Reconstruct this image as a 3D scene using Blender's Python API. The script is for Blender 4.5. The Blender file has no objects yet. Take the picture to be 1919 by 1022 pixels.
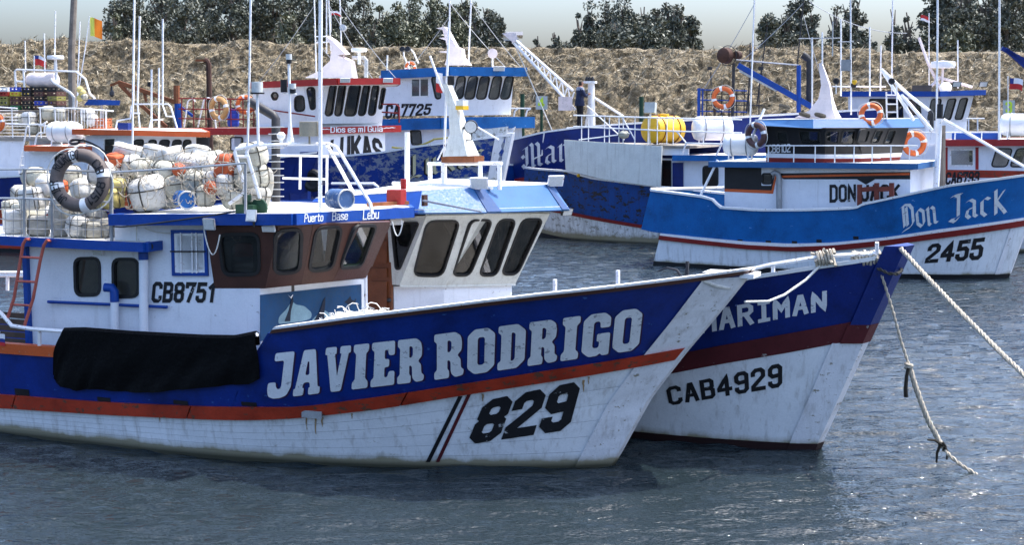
import bpy, bmesh, math, random
import numpy as np
from mathutils import Vector, Matrix
from mathutils.geometry import tessellate_polygon
random.seed(7)
scn = bpy.context.scene
COL = scn.collection
# ------------------------------------------------------------------ camera, sky, sun, exposure
CAMH = 4.45
LENS, FPX = 52.0, 52.0 / 36.0 * 1919.0
PITCH = math.atan((511 - 197) / FPX)
cam = bpy.data.objects.new('camera', bpy.data.cameras.new('camera')); COL.objects.link(cam)
cam.location = (0, 0, CAMH); cam.rotation_euler = (math.pi / 2 - PITCH, 0, 0)
cam.data.lens = LENS; cam.data.sensor_width = 36; cam.data.clip_end = 3000
scn.camera = cam
SUN = Vector((0.45, 0.15, 1.0)).normalized()
world = bpy.data.worlds.new('World'); scn.world = world; world.use_nodes = True
wn = world.node_tree
sky = wn.nodes.new('ShaderNodeTexSky'); sky.sky_type = 'NISHITA'; sky.sun_disc = False
sky.sun_elevation = math.asin(SUN.z); sky.sun_rotation = math.atan2(SUN.x, SUN.y)
sky.air_density = 1.0; sky.dust_density = 4.9; sky.ozone_density = 7.0; sky.altitude = 0
wn.links.new(sky.outputs[0], wn.nodes['Background'].inputs[0])
wn.nodes['Background'].inputs[1].default_value = 0.15
sl = bpy.data.lights.new('sun', 'SUN'); sl.energy = 2.0; sl.angle = math.radians(0.6); sl.color = (1.0, 0.95, 0.87)
so = bpy.data.objects.new('sun', sl); COL.objects.link(so)
so.rotation_euler = SUN.to_track_quat('Z', 'Y').to_euler(); so.location = (20, 20, 60)
scn.view_settings.view_transform = 'Standard'; scn.view_settings.look = 'None'
scn.view_settings.exposure = 1.72; scn.view_settings.gamma = 1.0
scn.view_settings.use_curve_mapping = False

# ------------------------------------------------------------------ pixels of the photograph -> rays
CAM = Vector((0, 0, CAMH))
FWD = Vector((0, math.cos(PITCH), -math.sin(PITCH))); UPV = Vector((0, math.sin(PITCH), math.cos(PITCH)))
def ray(u, v):
    return FWD + Vector((1, 0, 0)) * ((u - 959.5) / FPX) + UPV * ((511 - v) / FPX)
def on_z(u, v, z=0.0):
    d = ray(u, v); return CAM + d * ((z - CAMH) / d.z)
def on_depth(u, v, Y):
    d = ray(u, v); return CAM + d * (Y / d.y)
def project(p):
    q = Vector(p) - CAM; w = q.dot(FWD)
    return (959.5 + q.x / w * FPX, 511 - q.dot(UPV) / w * FPX)

class Frame:
    """boat frame: x forward, z up, y = left of the bow"""
    def __init__(s, o, deg):
        s.o = Vector((o[0], o[1], 0)); a = math.radians(deg); s.a = a
        s.M = Matrix.Translation(s.o) @ Matrix.Rotation(a, 4, 'Z'); s.I = s.M.inverted()
        s.R3 = s.M.to_3x3(); s.RI = s.I.to_3x3(); s.eye = s.I @ CAM
        s.near = -1.0 if math.cos(a) > 0 else 1.0
    def dir(s, u, v): return s.RI @ ray(u, v)
    def pl(s, u, v, p, n):
        d = s.dir(u, v); n = Vector(n); t = (Vector(p) - s.eye).dot(n) / d.dot(n)
        return s.eye + d * t
    def y(s, u, v, y): return s.pl(u, v, (0, y, 0), (0, 1, 0))
    def x(s, u, v, x): return s.pl(u, v, (x, 0, 0), (1, 0, 0))
    def z(s, u, v, z): return s.pl(u, v, (0, 0, z), (0, 0, 1))
    def vdir(s, u, v, p, deg):
        """hit with the vertical plane through p that runs in world direction deg"""
        a = math.radians(deg); n = s.RI @ Vector((-math.sin(a), math.cos(a), 0)); return s.pl(u, v, p, n)
    def depth(s, u, v, Y): return s.I @ on_depth(u, v, Y)
    def loc(s, w): return s.I @ Vector(w)
WORLD = Frame((0, 0), 0)

# ------------------------------------------------------------------ materials
MATS = {}
def newmat(name):
    m = bpy.data.materials.new(name); m.use_nodes = True
    nt = m.node_tree; b = nt.nodes['Principled BSDF']; MATS[name] = m
    return m, nt, b
def nd(nt, t, **kw):
    n = nt.nodes.new(t)
    for k, v in kw.items():
        if k in n.inputs: n.inputs[k].default_value = v
        else: setattr(n, k, v)
    return n
def ramp(nt, fac, stops):
    r = nt.nodes.new('ShaderNodeValToRGB'); e = r.color_ramp.elements
    while len(e) < len(stops): e.new(0.5)
    for i, (p, c) in enumerate(stops):
        e[i].position = p; e[i].color = c if len(c) == 4 else (*c, 1)
    nt.links.new(fac, r.inputs[0]); return r.outputs[0]
def mixc(nt, fac, a, b, mode='MIX'):
    m = nt.nodes.new('ShaderNodeMix'); m.data_type = 'RGBA'; m.blend_type = mode
    for sock, val in ((m.inputs['Factor'], fac), (m.inputs['A'], a), (m.inputs['B'], b)):
        if isinstance(val, (int, float)): sock.default_value = val
        elif isinstance(val, tuple): sock.default_value = val if len(val) == 4 else (*val, 1)
        else: nt.links.new(val, sock)
    return m.outputs['Result']
def coords(nt, scale):
    tc = nt.nodes.new('ShaderNodeTexCoord'); mp = nt.nodes.new('ShaderNodeMapping')
    mp.inputs['Scale'].default_value = scale; nt.links.new(tc.outputs['Object'], mp.inputs[0]); return mp.outputs[0]
def noise(nt, scale3, sc, detail=4, rough=0.6):
    n = nd(nt, 'ShaderNodeTexNoise', Scale=sc, Detail=detail, Roughness=rough)
    nt.links.new(coords(nt, scale3), n.inputs['Vector']); return n.outputs['Fac']
K0, K1 = (0, 0, 0), (1, 1, 1)
def paint(name, col, rough=0.45, var=0.25, peel=0.0, peelcol=(0.35, 0.36, 0.35), streak=0.0, streakcol=(0.16, 0.13, 0.09),
          bump=0.15, sc=5.0, algae=0.0, metal=0.0, seams=0.0, spec=0.32):
    m, nt, b = newmat(name); L = nt.links.new
    dark = tuple(c * (1 - var) for c in col); lite = tuple(min(1, c * (1 + var * 0.6)) for c in col)
    c = ramp(nt, noise(nt, (1, 1, 1), sc * 0.6, 6), [(0.3, dark), (0.5, col), (0.72, lite)])
    n2 = noise(nt, (1, 1, 1), sc * 9, 3)
    c = mixc(nt, 0.10, c, ramp(nt, n2, [(0.35, K0), (0.65, K1)]), 'OVERLAY')
    if streak:
        f = ramp(nt, noise(nt, (5, 5, 0.35), 2.2, 5, 0.65), [(0.62 - streak * 0.2, K0), (0.80, (streak,) * 3)])
        c = mixc(nt, f, c, streakcol)
    pf = None
    if peel:
        pn = noise(nt, (1, 1, 1.6), sc * 1.7, 9, 0.72)
        pf = ramp(nt, pn, [(0.70 - peel * 0.28, K0), (0.72 - peel * 0.28, K1)])
        c = mixc(nt, pf, c, peelcol)
    if algae:
        tc = nt.nodes.new('ShaderNodeTexCoord'); sx = nt.nodes.new('ShaderNodeSeparateXYZ'); L(tc.outputs['Object'], sx.inputs[0])
        an = noise(nt, (1, 1, 0.5), 3.0, 6)
        ma = nd(nt, 'ShaderNodeMath', operation='MULTIPLY_ADD'); L(an, ma.inputs[0]); ma.inputs[1].default_value = -algae * 1.4; L(sx.outputs[2], ma.inputs[2])
        f = ramp(nt, ma.outputs[0], [(0.0, (0.9, 0.9, 0.9)), (0.22 * algae + 0.01, (0.35, 0.35, 0.35)), (0.5 * algae + 0.03, K0)])
        c = mixc(nt, f, c, (0.22, 0.19, 0.10))
        lo = ramp(nt, sx.outputs[2], [(0.02, (0.85, 0.85, 0.85)), (0.09, K0)])
        c = mixc(nt, lo, c, (0.02, 0.022, 0.014))
    L(c, b.inputs['Base Color'])
    b.inputs['Roughness'].default_value = rough; b.inputs['Metallic'].default_value = metal
    b.inputs['Specular IOR Level'].default_value = spec
    rr = ramp(nt, n2, [(0.3, (rough * 0.8,) * 3), (0.7, (min(1, rough * 1.3),) * 3)]); L(rr, b.inputs['Roughness'])
    bp = nd(nt, 'ShaderNodeBump', Strength=bump, Distance=0.02)
    hn = noise(nt, (1, 1, 1), sc * 4, 6)
    h = hn
    if pf is not None: h = mixc(nt, 0.5, hn, pf, 'SUBTRACT')
    L(h, bp.inputs['Height']); L(bp.outputs[0], b.inputs['Normal'])
    return m
def glass(name, tint, refl=0.9):
    m, nt, b = newmat(name); L = nt.links.new
    nt.nodes.remove(b); out = nt.nodes['Material Output']
    tr = nd(nt, 'ShaderNodeBsdfTransparent'); tr.inputs[0].default_value = (*tint, 1)
    gl = nd(nt, 'ShaderNodeBsdfGlossy', Roughness=0.03); gl.inputs[0].default_value = (refl, refl, refl, 1)
    df = nd(nt, 'ShaderNodeBsdfDiffuse'); df.inputs[0].default_value = (0.16, 0.16, 0.15, 1)
    fr = nd(nt, 'ShaderNodeFresnel', IOR=1.5)
    dn = ramp(nt, noise(nt, (1, 1, 1), 4, 6), [(0.4, (0.02,) * 3), (0.75, (0.12,) * 3)])
    m1 = nt.nodes.new('ShaderNodeMixShader'); L(dn, m1.inputs[0]); L(tr.outputs[0], m1.inputs[1]); L(df.outputs[0], m1.inputs[2])
    m2 = nt.nodes.new('ShaderNodeMixShader'); gb = nt.nodes.new('ShaderNodeNewGeometry'); im = nd(nt, 'ShaderNodeMath', operation='SUBTRACT'); im.inputs[0].default_value = 1.0; L(gb.outputs['Backfacing'], im.inputs[1])
    mu_ = nd(nt, 'ShaderNodeMath', operation='MULTIPLY'); L(fr.outputs[0], mu_.inputs[0]); L(im.outputs[0], mu_.inputs[1]); L(mu_.outputs[0], m2.inputs[0]); L(m1.outputs[0], m2.inputs[1]); L(gl.outputs[0], m2.inputs[2])
    L(m2.outputs[0], out.inputs[0]); return m

WHT = (0.72, 0.74, 0.76)
paint('hull_white', WHT, 0.5, 0.10, peel=0.20, peelcol=(0.42, 0.42, 0.39), streak=0.55, algae=0.14, sc=4)
paint('hull_white_worn', (0.70, 0.71, 0.70), 0.55, 0.14, peel=0.5, peelcol=(0.3, 0.29, 0.25), streak=0.8, algae=0.25, sc=3)
paint('house_white', (0.74, 0.76, 0.80), 0.45, 0.07, peel=0.22, peelcol=(0.45, 0.45, 0.46), streak=0.25, sc=5)
paint('house_grey', (0.60, 0.62, 0.58), 0.5, 0.10, peel=0.15, peelcol=(0.35, 0.35, 0.33), streak=0.45, sc=5)
paint('white_steel', (0.80, 0.80, 0.80), 0.35, 0.08, peel=0.34, peelcol=(0.30, 0.20, 0.13), streak=0.2, sc=9)
paint('roof_white', (0.74, 0.72, 0.66), 0.6, 0.12, peel=0.30, peelcol=(0.40, 0.36, 0.30), sc=4)
paint('stem_white', (0.68, 0.69, 0.72), 0.5, 0.10, peel=0.33, peelcol=(0.25, 0.23, 0.18), streak=0.5, sc=5, algae=0.12)
paint('blue_hull', (0.002, 0.021, 0.165), 0.38, 0.38, peel=0.17, peelcol=(0.03, 0.10, 0.30), streak=0.25, streakcol=(0.02, 0.03, 0.12), sc=4)
paint('blue_deep', (0.002, 0.016, 0.135), 0.38, 0.38, peel=0.14, peelcol=(0.10, 0.14, 0.38), streak=0.2, streakcol=(0.01, 0.02, 0.10), sc=4)
paint('blue_mid', (0.003, 0.105, 0.33), 0.42, 0.32, peel=0.17, peelcol=(0.15, 0.33, 0.60), streak=0.3, streakcol=(0.01, 0.06, 0.25), sc=3)
paint('visor_dark', (0.006, 0.045, 0.15), 0.5, 0.14, sc=4)
paint('blue_visor', (0.020, 0.098, 0.25), 0.5, 0.14, peel=0.14, peelcol=(0.10, 0.20, 0.36), sc=4)
paint('blue_trim', (0.004, 0.050, 0.27), 0.4, 0.18, peel=0.10, peelcol=(0.05, 0.15, 0.45), sc=6)
paint('blue_peeling', (0.005, 0.038, 0.22), 0.5, 0.25, peel=0.66, peelcol=(0.20, 0.22, 0.27), streak=0.4, sc=1.6)
paint('blue_worn', (0.004, 0.05, 0.21), 0.5, 0.35, peel=0.55, peelcol=(0.02, 0.018, 0.016), streak=0.7, streakcol=(0.03, 0.022, 0.018), sc=2.4)
paint('blue_dark', (0.006, 0.022, 0.15), 0.4, 0.2, peel=0.1, peelcol=(0.1, 0.14, 0.25), sc=4)
paint('frame_brown', (0.13, 0.028, 0.018), 0.6, 0.3, peel=0.2, peelcol=(0.07, 0.03, 0.02), sc=6)
paint('red_strake', (0.34, 0.034, 0.013), 0.5, 0.38, peel=0.44, peelcol=(0.10, 0.05, 0.03), sc=4)
paint('red_dark', (0.19, 0.014, 0.012), 0.5, 0.25, peel=0.24, peelcol=(0.08, 0.04, 0.03), sc=4)
paint('maroon', (0.085, 0.012, 0.016), 0.5, 0.25, peel=0.26, peelcol=(0.30, 0.27, 0.25), sc=3)
paint('red_roof', (0.30, 0.018, 0.016), 0.45, 0.15, peel=0.15, sc=5)
paint('orange_roof', (0.58, 0.105, 0.025), 0.5, 0.15, peel=0.22, peelcol=(0.40, 0.28, 0.20), sc=5)
paint('red_ladder', (0.42, 0.10, 0.07), 0.5, 0.2, peel=0.3, peelcol=(0.15, 0.05, 0.04), sc=8)
paint('brown_house', (0.068, 0.028, 0.020), 0.42, 0.2, peel=0.06, peelcol=(0.30, 0.12, 0.08), sc=5)
paint('brown_door', (0.17, 0.052, 0.018), 0.4, 0.3, sc=6)
paint('wood_grey', (0.20, 0.17, 0.14), 0.8, 0.3, streak=0.4, sc=7, bump=0.4)
paint('wood_brown', (0.10, 0.065, 0.045), 0.8, 0.3, sc=7, bump=0.4)
paint('rust', (0.22, 0.075, 0.03), 0.8, 0.4, peel=0.3, peelcol=(0.10, 0.035, 0.02), sc=8)
paint('rust_stain', (0.30, 0.20, 0.10), 0.8, 0.4, peel=0.5, peelcol=(0.50, 0.47, 0.40), sc=9)
paint('rust_dark', (0.055, 0.026, 0.018), 0.8, 0.4, sc=8)
paint('black_paint', (0.012, 0.012, 0.014), 0.45, 0.3, sc=6)
paint('letter_black', (0.012, 0.012, 0.014), 0.55, 0.3, peel=0.22, peelcol=(0.55, 0.56, 0.56), sc=4)
paint('letter_white', (0.66, 0.68, 0.70), 0.55, 0.12, peel=0.38, peelcol=(0.30, 0.31, 0.34), sc=5)
paint('letter_shadow', (0.030, 0.012, 0.05), 0.5, 0.2, sc=5)
paint('letter_cream', (0.60, 0.53, 0.32), 0.6, 0.2, peel=0.35, peelcol=(0.30, 0.30, 0.30), sc=4)
paint('rubber', (0.018, 0.018, 0.018), 0.55, 0.3, sc=6, bump=0.1)
paint('grey_steel', (0.30, 0.31, 0.32), 0.4, 0.2, peel=0.2, peelcol=(0.25, 0.15, 0.1), sc=8, metal=0.4)
paint('galv_steel', (0.45, 0.46, 0.46), 0.45, 0.2, sc=8, metal=0.5)
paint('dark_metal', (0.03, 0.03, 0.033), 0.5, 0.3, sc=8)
paint('rope_tan', (0.42, 0.37, 0.29), 0.9, 0.25, sc=30, bump=0.5)
paint('rope_white', (0.62, 0.61, 0.56), 0.9, 0.2, sc=30, bump=0.5)
paint('rope_grey', (0.06, 0.055, 0.045), 0.9, 0.3, sc=30, bump=0.5)
paint('weed', (0.020, 0.016, 0.010), 0.8, 0.3, sc=20)
paint('ring_grey', (0.125, 0.10, 0.088), 0.6, 0.2, sc=8)
paint('ring_orange', (0.62, 0.13, 0.03), 0.5, 0.15, sc=8)
paint('ring_tan', (0.50, 0.27, 0.10), 0.55, 0.2, sc=8)
paint('ring_maroon', (0.10, 0.05, 0.045), 0.55, 0.2, sc=8)
paint('float_white', (0.62, 0.61, 0.57), 0.7, 0.12, streak=0.3, peel=0.42, peelcol=(0.48, 0.46, 0.40), sc=5, bump=0.5)
paint('float_cream', (0.50, 0.48, 0.39), 0.7, 0.15, streak=0.4, peel=0.42, peelcol=(0.40, 0.37, 0.29), sc=5, bump=0.5)
paint('float_grey', (0.36, 0.35, 0.31), 0.75, 0.2, streak=0.5, peel=0.42, peelcol=(0.28, 0.26, 0.22), sc=5, bump=0.5)
paint('float_yellow', (0.60, 0.50, 0.17), 0.65, 0.15, peel=0.2, peelcol=(0.35, 0.3, 0.15), sc=5, bump=0.4)
paint('float_orange', (0.52, 0.10, 0.03), 0.6, 0.2, sc=5, bump=0.4)
paint('plastic_blue', (0.010, 0.10, 0.32), 0.45, 0.2, sc=5)
paint('plastic_yellow', (0.66, 0.40, 0.02), 0.4, 0.15, sc=5)
paint('capsule_white', (0.80, 0.80, 0.79), 0.3, 0.06, sc=5)
paint('lens', (0.55, 0.57, 0.55), 0.15, 0.1, sc=5)
paint('tarp', (0.0025, 0.0025, 0.003), 0.7, 0.3, peel=0.05, peelcol=(0.06, 0.06, 0.06), sc=4, bump=0.9, spec=0.12)
paint('boot_dark', (0.022, 0.008, 0.008), 0.6, 0.3, sc=4)
paint('mural_blue', (0.004, 0.052, 0.135), 0.5, 0.45, peel=0.05, peelcol=(0.10, 0.28, 0.42), sc=2)
paint('fish_dark', (0.008, 0.014, 0.03), 0.5, 0.2, sc=6)
paint('fish_light', (0.20, 0.32, 0.37), 0.5, 0.35, sc=6)
paint('net_white', (0.72, 0.72, 0.68), 0.9, 0.15, sc=12, bump=0.5)
paint('drum_blue', (0.045, 0.10, 0.22), 0.5, 0.3, peel=0.42, peelcol=(0.30, 0.32, 0.34), sc=6)
paint('lamp_shade', (0.30, 0.27, 0.20), 0.8, 0.2, sc=8)
paint('sign_grey', (0.42, 0.45, 0.43), 0.6, 0.1, sc=6)
paint('sign_green', (0.55, 0.75, 0.05), 0.6, 0.1, sc=6)
paint('sign_pink', (0.70, 0.60, 0.58), 0.6, 0.2, peel=0.35, peelcol=(0.45, 0.36, 0.33), sc=6)
paint('pink_white', (0.75, 0.66, 0.64), 0.5, 0.12, sc=6)
paint('flag_red', (0.45, 0.03, 0.03), 0.8, 0.1, sc=6)
paint('flag_white', (0.72, 0.72, 0.74), 0.8, 0.1, sc=6)
paint('flag_blue', (0.02, 0.04, 0.2), 0.8, 0.1, sc=6)
paint('flag_orange', (0.80, 0.22, 0.02), 0.8, 0.2, sc=6)
paint('flag_lime', (0.60, 0.60, 0.10), 0.8, 0.2, sc=6)
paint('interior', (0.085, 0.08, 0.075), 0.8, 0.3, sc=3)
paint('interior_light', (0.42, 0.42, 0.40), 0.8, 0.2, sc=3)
paint('deck_grey', (0.26, 0.24, 0.21), 0.8, 0.3, sc=4)
paint('green_post', (0.012, 0.045, 0.022), 0.6, 0.2, sc=6)
paint('jacket', (0.010, 0.017, 0.05), 0.75, 0.3, sc=12); paint('jacket_light', (0.20, 0.23, 0.30), 0.75, 0.2, sc=12)
paint('trousers', (0.007, 0.007, 0.010), 0.8, 0.3, sc=12); paint('skin', (0.30, 0.15, 0.10), 0.55, 0.1, sc=12)
paint('hair', (0.012, 0.009, 0.008), 0.7, 0.2, sc=20)
paint('concrete', (0.30, 0.29, 0.27), 0.85, 0.2, streak=0.4, sc=2)
for nm, c in (('crate_red', (0.30, 0.03, 0.02)), ('crate_black', (0.02, 0.018, 0.018)), ('crate_yellow', (0.52, 0.42, 0.04)),
              ('crate_blue', (0.03, 0.06, 0.40)), ('crate_green', (0.03, 0.16, 0.06)), ('crate_brown', (0.10, 0.045, 0.035)),
              ('crate_orange', (0.50, 0.15, 0.06)), ('crate_white', (0.68, 0.68, 0.66)), ('crate_olive', (0.25, 0.23, 0.06))):
    paint(nm, c, 0.55, 0.2, sc=8)
glass('glass_clear', (0.62, 0.66, 0.66)); glass('glass_dark', (0.30, 0.32, 0.32)); glass('glass_green', (0.30, 0.55, 0.38))
def leafmat(name, a, b_, c):
    m, nt, b = newmat(name)
    oi = nt.nodes.new('ShaderNodeNewGeometry')
    cc = ramp(nt, oi.outputs['Random Per Island'], [(0.0, a), (0.55, b_), (1.0, c)])
    nt.links.new(cc, b.inputs['Base Color']); b.inputs['Roughness'].default_value = 0.55
    b.inputs['Transmission Weight'].default_value = 0.0
    return m
leafmat('leaf_dark', (0.034, 0.042, 0.030), (0.072, 0.084, 0.058), (0.13, 0.135, 0.10))
leafmat('leaf_olive', (0.042, 0.052, 0.026), (0.088, 0.098, 0.056), (0.17, 0.17, 0.105))
leafmat('straw', (0.10, 0.082, 0.052), (0.29, 0.245, 0.165), (0.47, 0.41, 0.29))
paint('bark', (0.13, 0.105, 0.085), 0.9, 0.35, sc=3, bump=0.4)
paint('house_far', (0.48, 0.50, 0.52), 0.7, 0.1, sc=2); paint('roof_far', (0.14, 0.14, 0.15), 0.7, 0.1, sc=2)

# ------------------------------------------------------------------ meshes
class MB:
    def __init__(s): s.v = []; s.f = []; s.m = []; s.mi = 0
    def add(s, vs, fs):
        k = len(s.v); s.v += [tuple(p) for p in vs]
        s.f += [tuple(i + k for i in f) for f in fs]; s.m += [s.mi] * len(fs); return s
    def poly(s, pts): return s.add(pts, [tuple(range(len(pts)))])
    def loft(s, rings, close=True, caps=True):
        n = len(rings[0]); vs = [p for r in rings for p in r]; fs = []
        for i in range(len(rings) - 1):
            for j in range(n if close else n - 1):
                a = i * n + j; b = i * n + (j + 1) % n; fs.append((a, b, b + n, a + n))
        if caps and close:
            fs.append(tuple(range(n - 1, -1, -1))); fs.append(tuple((len(rings) - 1) * n + j for j in range(n)))
        return s.add(vs, fs)
    def prism(s, pts, vec):
        vec = Vector(vec); return s.loft([[Vector(p) for p in pts], [Vector(p) + vec for p in pts]])
    def box(s, c, size, rot=0.0, tilt=None):
        c = Vector(c); R = Matrix.Rotation(rot, 3, 'Z')
        if tilt: R = R @ Matrix.Rotation(tilt[0], 3, 'X') @ Matrix.Rotation(tilt[1], 3, 'Y')
        q = [Vector((x * size[0] / 2, y * size[1] / 2, z * size[2] / 2)) for z in (-1, 1) for x, y in ((-1, -1), (1, -1), (1, 1), (-1, 1))]
        q = [c + R @ p for p in q]; return s.loft([q[:4], q[4:]])
    def beam(s, p, q, w, h, w2=None, h2=None):
        p, q = Vector(p), Vector(q); d = (q - p).normalized()
        up = Vector((0, 0, 1)) if abs(d.z) < 0.9 else Vector((1, 0, 0))
        a = d.cross(up).normalized(); b = a.cross(d).normalized(); r = []
        for c, ww, hh in ((p, w, h), (q, w2 or w, h2 or h)):
            r.append([c + a * (x * ww / 2) + b * (y * hh / 2) for x, y in ((-1, -1), (1, -1), (1, 1), (-1, 1))])
        return s.loft(r)
    def tube(s, path, r, n=7, r2=None, closed=False):
        P = [Vector(p) for p in path]; rings = []; N = len(P); a = None
        for i, p in enumerate(P):
            d = (P[(i + 1) % N] - P[i - 1]) if closed else (P[min(i + 1, N - 1)] - P[max(i - 1, 0)])
            d = d.normalized()
            if a is None: a = d.cross(Vector((0, 0, 1)) if abs(d.z) < 0.9 else Vector((1, 0, 0)))
            a = a - d * a.dot(d); a = a.normalized(); b = d.cross(a)
            rr = r if r2 is None else r + (r2 - r) * i / max(1, N - 1)
            rings.append([p + (a * math.cos(t) + b * math.sin(t)) * rr for t in (2 * math.pi * k / n for k in range(n))])
        if closed: rings.append(rings[0])
        return s.loft(rings, True, not closed)
    def lathe(s, prof, c, axis=(0, 0, 1), n=14):
        """prof: list of (radius, height along axis)"""
        ax = Vector(axis).normalized(); up = Vector((0, 0, 1)) if abs(ax.z) < 0.9 else Vector((1, 0, 0))
        a = ax.cross(up).normalized(); b = ax.cross(a); c = Vector(c)
        rings = [[c + ax * h + (a * math.cos(t) + b * math.sin(t)) * max(r, 1e-4) for t in (2 * math.pi * k / n for k in range(n))] for r, h in prof]
        return s.loft(rings)
    def torus(s, c, axis, R, r, n=28, m=10, a0=0, a1=2 * math.pi):
        ax = Vector(axis).normalized(); up = Vector((0, 0, 1)) if abs(ax.z) < 0.9 else Vector((1, 0, 0))
        a = ax.cross(up).normalized(); b = ax.cross(a); c = Vector(c); rings = []
        full = abs(a1 - a0 - 2 * math.pi) < 1e-6
        for i in range(n if full else n + 1):
            t = a0 + (a1 - a0) * i / n; e = a * math.cos(t) + b * math.sin(t)
            rings.append([c + e * (R + r * math.cos(q)) + ax * (r * math.sin(q)) for q in (2 * math.pi * k / m for k in range(m))])
        if full: rings.append(rings[0])
        return s.loft(rings, True, not full)
    def mesh(s, M, name):
        me = bpy.data.meshes.new(name); me.from_pydata([tuple(M @ Vector(p)) for p in s.v], [], s.f)
        return me

def finish(me, mats, mi=None, smooth=True, ang=40):
    for m in (mats if isinstance(mats, (list, tuple)) else [mats]): me.materials.append(MATS[m])
    if mi is not None and any(mi): me.polygons.foreach_set('material_index', mi)
    bm = bmesh.new(); bm.from_mesh(me); bmesh.ops.recalc_face_normals(bm, faces=bm.faces)
    if smooth:
        lim = math.radians(ang)
        for f in bm.faces: f.smooth = True
        for e in bm.edges:
            e.smooth = len(e.link_faces) == 2 and e.calc_face_angle(3.0) < lim
    bm.to_mesh(me); bm.free(); me.update()

def tag(o, label=None, cat=None, group=None, kind=None):
    for k, v in (('label', label), ('category', cat), ('group', group), ('kind', kind)):
        if v: o[k] = v
    return o
def empty(name, fr=None, at=None, rot=True):
    """Empty carrying the frame's rotation, at local point `at`"""
    fr = fr or WORLD; o = bpy.data.objects.new(name, None); COL.objects.link(o); o.empty_display_size = 0.3
    M = fr.M.copy(); M.translation = fr.M @ Vector(at or (0, 0, 0)); o.matrix_world = M
    o['_M'] = [x for row in M for x in row]; return o
def PM(o):
    if o is None: return Matrix.Identity(4)
    f = list(o['_M']); return Matrix([f[0:4], f[4:8], f[8:12], f[12:16]])
def thing(name, label, cat, fr=None, at=None, group=None): return tag(empty(name, fr, at), label, cat, group)
def part(name, mb, mats, parent, fr=None, smooth=True, ang=40, kind=None, label=None):
    """a mesh object given in the frame's coordinates under its parent"""
    fr = fr or WORLD; M = PM(parent).inverted() @ fr.M
    me = mb.mesh(M, name); finish(me, mats, mb.m, smooth, ang)
    o = bpy.data.objects.new(name, me); COL.objects.link(o); o.parent = parent
    o['_M'] = parent['_M'] if parent is not None else [1, 0, 0, 0, 0, 1, 0, 0, 0, 0, 1, 0, 0, 0, 0, 1]
    return tag(o, label, None, None, kind)
def solo(name, mb, mats, label, cat, fr=None, group=None, kind=None, smooth=True, ang=40):
    """a thing that is one mesh: origin at its base"""
    fr = fr or WORLD; W = [fr.M @ Vector(p) for p in mb.v]
    c = Vector((sum(p.x for p in W) / len(W), sum(p.y for p in W) / len(W), min(p.z for p in W)))
    me = mb.mesh(Matrix.Translation(-c) @ fr.M, name); finish(me, mats, mb.m, smooth, ang)
    o = bpy.data.objects.new(name, me); COL.objects.link(o); o.location = c
    o['_M'] = [x for row in Matrix.Translation(c) for x in row]
    return tag(o, label, cat, group, kind)
ORD = 'first second third fourth fifth sixth seventh eighth ninth tenth eleventh twelfth thirteenth fourteenth fifteenth sixteenth'.split()
def cleanup_props():
    bpy.context.view_layer.update(); same = {}
    for o in bpy.data.objects:
        if o.parent is None and 'label' in o and 'group' in o: same.setdefault(o['label'], []).append(o)
    for lb, os_ in same.items():
        if len(os_) < 2: continue
        os_.sort(key=lambda o: project(o.matrix_world.translation)[0])
        for i, o in enumerate(os_):
            if i < len(ORD): o['label'] = lb + ', ' + (ORD[i] + ' from left' if i else 'leftmost')
    for o in bpy.data.objects:
        if '_M' in o: del o['_M']

# ------------------------------------------------------------------ 2-D polygons, walls with windows
def rpoly(pts, r, n=4):
    """round the corners of a closed polygon"""
    P = [Vector(p) for p in pts]; out = []; N = len(P)
    for i in range(N):
        a, b, c = P[i - 1], P[i], P[(i + 1) % N]; d1 = a - b; d2 = c - b
        k = min(r, d1.length * 0.48, d2.length * 0.48); p = b + d1.normalized() * k; q = b + d2.normalized() * k
        for j in range(n + 1):
            t = j / n; out.append(p * (1 - t) ** 2 + b * 2 * t * (1 - t) + q * t * t)
    return out
def grow(pts, d):
    """offset a closed planar polygon (Vectors 2-D) outwards by d"""
    A = sum(pts[i - 1].x * pts[i].y - pts[i].x * pts[i - 1].y for i in range(len(pts))); sg = 1 if A > 0 else -1
    out = []; N = len(pts)
    for i in range(N):
        e1 = (pts[i] - pts[i - 1]); e2 = (pts[(i + 1) % N] - pts[i])
        if e1.length < 1e-7: e1 = e2
        if e2.length < 1e-7: e2 = e1
        n = Vector((e1.y, -e1.x)).normalized() + Vector((e2.y, -e2.x)).normalized()
        n = n.normalized() if n.length > 1e-6 else Vector((e1.y, -e1.x)).normalized()
        out.append(pts[i] + n * (d * sg))
    return out
class Plane:
    """a facet: origin, in-plane axes, outward normal (frame coordinates)"""
    def __init__(s, fr, p, q, r, toward=None):
        p, q, r = Vector(p), Vector(q), Vector(r); s.fr = fr; s.p = p
        s.ax = (q - p).normalized(); n = s.ax.cross(r - p).normalized()
        t = (toward if toward is not None else fr.eye) - p
        if n.dot(t) < 0: n = -n
        s.n = n; s.ay = n.cross(s.ax)
        if s.ay.z < 0: s.ay = -s.ay
    def px(s, u, v): return s.to2(s.fr.pl(u, v, s.p, s.n))
    def hit(s, u, v): return s.fr.pl(u, v, s.p, s.n)
    def to2(s, p): d = Vector(p) - s.p; return Vector((d.dot(s.ax), d.dot(s.ay)))
    def to3(s, q, off=0.0): return s.p + s.ax * q[0] + s.ay * q[1] + s.n * off
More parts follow.
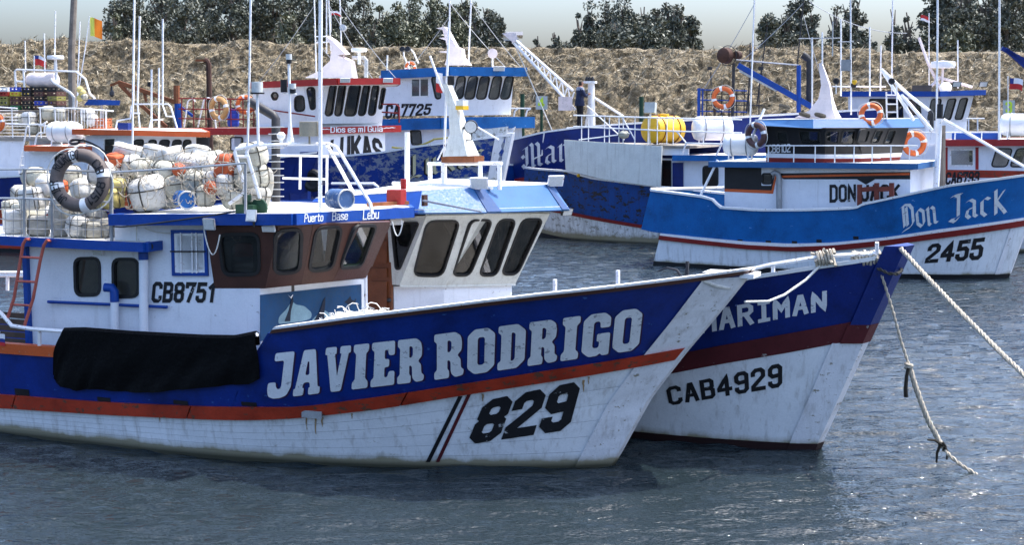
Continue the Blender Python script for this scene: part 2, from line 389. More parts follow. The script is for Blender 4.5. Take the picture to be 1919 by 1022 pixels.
def sheet(mb, pl, outer, holes, off0, off1):
    """plate with holes between two offsets along the normal"""
    loops = [outer] + holes; flat = [q for l in loops for q in l]
    tri = tessellate_polygon([[Vector((q[0], q[1], 0)) for q in l] for l in loops])
    n = len(flat); vs = [pl.to3(q, off0) for q in flat] + [pl.to3(q, off1) for q in flat]
    fs = [tuple(t) for t in tri] + [tuple(i + n for i in reversed(t)) for t in tri]; k = 0
    for l in loops:
        for j in range(len(l)): a = k + j; b = k + (j + 1) % len(l); fs.append((a, b, b + n, a + n))
        k += len(l)
    mb.add(vs, fs)
def window(boat, fr, pl, q, gl='glass_clear', frame='rubber', gw=0.028, proud=0.016, mull=None, name='window', th=0.05):
    """rubber gasket or frame in the opening q plus its pane"""
    mb = MB(); sheet(mb, pl, grow(q, gw), [grow(q, -gw * 0.45)], -th * 0.9, proud)
    w = part(name, mb, frame, boat, fr)
    mb = MB(); g = grow(q, gw * 0.1); sheet(mb, pl, g, [], -0.030, -0.022); part('pane', mb, gl, w, fr, False)
    return w
def wall(boat, fr, name, mat, pts, wins=(), th=0.05, r=0.07, toward=None, mirror=False, gl='glass_clear', frame='rubber', gw=0.028, pl=None, proud=0.016):
    """pts: outline (3-D, coplanar); wins: lists of photograph pixels or dicts; mirror also builds the far side (y -> -y)"""
    pts = [Vector(p) for p in pts]; pl = pl or Plane(fr, pts[0], pts[1], pts[-1], toward)
    outer = [pl.to2(p) for p in pts]; holes = []; meta = []
    for w in wins:
        d = w if isinstance(w, dict) else {'px': w}
        q = [pl.px(*p) for p in d['px']] if 'px' in d else [Vector(p) for p in d['q']]
        holes.append(rpoly(q, d.get('r', r))); meta.append(d)
    planes = [pl]
    if mirror is not False:
        m = Plane.__new__(Plane); m.fr = fr; f = Vector((1, -1, 1))
        m.p, m.ax, m.ay, m.n = (Vector((k.x, -k.y, k.z)) for k in (pl.p, pl.ax, pl.ay, pl.n)); planes.append(m)
        if mirror is not True: m.p.y += 2 * mirror
    for P in planes:
        mb = MB(); sheet(mb, P, outer, holes, -th, 0.0); part(name, mb, mat, boat, fr, False)
        for h, d in zip(holes, meta):
            window(boat, fr, P, h, d.get('gl', gl), d.get('frame', frame), d.get('gw', gw), proud, th=th)
    return pl

# ------------------------------------------------------------------ lettering
G = {
'0': [[(1,0),(3,0),(4,1),(4,7),(3,8),(1,8),(0,7),(0,1),(1,0)]], '1': [[(0.6,6.4),(2.2,8),(2.2,0)]],
'2': [[(0,6.2),(0,7),(1,8),(3,8),(4,7),(4,5.2),(0,1.2),(0,0),(4.2,0)]],
'3': [[(0,6.6),(0,7),(1,8),(3,8),(4,7),(4,5),(3,4.2),(1.4,4.2)],[(3,4.2),(4,3.3),(4,1),(3,0),(1,0),(0,1),(0,1.6)]],
'4': [[(3.1,0),(3.1,8),(0,3),(0,2.3),(4.4,2.3)]], '5': [[(4,8),(0.4,8),(0.2,4.7),(3,4.9),(4,3.9),(4,1),(3,0),(1,0),(0,1),(0,1.6)]],
'6': [[(4,6.6),(4,7),(3,8),(1,8),(0,7),(0,1),(1,0),(3,0),(4,1),(4,3.4),(3,4.3),(0.4,4.2)]], '7': [[(0,6.8),(0,8),(4,8),(1.5,0)]],
'8': [[(1,4.2),(0,5.2),(0,7),(1,8),(3,8),(4,7),(4,5.2),(3,4.2),(4,3.2),(4,1),(3,0),(1,0),(0,1),(0,3.2),(1,4.2),(3,4.2)]],
'9': [[(0,1.4),(0,1),(1,0),(3,0),(4,1),(4,7),(3,8),(1,8),(0,7),(0,5),(1,4),(3.6,4.2)]],
'A': [[(0,0),(1.7,8),(2.3,8),(4,0)],[(0.7,2.6),(3.3,2.6)]], 'B': [[(0,4.2),(0,8),(3,8),(3.8,7.2),(3.8,5),(3,4.2),(4,3.3),(4,0.8),(3.2,0),(0,0),(0,4.2),(3,4.2)]],
'C': [[(4,6.4),(4,7),(3,8),(1,8),(0,7),(0,1),(1,0),(3,0),(4,1),(4,1.6)]], 'D': [[(0,0),(0,8),(2.8,8),(4,6.8),(4,1.2),(2.8,0),(0,0)]],
'E': [[(4,8),(0,8),(0,0),(4,0)],[(0,4.2),(3,4.2)]], 'G': [[(4,6.4),(4,7),(3,8),(1,8),(0,7),(0,1),(1,0),(3,0),(4,1),(4,3.8),(2.4,3.8)]],
'I': [[(2,0),(2,8)],[(0.6,8),(3.4,8)],[(0.6,0),(3.4,0)]], 'J': [[(3.6,8),(3.6,1.2),(2.6,0),(1,0),(0,1.2),(0,2.2)]],
'K': [[(0,0),(0,8)],[(4,8),(0.4,3.6)],[(1.3,4.7),(4,0)]], 'L': [[(0,8),(0,0),(3.8,0)]],
'M': [[(0,0),(0,8),(2.2,3.4),(4.4,8),(4.4,0)]], 'N': [[(0,0),(0,8),(4,0),(4,8)]], 'O': [[(1,0),(3,0),(4,1),(4,7),(3,8),(1,8),(0,7),(0,1),(1,0)]],
'P': [[(0,0),(0,8),(3,8),(4,7),(4,5),(3,4),(0,4)]], 'R': [[(0,0),(0,8),(3,8),(4,7),(4,5.2),(3,4.2),(0,4.2)],[(2,4.2),(4,0)]],
'S': [[(4,6.6),(4,7),(3,8),(1,8),(0,7),(0,5.2),(1,4.3),(3,3.8),(4,3),(4,1),(3,0),(1,0),(0,1),(0,1.5)]],
'U': [[(0,8),(0,1),(1,0),(3,0),(4,1),(4,8)]], 'H': [[(0,0),(0,8)],[(4,0),(4,8)],[(0,4),(4,4)]],
'a': [[(0.4,5),(1,5.6),(2.6,5.6),(3.4,4.8),(3.4,0)],[(3.4,3),(1,3),(0,2.2),(0,0.8),(0.8,0),(2.4,0),(3.4,0.9)]],
'b': [[(0,8),(0,0),(2.6,0),(3.4,0.8),(3.4,4.4),(2.6,5.2),(0,5)]], 'c': [[(3.2,4.4),(2.6,5.4),(0.9,5.4),(0,4.4),(0,1),(0.9,0),(2.6,0),(3.2,1)]],
'e': [[(0,2.8),(3.4,2.8),(3.4,4.6),(2.6,5.4),(0.9,5.4),(0,4.6),(0,0.9),(0.9,0),(2.8,0),(3.4,0.8)]],
'g': [[(3.4,1),(2.6,0.2),(0.9,0.2),(0,1),(0,4.6),(0.9,5.4),(3.4,5.4),(3.4,-1.4),(2.6,-2.2),(0.4,-2.2)]],
'i': [[(1,0),(1,5.2)],[(1,6.8),(1,7.6)]], 'k': [[(0,0),(0,8)],[(3.2,5.4),(0.3,2.6)],[(1.2,3.4),(3.4,0)]],
'm': [[(0,0),(0,5.4)],[(0,4.8),(0.8,5.4),(1.6,5.4),(2.2,4.8),(2.2,0)],[(2.2,4.8),(3,5.4),(3.8,5.4),(4.4,4.8),(4.4,0)]],
'n': [[(0,0),(0,5.4)],[(0,4.6),(0.9,5.4),(2.5,5.4),(3.3,4.6),(3.3,0)]], 'o': [[(0.9,0),(2.5,0),(3.4,0.9),(3.4,4.5),(2.5,5.4),(0.9,5.4),(0,4.5),(0,0.9),(0.9,0)]],
'r': [[(0,0),(0,5.4)],[(0,4.2),(1.2,5.4),(2.6,5.2)]], 's': [[(3,4.6),(2.4,5.4),(0.8,5.4),(0.1,4.6),(0.1,3.6),(3,1.9),(3,0.8),(2.4,0),(0.7,0),(0,0.8)]],
't': [[(1.2,7.4),(1.2,0.8),(2,0),(3,0.2)],[(0,5.4),(2.8,5.4)]], 'u': [[(0,5.4),(0,0.9),(0.8,0),(2.4,0),(3.3,0.9)],[(3.3,5.4),(3.3,0)]],
'l': [[(0.6,8),(0.6,0)]], '~': [[(0,3.4),(1,4.6),(2,3.6),(2.6,3.6),(3.6,4.6),(4.6,3.4)]], ' ': [],
}
# broad-nib gothic letters
BL = {
'D': [[(0.2,7.4),(1.6,8.2),(3.6,8),(4.6,6.6),(4.6,2),(3.4,0.6),(1.6,0),(0.2,-0.6)],[(1.2,8),(1.2,1)],[(2.4,7.4),(2.4,1.2)]],
'o': [[(1.4,6),(0.4,5),(0.4,1.2),(1.8,0)],[(1.4,6),(2.8,5),(2.8,1.2),(1.8,0)]], 'n': [[(0,5.2),(0.6,6),(0.6,0.4),(1.2,0)],[(0.8,5),(2,6),(2.9,5.2),(2.9,0.6),(3.8,0.4)]],
'J': [[(0.4,7.6),(1.6,8),(2.6,7.4),(2.6,1.2),(1.4,0.4),(0,0.2)],[(1.6,8),(3.6,8.2)],[(0,0.2),(1.6,-0.6),(2.8,0.8)]],
'a': [[(0.4,5.4),(1.6,6),(2.8,5.2),(2.8,0.8),(3.6,0.2)],[(2.6,3.4),(0.8,2.8),(0.4,1),(1.4,0),(2.6,0.8)]],
'c': [[(2.8,5.4),(1.6,6),(0.4,5),(0.4,1.2),(1.6,0),(2.8,0.8)]], 'k': [[(0,7.6),(0.8,8.2),(0.8,0)],[(3.4,7.8),(1,4.2),(3.2,1),(3.8,0)]],
'M': [[(0,1.2),(0.8,0),(1.6,1),(1.6,7),(0.4,6.4)],[(1.6,7),(3,8),(3.6,7.2),(3.6,0.4),(4.4,0)],[(3.6,7),(5,8),(5.8,7),(5.8,0.6),(6.8,0)],[(0,4.4),(0.6,3.4),(1.4,4.2)]],
'r': [[(0,5.2),(0.7,6),(0.7,0.4),(1.4,0)],[(0.8,5),(2,6),(2.8,5.2)]], 'u': [[(0,5.6),(0.6,6),(0.6,1),(1.6,0),(2.8,1)],[(2.8,6),(2.8,0.6),(3.6,0)]],
'L': [[(0.4,7.4),(1.4,8),(1.4,1),(0.4,0)],[(0.4,0),(2.2,0.5),(3.4,0)]], 's': [[(2.6,5.4),(1.4,6),(0.4,4.8),(2.6,2.4),(2.4,0.8),(1.2,0),(0,0.6)]], ' ': [],
}
def layout(text, font, gap):
    out = []; x = 0.0
    for ch in text:
        st = font.get(ch, [])
        if not st: x += 2.6; continue
        xs = [p[0] for l in st for p in l]; w = max(max(xs), 0.4)
        out.append((ch, x)); x += w + gap
    return out, max(x - gap, 1)
def strokes(text, font, gap, bold, nib=None):
    """stroke polygons (strips) in text units; the box is x 0..W, y 0..8"""
    lay, W = layout(text, font, gap); res = []
    for ch, ox in lay:
        for line in font[ch]:
            P = [Vector((p[0] + ox, p[1])) for p in line]; Q = []
            for i in range(len(P) - 1):
                n = max(1, int((P[i + 1] - P[i]).length / 1.6))
                for k in range(n): Q.append(P[i] + (P[i + 1] - P[i]) * (k / n))
            Q.append(P[-1]); L = []; R = []; closed = (Q[0] - Q[-1]).length < 1e-6
            for i, p in enumerate(Q):
                if nib:
                    o = Vector((math.cos(nib), math.sin(nib))) * bold / 2
                else:
                    a = Q[i] - Q[i - 1] if i > 0 else (Q[0] - Q[-2] if closed else Q[1] - Q[0])
                    b = Q[i + 1] - Q[i] if i < len(Q) - 1 else (Q[1] - Q[0] if closed else Q[-1] - Q[-2])
                    a = a.normalized(); b = b.normalized(); t = (a + b)
                    t = t.normalized() if t.length > 0.3 else b
                    o = Vector((-t.y, t.x)) * (bold / 2 / max(0.55, t.dot(b)))
                    if i == 0 and not closed: p = p - b * bold * 0.45
                    if i == len(Q) - 1 and not closed: p = p + a * bold * 0.45
                L.append(p + o); R.append(p - o)
            res.append((L, R))
    return res, W
def bil(q, s, t):
    (ax, ay), (bx, by), (cx, cy), (dx, dy) = q
    return ((ax * (1 - s) + bx * s) * t + (dx * (1 - s) + cx * s) * (1 - t), (ay * (1 - s) + by * s) * t + (dy * (1 - s) + cy * s) * (1 - t))
def text_px(parent, fr, name, text, quad, surf, mat, bold=1.3, gap=1.7, font=None, nib=None, off=0.006, lab=None, shift=(0, 0)):
    """quad: TL, TR, BR, BL in the photograph; surf(u, v) -> (point, normal) of the surface that carries the letters"""
    st, W = strokes(text, font or G, gap, bold, nib); mb = MB(); k = 0
    for L, R in st:
        k += 1; vs = []
        for a, b in zip(L, R):
            for q in (a, b):
                u, v = bil(quad, q.x / W, q.y / 8.0); p, n = surf(u + shift[0], v + shift[1]); vs.append(p + n * (off + 0.0003 * (k % 7)))
        mb.add(vs, [(2 * i, 2 * i + 1, 2 * i + 3, 2 * i + 2) for i in range(len(L) - 1)])
    return part(name, mb, mat, parent, fr, False, label=lab)
def psurf(pl): return lambda u, v: (pl.hit(u, v), pl.n)
SLAB = {
'J': [[(1,10),(6,10),(6,2.2),(5,.4),(3.6,0),(1.8,0),(.4,.6),(0,2),(0,3.6),(2,3.6),(2.1,2.6),(2.6,2),(3.2,2),(3.5,2.6),(3.5,8.2),(1,8.2)]],
'A': [[(1.7,10),(4.8,10),(6.1,1.6),(6.7,1.6),(6.7,0),(3.8,0),(3.8,1.6),(4.15,1.6),(3.95,2.8),(2.4,2.8),(2.2,1.6),(2.6,1.6),(2.6,0),(0,0),(0,1.6),(.4,1.6)],[(3.0,7.4),(3.4,7.4),(3.75,4.4),(2.65,4.4)]],
'V': [[(0,10),(2.9,10),(2.9,8.4),(2.5,8.4),(3.4,3.4),(4.2,8.4),(3.8,8.4),(3.8,10),(6.6,10),(6.6,8.4),(6.1,8.4),(4.6,0),(2.1,0),(.5,8.4),(0,8.4)]],
'I': [[(0,10),(4,10),(4,8.4),(3.3,7.9),(3.3,2.1),(4,1.6),(4,0),(0,0),(0,1.6),(.7,2.1),(.7,7.9),(0,8.4)]],
'E': [[(0,10),(6,10),(6,6.8),(4.5,6.8),(4.2,8.1),(3.4,8.1),(3.4,6),(4.6,6),(4.6,4.2),(3.4,4.2),(3.4,1.9),(4.2,1.9),(4.5,3.2),(6,3.2),(6,0),(0,0),(0,1.6),(.7,2),(.7,8),(0,8.4)]],
'R': [[(0,10),(4.8,10),(6,9.1),(6.3,7.6),(6.2,5.8),(5.2,4.8),(6,4),(6.1,1.9),(6.8,1.5),(6.6,.2),(4.7,0),(3.8,1),(3.7,3.5),(3.4,3.9),(3,3.9),(3,2),(3.4,1.6),(3.4,0),(0,0),(0,1.6),(.6,2),(.6,8),(0,8.4)],[(3,8.3),(3.5,8.3),(3.9,7.9),(3.9,6.2),(3.5,5.7),(3,5.7)]],
'O': [[(1.6,10),(4.6,10),(6.2,8.6),(6.2,1.4),(4.6,0),(1.6,0),(0,1.4),(0,8.6)],[(2.6,8.1),(3.6,8.1),(3.9,7.7),(3.9,2.3),(3.6,1.9),(2.6,1.9),(2.3,2.3),(2.3,7.7)]],
'D': [[(0,10),(4.4,10),(6.2,8.4),(6.2,1.6),(4.4,0),(0,0),(0,1.7),(.7,2),(.7,8),(0,8.4)],[(3,8.2),(3.5,8.2),(3.9,7.8),(3.9,2.2),(3.5,1.8),(3,1.8)]],
'G': [[(1.6,10),(4.8,10),(6.2,8.8),(6.2,6.5),(3.9,6.5),(3.9,7.6),(3.6,8.1),(2.8,8.1),(2.4,7.7),(2.4,2.3),(2.8,1.9),(3.6,1.9),(3.9,2.3),(3.9,3.4),(3.3,3.4),(3.3,5.2),(6.3,5.2),(6.3,0),(4.7,0),(4.3,.6),(3.6,0),(1.6,0),(0,1.4),(0,8.6)]],
}
def slab_px(parent, fr, text, quad, surf, mat, shadow, gap=0.75):
    W = sum(max(p[0] for p in SLAB[c][0]) for c in text) + gap * (len(text) - 1); x = 0.0
    for c in text:
        loops = [[Vector((p[0], p[1])) for p in l] for l in SLAB[c]]; w = max(p.x for p in loops[0])
        loops = [rpoly(l, 0.45, 2) for l in loops]
        for nm, mt, sh, off in (('letter_shadow', shadow, (0.45, -0.25), 0.005), ('letter', mat, (0, 0), 0.010)):
            flat = [q for l in loops for q in l]; vs = []
            tri = tessellate_polygon([[Vector((q.x, q.y, 0)) for q in l] for l in loops])
            for q in flat:
                u, v = bil(quad, (q.x + x + sh[0]) / W, (q.y + sh[1]) / 10); p, n = surf(u, v); vs.append(p + n * off)
            mb = MB(); mb.add(vs, [tuple(t) for t in tri]); part(nm, mb, mt, parent, fr, False)
        x += w + gap
# ------------------------------------------------------------------ setting: water, embankment, trees
def vnoise(x, y, seed=0):
    xi = np.floor(x).astype(np.int64); yi = np.floor(y).astype(np.int64); fx = x - xi; fy = y - yi
    fx = fx * fx * (3 - 2 * fx); fy = fy * fy * (3 - 2 * fy)
    def h(a, b):
        n = (a * 374761393 + b * 668265263 + seed * 1274126177) & 0x7fffffff
        n = ((n ^ (n >> 13)) * 1274126177) & 0x7fffffff
        return ((n ^ (n >> 16)) & 0xffff) / 65535.0
    return (h(xi, yi) * (1 - fx) + h(xi + 1, yi) * fx) * (1 - fy) + (h(xi, yi + 1) * (1 - fx) + h(xi + 1, yi + 1) * fx) * fy
def grid_mesh(name, X, Y, Z, mat, kind, smooth=True):
    ny, nx = X.shape; me = bpy.data.meshes.new(name)
    co = np.stack([X, Y, Z], -1).reshape(-1, 3); idx = np.arange(nx * ny).reshape(ny, nx)
    q = np.stack([idx[:-1, :-1], idx[:-1, 1:], idx[1:, 1:], idx[1:, :-1]], -1).reshape(-1, 4)
    raw_mesh(me, co, q, smooth); me.materials.append(MATS[mat])
    o = bpy.data.objects.new(name, me); COL.objects.link(o); o['kind'] = kind; return o
def raw_mesh(me, co, q, smooth=True):
    k = q.shape[1]; me.vertices.add(len(co)); me.vertices.foreach_set('co', co.astype(np.float32).ravel())
    me.loops.add(q.size); me.loops.foreach_set('vertex_index', q.astype(np.int32).ravel())
    me.polygons.add(len(q)); me.polygons.foreach_set('loop_start', np.arange(0, q.size, k, dtype=np.int32))
    me.polygons.foreach_set('loop_total', np.full(len(q), k, np.int32))
    me.polygons.foreach_set('use_smooth', np.full(len(q), smooth)); me.update(calc_edges=True); me.validate()
# water
m, nt, b = newmat('water'); L = nt.links.new
wc = ramp(nt, noise(nt, (0.05, 0.12, 1), 1.0, 3), [(0.35, (0.011, 0.018, 0.021)), (0.7, (0.019, 0.028, 0.033))])
L(wc, b.inputs['Base Color']); b.inputs['Roughness'].default_value = 0.03; b.inputs['IOR'].default_value = 1.33
b.inputs['Specular IOR Level'].default_value = 0.5
n1 = noise(nt, (0.45, 1.0, 1), 3.6, 4, 0.6); n2 = noise(nt, (0.33, 1.0, 1), 10.0, 3, 0.6); n3 = noise(nt, (0.30, 1.0, 1), 22.0, 2, 0.5)
prev = None
for hh, stn, dst in ((n1, 0.55, 0.10), (n2, 1.0, 0.045), (n3, 0.8, 0.018)):
    bb_ = nd(nt, 'ShaderNodeBump', Strength=stn, Distance=dst); L(hh, bb_.inputs['Height'])
    if prev is not None: L(prev, bb_.inputs['Normal'])
    prev = bb_.outputs[0]
L(prev, b.inputs['Normal'])
def waves(X, Y):
    z = np.zeros_like(X)
    for k, (ang, wl, amp) in enumerate(((82, 1.3, .010), (99, 0.85, .011), (66, 0.62, .009), (108, 0.48, .009), (88, 0.37, .0085), (120, 0.42, .006), (96, 0.29, .0065), (74, 0.25, .005), (91, 0.22, .004))):
        a = math.radians(ang); ph = vnoise(X * 0.35, Y * 0.35, 20 + k) * 9
        am = 0.4 + 1.2 * vnoise(X * 0.25 + 3 * k, Y * 0.4, 40 + k)
        z += amp * am * np.sin(2 * math.pi / wl * (X * math.cos(a) + Y * math.sin(a)) + ph)
    return z
xs_ = np.arange(-13, 20.01, 0.075); ys_ = np.concatenate([np.arange(12.5, 26, 0.06), np.arange(26, 50, 0.11)])
X, Y = np.meshgrid(xs_, ys_); Z = waves(X, Y)
ed = np.clip(np.minimum.reduce([X + 13, 20 - X, Y - 12.5, ys_[-1] - Y]) / 1.5, 0, 1); Z = Z * ed
big = [-400, -13, 20, 400]; 
w = grid_mesh('water', X, Y, Z, 'water', 'structure')
mb = MB(); y0, y1 = 12.5, float(ys_[-1])
x0, x1 = float(xs_[0]), float(xs_[-1])
for (a, b_, c, d) in ((-300, 300, -60, y0), (-300, x0, y0, y1), (x1, 300, y0, y1), (-300, 300, y1, 78)):
    mb.poly([(a, c, 0), (b_, c, 0), (b_, d, 0), (a, d, 0)])
o = part('water', mb, 'water', None, None, False, kind='structure')
# ground under and behind the embankment, to the horizon
paint('dry_ground', (0.25, 0.21, 0.13), 0.95, 0.3, sc=0.5, bump=0.5)
mb = MB(); mb.poly([(-2000, 74, -1.2), (2000, 74, -1.2), (2000, 2500, -1.2), (-2000, 2500, -1.2)])
mb.poly([(-300, -60, -2.5), (300, -60, -2.5), (300, 78, -2.5), (-300, 78, -2.5)])
part('ground', mb, 'dry_ground', None, None, False, kind='structure')
mb = MB(); mb.poly([(-2000, 96, 4.2), (2000, 96, 4.2), (2000, 2500, 4.4), (-2000, 2500, 4.4)])
part('terrain', mb, 'dry_ground', None, None, False, kind='structure')
# embankment: crest traced from the photograph
m, nt, b = newmat('dry_mat'); L = nt.links.new
na = noise(nt, (1, 1, 1), 1.1, 8, 0.7); nb = noise(nt, (1, 1, 1), 4.5, 7, 0.75)
c1 = ramp(nt, nb, [(0.28, (0.022, 0.017, 0.011)), (0.42, (0.12, 0.098, 0.064)), (0.56, (0.33, 0.28, 0.19)), (0.76, (0.48, 0.42, 0.30))])  # follows the bump noise: gap shade and highlights painted into the colour
c2 = ramp(nt, na, [(0.35, (0.60, 0.56, 0.48)), (0.65, (1.1, 1.05, 0.98))])
L(mixc(nt, 1.0, c1, c2, 'MULTIPLY'), b.inputs['Base Color']); b.inputs['Roughness'].default_value = 0.95
bp = nd(nt, 'ShaderNodeBump', Strength=1.0, Distance=0.25); L(nb, bp.inputs['Height']); L(bp.outputs[0], b.inputs['Normal'])
CREST = [(-400, 73), (0, 79), (300, 81), (700, 86), (1200, 91), (1500, 93), (1919, 94), (2400, 96)]
YC, YB = 82.0, 66.0
cx = []; cz = []
for u, v in CREST:
    p = on_depth(u, v, YC); cx.append(p.x); cz.append(p.z)
def crest(x): return np.interp(x, cx, cz)
gx = np.arange(-52, 58.01, 0.14); gt = np.concatenate([np.linspace(0, 1, 128), [1.06, 1.14, 1.3, 1.6]])
X, T = np.meshgrid(gx, gt)
CZ = crest(X); tt = np.clip(T, 0, 1)
Y = YB + (YC - YB) * T; Z = -1.0 + (CZ + 1.0) * (tt ** 0.92) - np.clip(T - 1.06, 0, 1) * 4
S = T * 18.0
dg = X * 0.8 + S * 0.6; dh = -X * 0.6 + S * 0.8
h = (vnoise(X * 0.28, S * 0.28, 1) - .5) * 0.9 + (vnoise(dg * 0.55, dh * 1.5, 2) - .5) * 0.75 + (vnoise(dg * 1.6, dh * 3.6, 3) - .5) * 0.55 + (vnoise(X * 3.4, S * 3.4, 4) - .5) * 0.42
h = h * np.where(T > 1.02, 0.4, 1.0) * np.clip(T * 12, 0, 1)
Y2 = Y - h * 0.55; Z2 = Z + h * 0.62 * np.where(T >= 0.99, 0.75, 1)
emb = grid_mesh('embankment', X, Y2, Z2, 'dry_mat', 'structure', False)
# straw and dry stalks on it
rng = np.random.default_rng(3); N = 110000
i = rng.integers(2, 127, N); j = rng.integers(1, len(gx) - 1, N)
P = np.stack([X[i, j], Y2[i, j], Z2[i, j]], -1) + rng.normal(0, 0.05, (N, 3))
d = np.stack([rng.normal(0.35, 0.5, N), rng.normal(-0.35, 0.35, N), rng.normal(0.25, 0.45, N)], -1)
d /= np.linalg.norm(d, axis=1)[:, None]; ln = rng.uniform(0.15, 0.5, N)[:, None]
sd = np.cross(d, rng.normal(0, 1, (N, 3))); sd /= np.linalg.norm(sd, axis=1)[:, None]; sd *= rng.uniform(0.012, 0.035, N)[:, None]
co = np.stack([P + sd, P - sd, P + d * ln + np.array([0, 0, 0.02])], 1).reshape(-1, 3)
me = bpy.data.meshes.new('dry_straw'); raw_mesh(me, co, np.arange(3 * N).reshape(N, 3), False); me.materials.append(MATS['straw'])
o = bpy.data.objects.new('dry_straw', me); COL.objects.link(o)
tag(o, 'dry straw and brushwood covering the embankment slope', 'straw', None, 'stuff')

# trees
def crown_mesh(name, shape, seed, leaf, n_clump, per, mat):
    rg = np.random.default_rng(seed); cs = []
    while len(cs) < n_clump:
        p = rg.uniform(-1, 1, 3); t = (p[2] + 1) / 2
        if shape == 'cone': r = (1 - t) ** 0.75 * 0.95 + 0.10
        elif shape == 'column': r = (0.55 + 0.45 * math.sin(math.pi * min(1, t * 1.1))) * (1 if t < 0.8 else max(0.15, 1 - (t - 0.8) * 3.5))
        else: r = math.sqrt(max(0, 1 - (2 * t - 1) ** 2)) * 1.0
        rad = math.hypot(p[0], p[1])
        if rad > r or rad < r * 0.12: continue
        cs.append((p[0] * 0.5, p[1] * 0.5, t))
    cs = np.array(cs); Nn = n_clump * per
    base = np.repeat(cs, per, 0); cr = np.repeat(rg.uniform(0.35, 0.85, n_clump), per)
    off = rg.normal(0, 1, (Nn, 3)); off /= np.linalg.norm(off, axis=1)[:, None]; off *= (rg.uniform(0.05, 1, Nn) ** 0.45 * cr)[:, None]
    off[:, 2] *= 0.75
    P = base; a = rg.normal(0, 1, (Nn, 3)); a[:, 2] -= 0.6; a /= np.linalg.norm(a, axis=1)[:, None]
    bb = np.cross(a, rg.normal(0, 1, (Nn, 3))); bb /= np.linalg.norm(bb, axis=1)[:, None]
    sz = (leaf * rg.uniform(0.6, 1.4, Nn))[:, None]
    return P, a, bb, sz, off
def make_tree(u, vtop, wpx, Yd, shape, mat, seed, label, group, vbase=None, ncl=90, per=34, zb=4.2, trunk=True, low=0.18):
    top = on_depth(u, vtop, Yd); base = Vector((top.x, Yd, zb)); H = top.z - zb; W = wpx / FPX * Yd
    root = thing('tree', label, 'tree', None, base, group)
    rg = random.Random(seed); P, a, bb, sz, off = crown_mesh('crown', shape, seed, 0.145, int(ncl * 1.15), 66, mat)
    z0 = low * H; S = np.array([W, W, H - z0])
    P = P * S + np.array([0, 0, z0]) + off * min(1.0, W / 2.2); co = np.stack([P + a * sz, P + bb * sz * 0.45, P - a * sz, P - bb * sz * 0.45], 1).reshape(-1, 3)
    me = bpy.data.meshes.new('crown'); raw_mesh(me, co, np.arange(4 * len(P)).reshape(-1, 4), False); me.materials.append(MATS[mat])
    c = bpy.data.objects.new('crown', me); COL.objects.link(c); c.parent = root
    mb = MB(); mb.tube([base, base + Vector((rg.uniform(-.3, .3), 0, H * 0.35)), base + Vector((rg.uniform(-.4, .4), 0, H * 0.65)), base + Vector((rg.uniform(-.2, .2), 0, H * 0.95))], max(0.14, H * 0.024), 6, 0.05)
    for k in range(14):
        t = rg.uniform(0.3, 0.85); an = rg.uniform(0, 6.28); r = W * 0.42 * (1.1 - t * 0.7); p = base + Vector((0, 0, H * t))
        mb.tube([p, p + Vector((math.cos(an) * r * .5, math.sin(an) * r * .5, H * .06)), p + Vector((math.cos(an) * r, math.sin(an) * r, H * .15))], 0.09, 5, 0.03)
    part('trunk', mb, 'bark', root)
    return root
TREES = []
def T(u, vtop, w, Y, shape='column', mat='leaf_dark', n=90, **kw): TREES.append((u, vtop, w, Y, shape, mat, n, kw))
# left wood (its tops leave the frame)
for u, vt, w, Y, sh in ((232, -40, 75, 112, 'column'), (268, 20, 60, 116, 'round'), (300, -60, 90, 118, 'column'), (345, -20, 80, 112, 'round'),
                        (392, -90, 75, 122, 'column'), (432, -70, 85, 118, 'column'), (470, -110, 70, 124, 'column'), (508, -80, 80, 120, 'column'),
                        (560, -100, 75, 124, 'column'), (605, -60, 75, 118, 'column'), (645, -70, 70, 122, 'column'), (680, -10, 55, 128, 'round')): T(u, vt, w, Y, sh, 'leaf_dark', 80)
for u, vt, w, Y in ((540, 5, 62, 106), (215, 30, 40, 110), (620, 60, 40, 104)): T(u, vt, w, Y, 'cone', 'leaf_olive', 80)
# middle left
for u, vt, w, Y, sh in ((715, 4, 46, 118, 'column'), (745, 8, 52, 112, 'column'), (775, 0, 50, 116, 'column'), (812, -20, 60, 118, 'column'), (848, 12, 54, 112, 'column'), (872, -25, 40, 124, 'column')): T(u, vt, w, Y, sh, 'leaf_olive', 80)
for u, vt, w, Y in ((700, 40, 44, 108), (915, 10, 48, 112), (938, 24, 42, 110), (893, 30, 34, 114), (830, 45, 44, 106)): T(u, vt, w, Y, 'cone', 'leaf_dark', 80)
# small ones in the gap
for u, vt, w, Y in ((1008, 60, 16, 120), (1040, 57, 26, 120), (1062, 74, 30, 116)): T(u, vt, w, Y, 'round', 'leaf_dark', 30)
# middle clump
for u, vt, w, Y, sh in ((1085, 28, 34, 114, 'cone'), (1107, 9, 40, 116, 'cone'), (1140, -4, 56, 118, 'column'), (1172, 0, 56, 112, 'column'), (1205, 2, 56, 116, 'column'),
                        (1232, 6, 46, 112, 'cone'), (1252, 0, 40, 118, 'cone'), (1270, -2, 46, 114, 'cone'), (1293, 18, 38, 116, 'column'), (1155, 40, 60, 106, 'round'), (1225, 48, 60, 106, 'round')): T(u, vt, w, Y, sh, 'leaf_dark', 75)
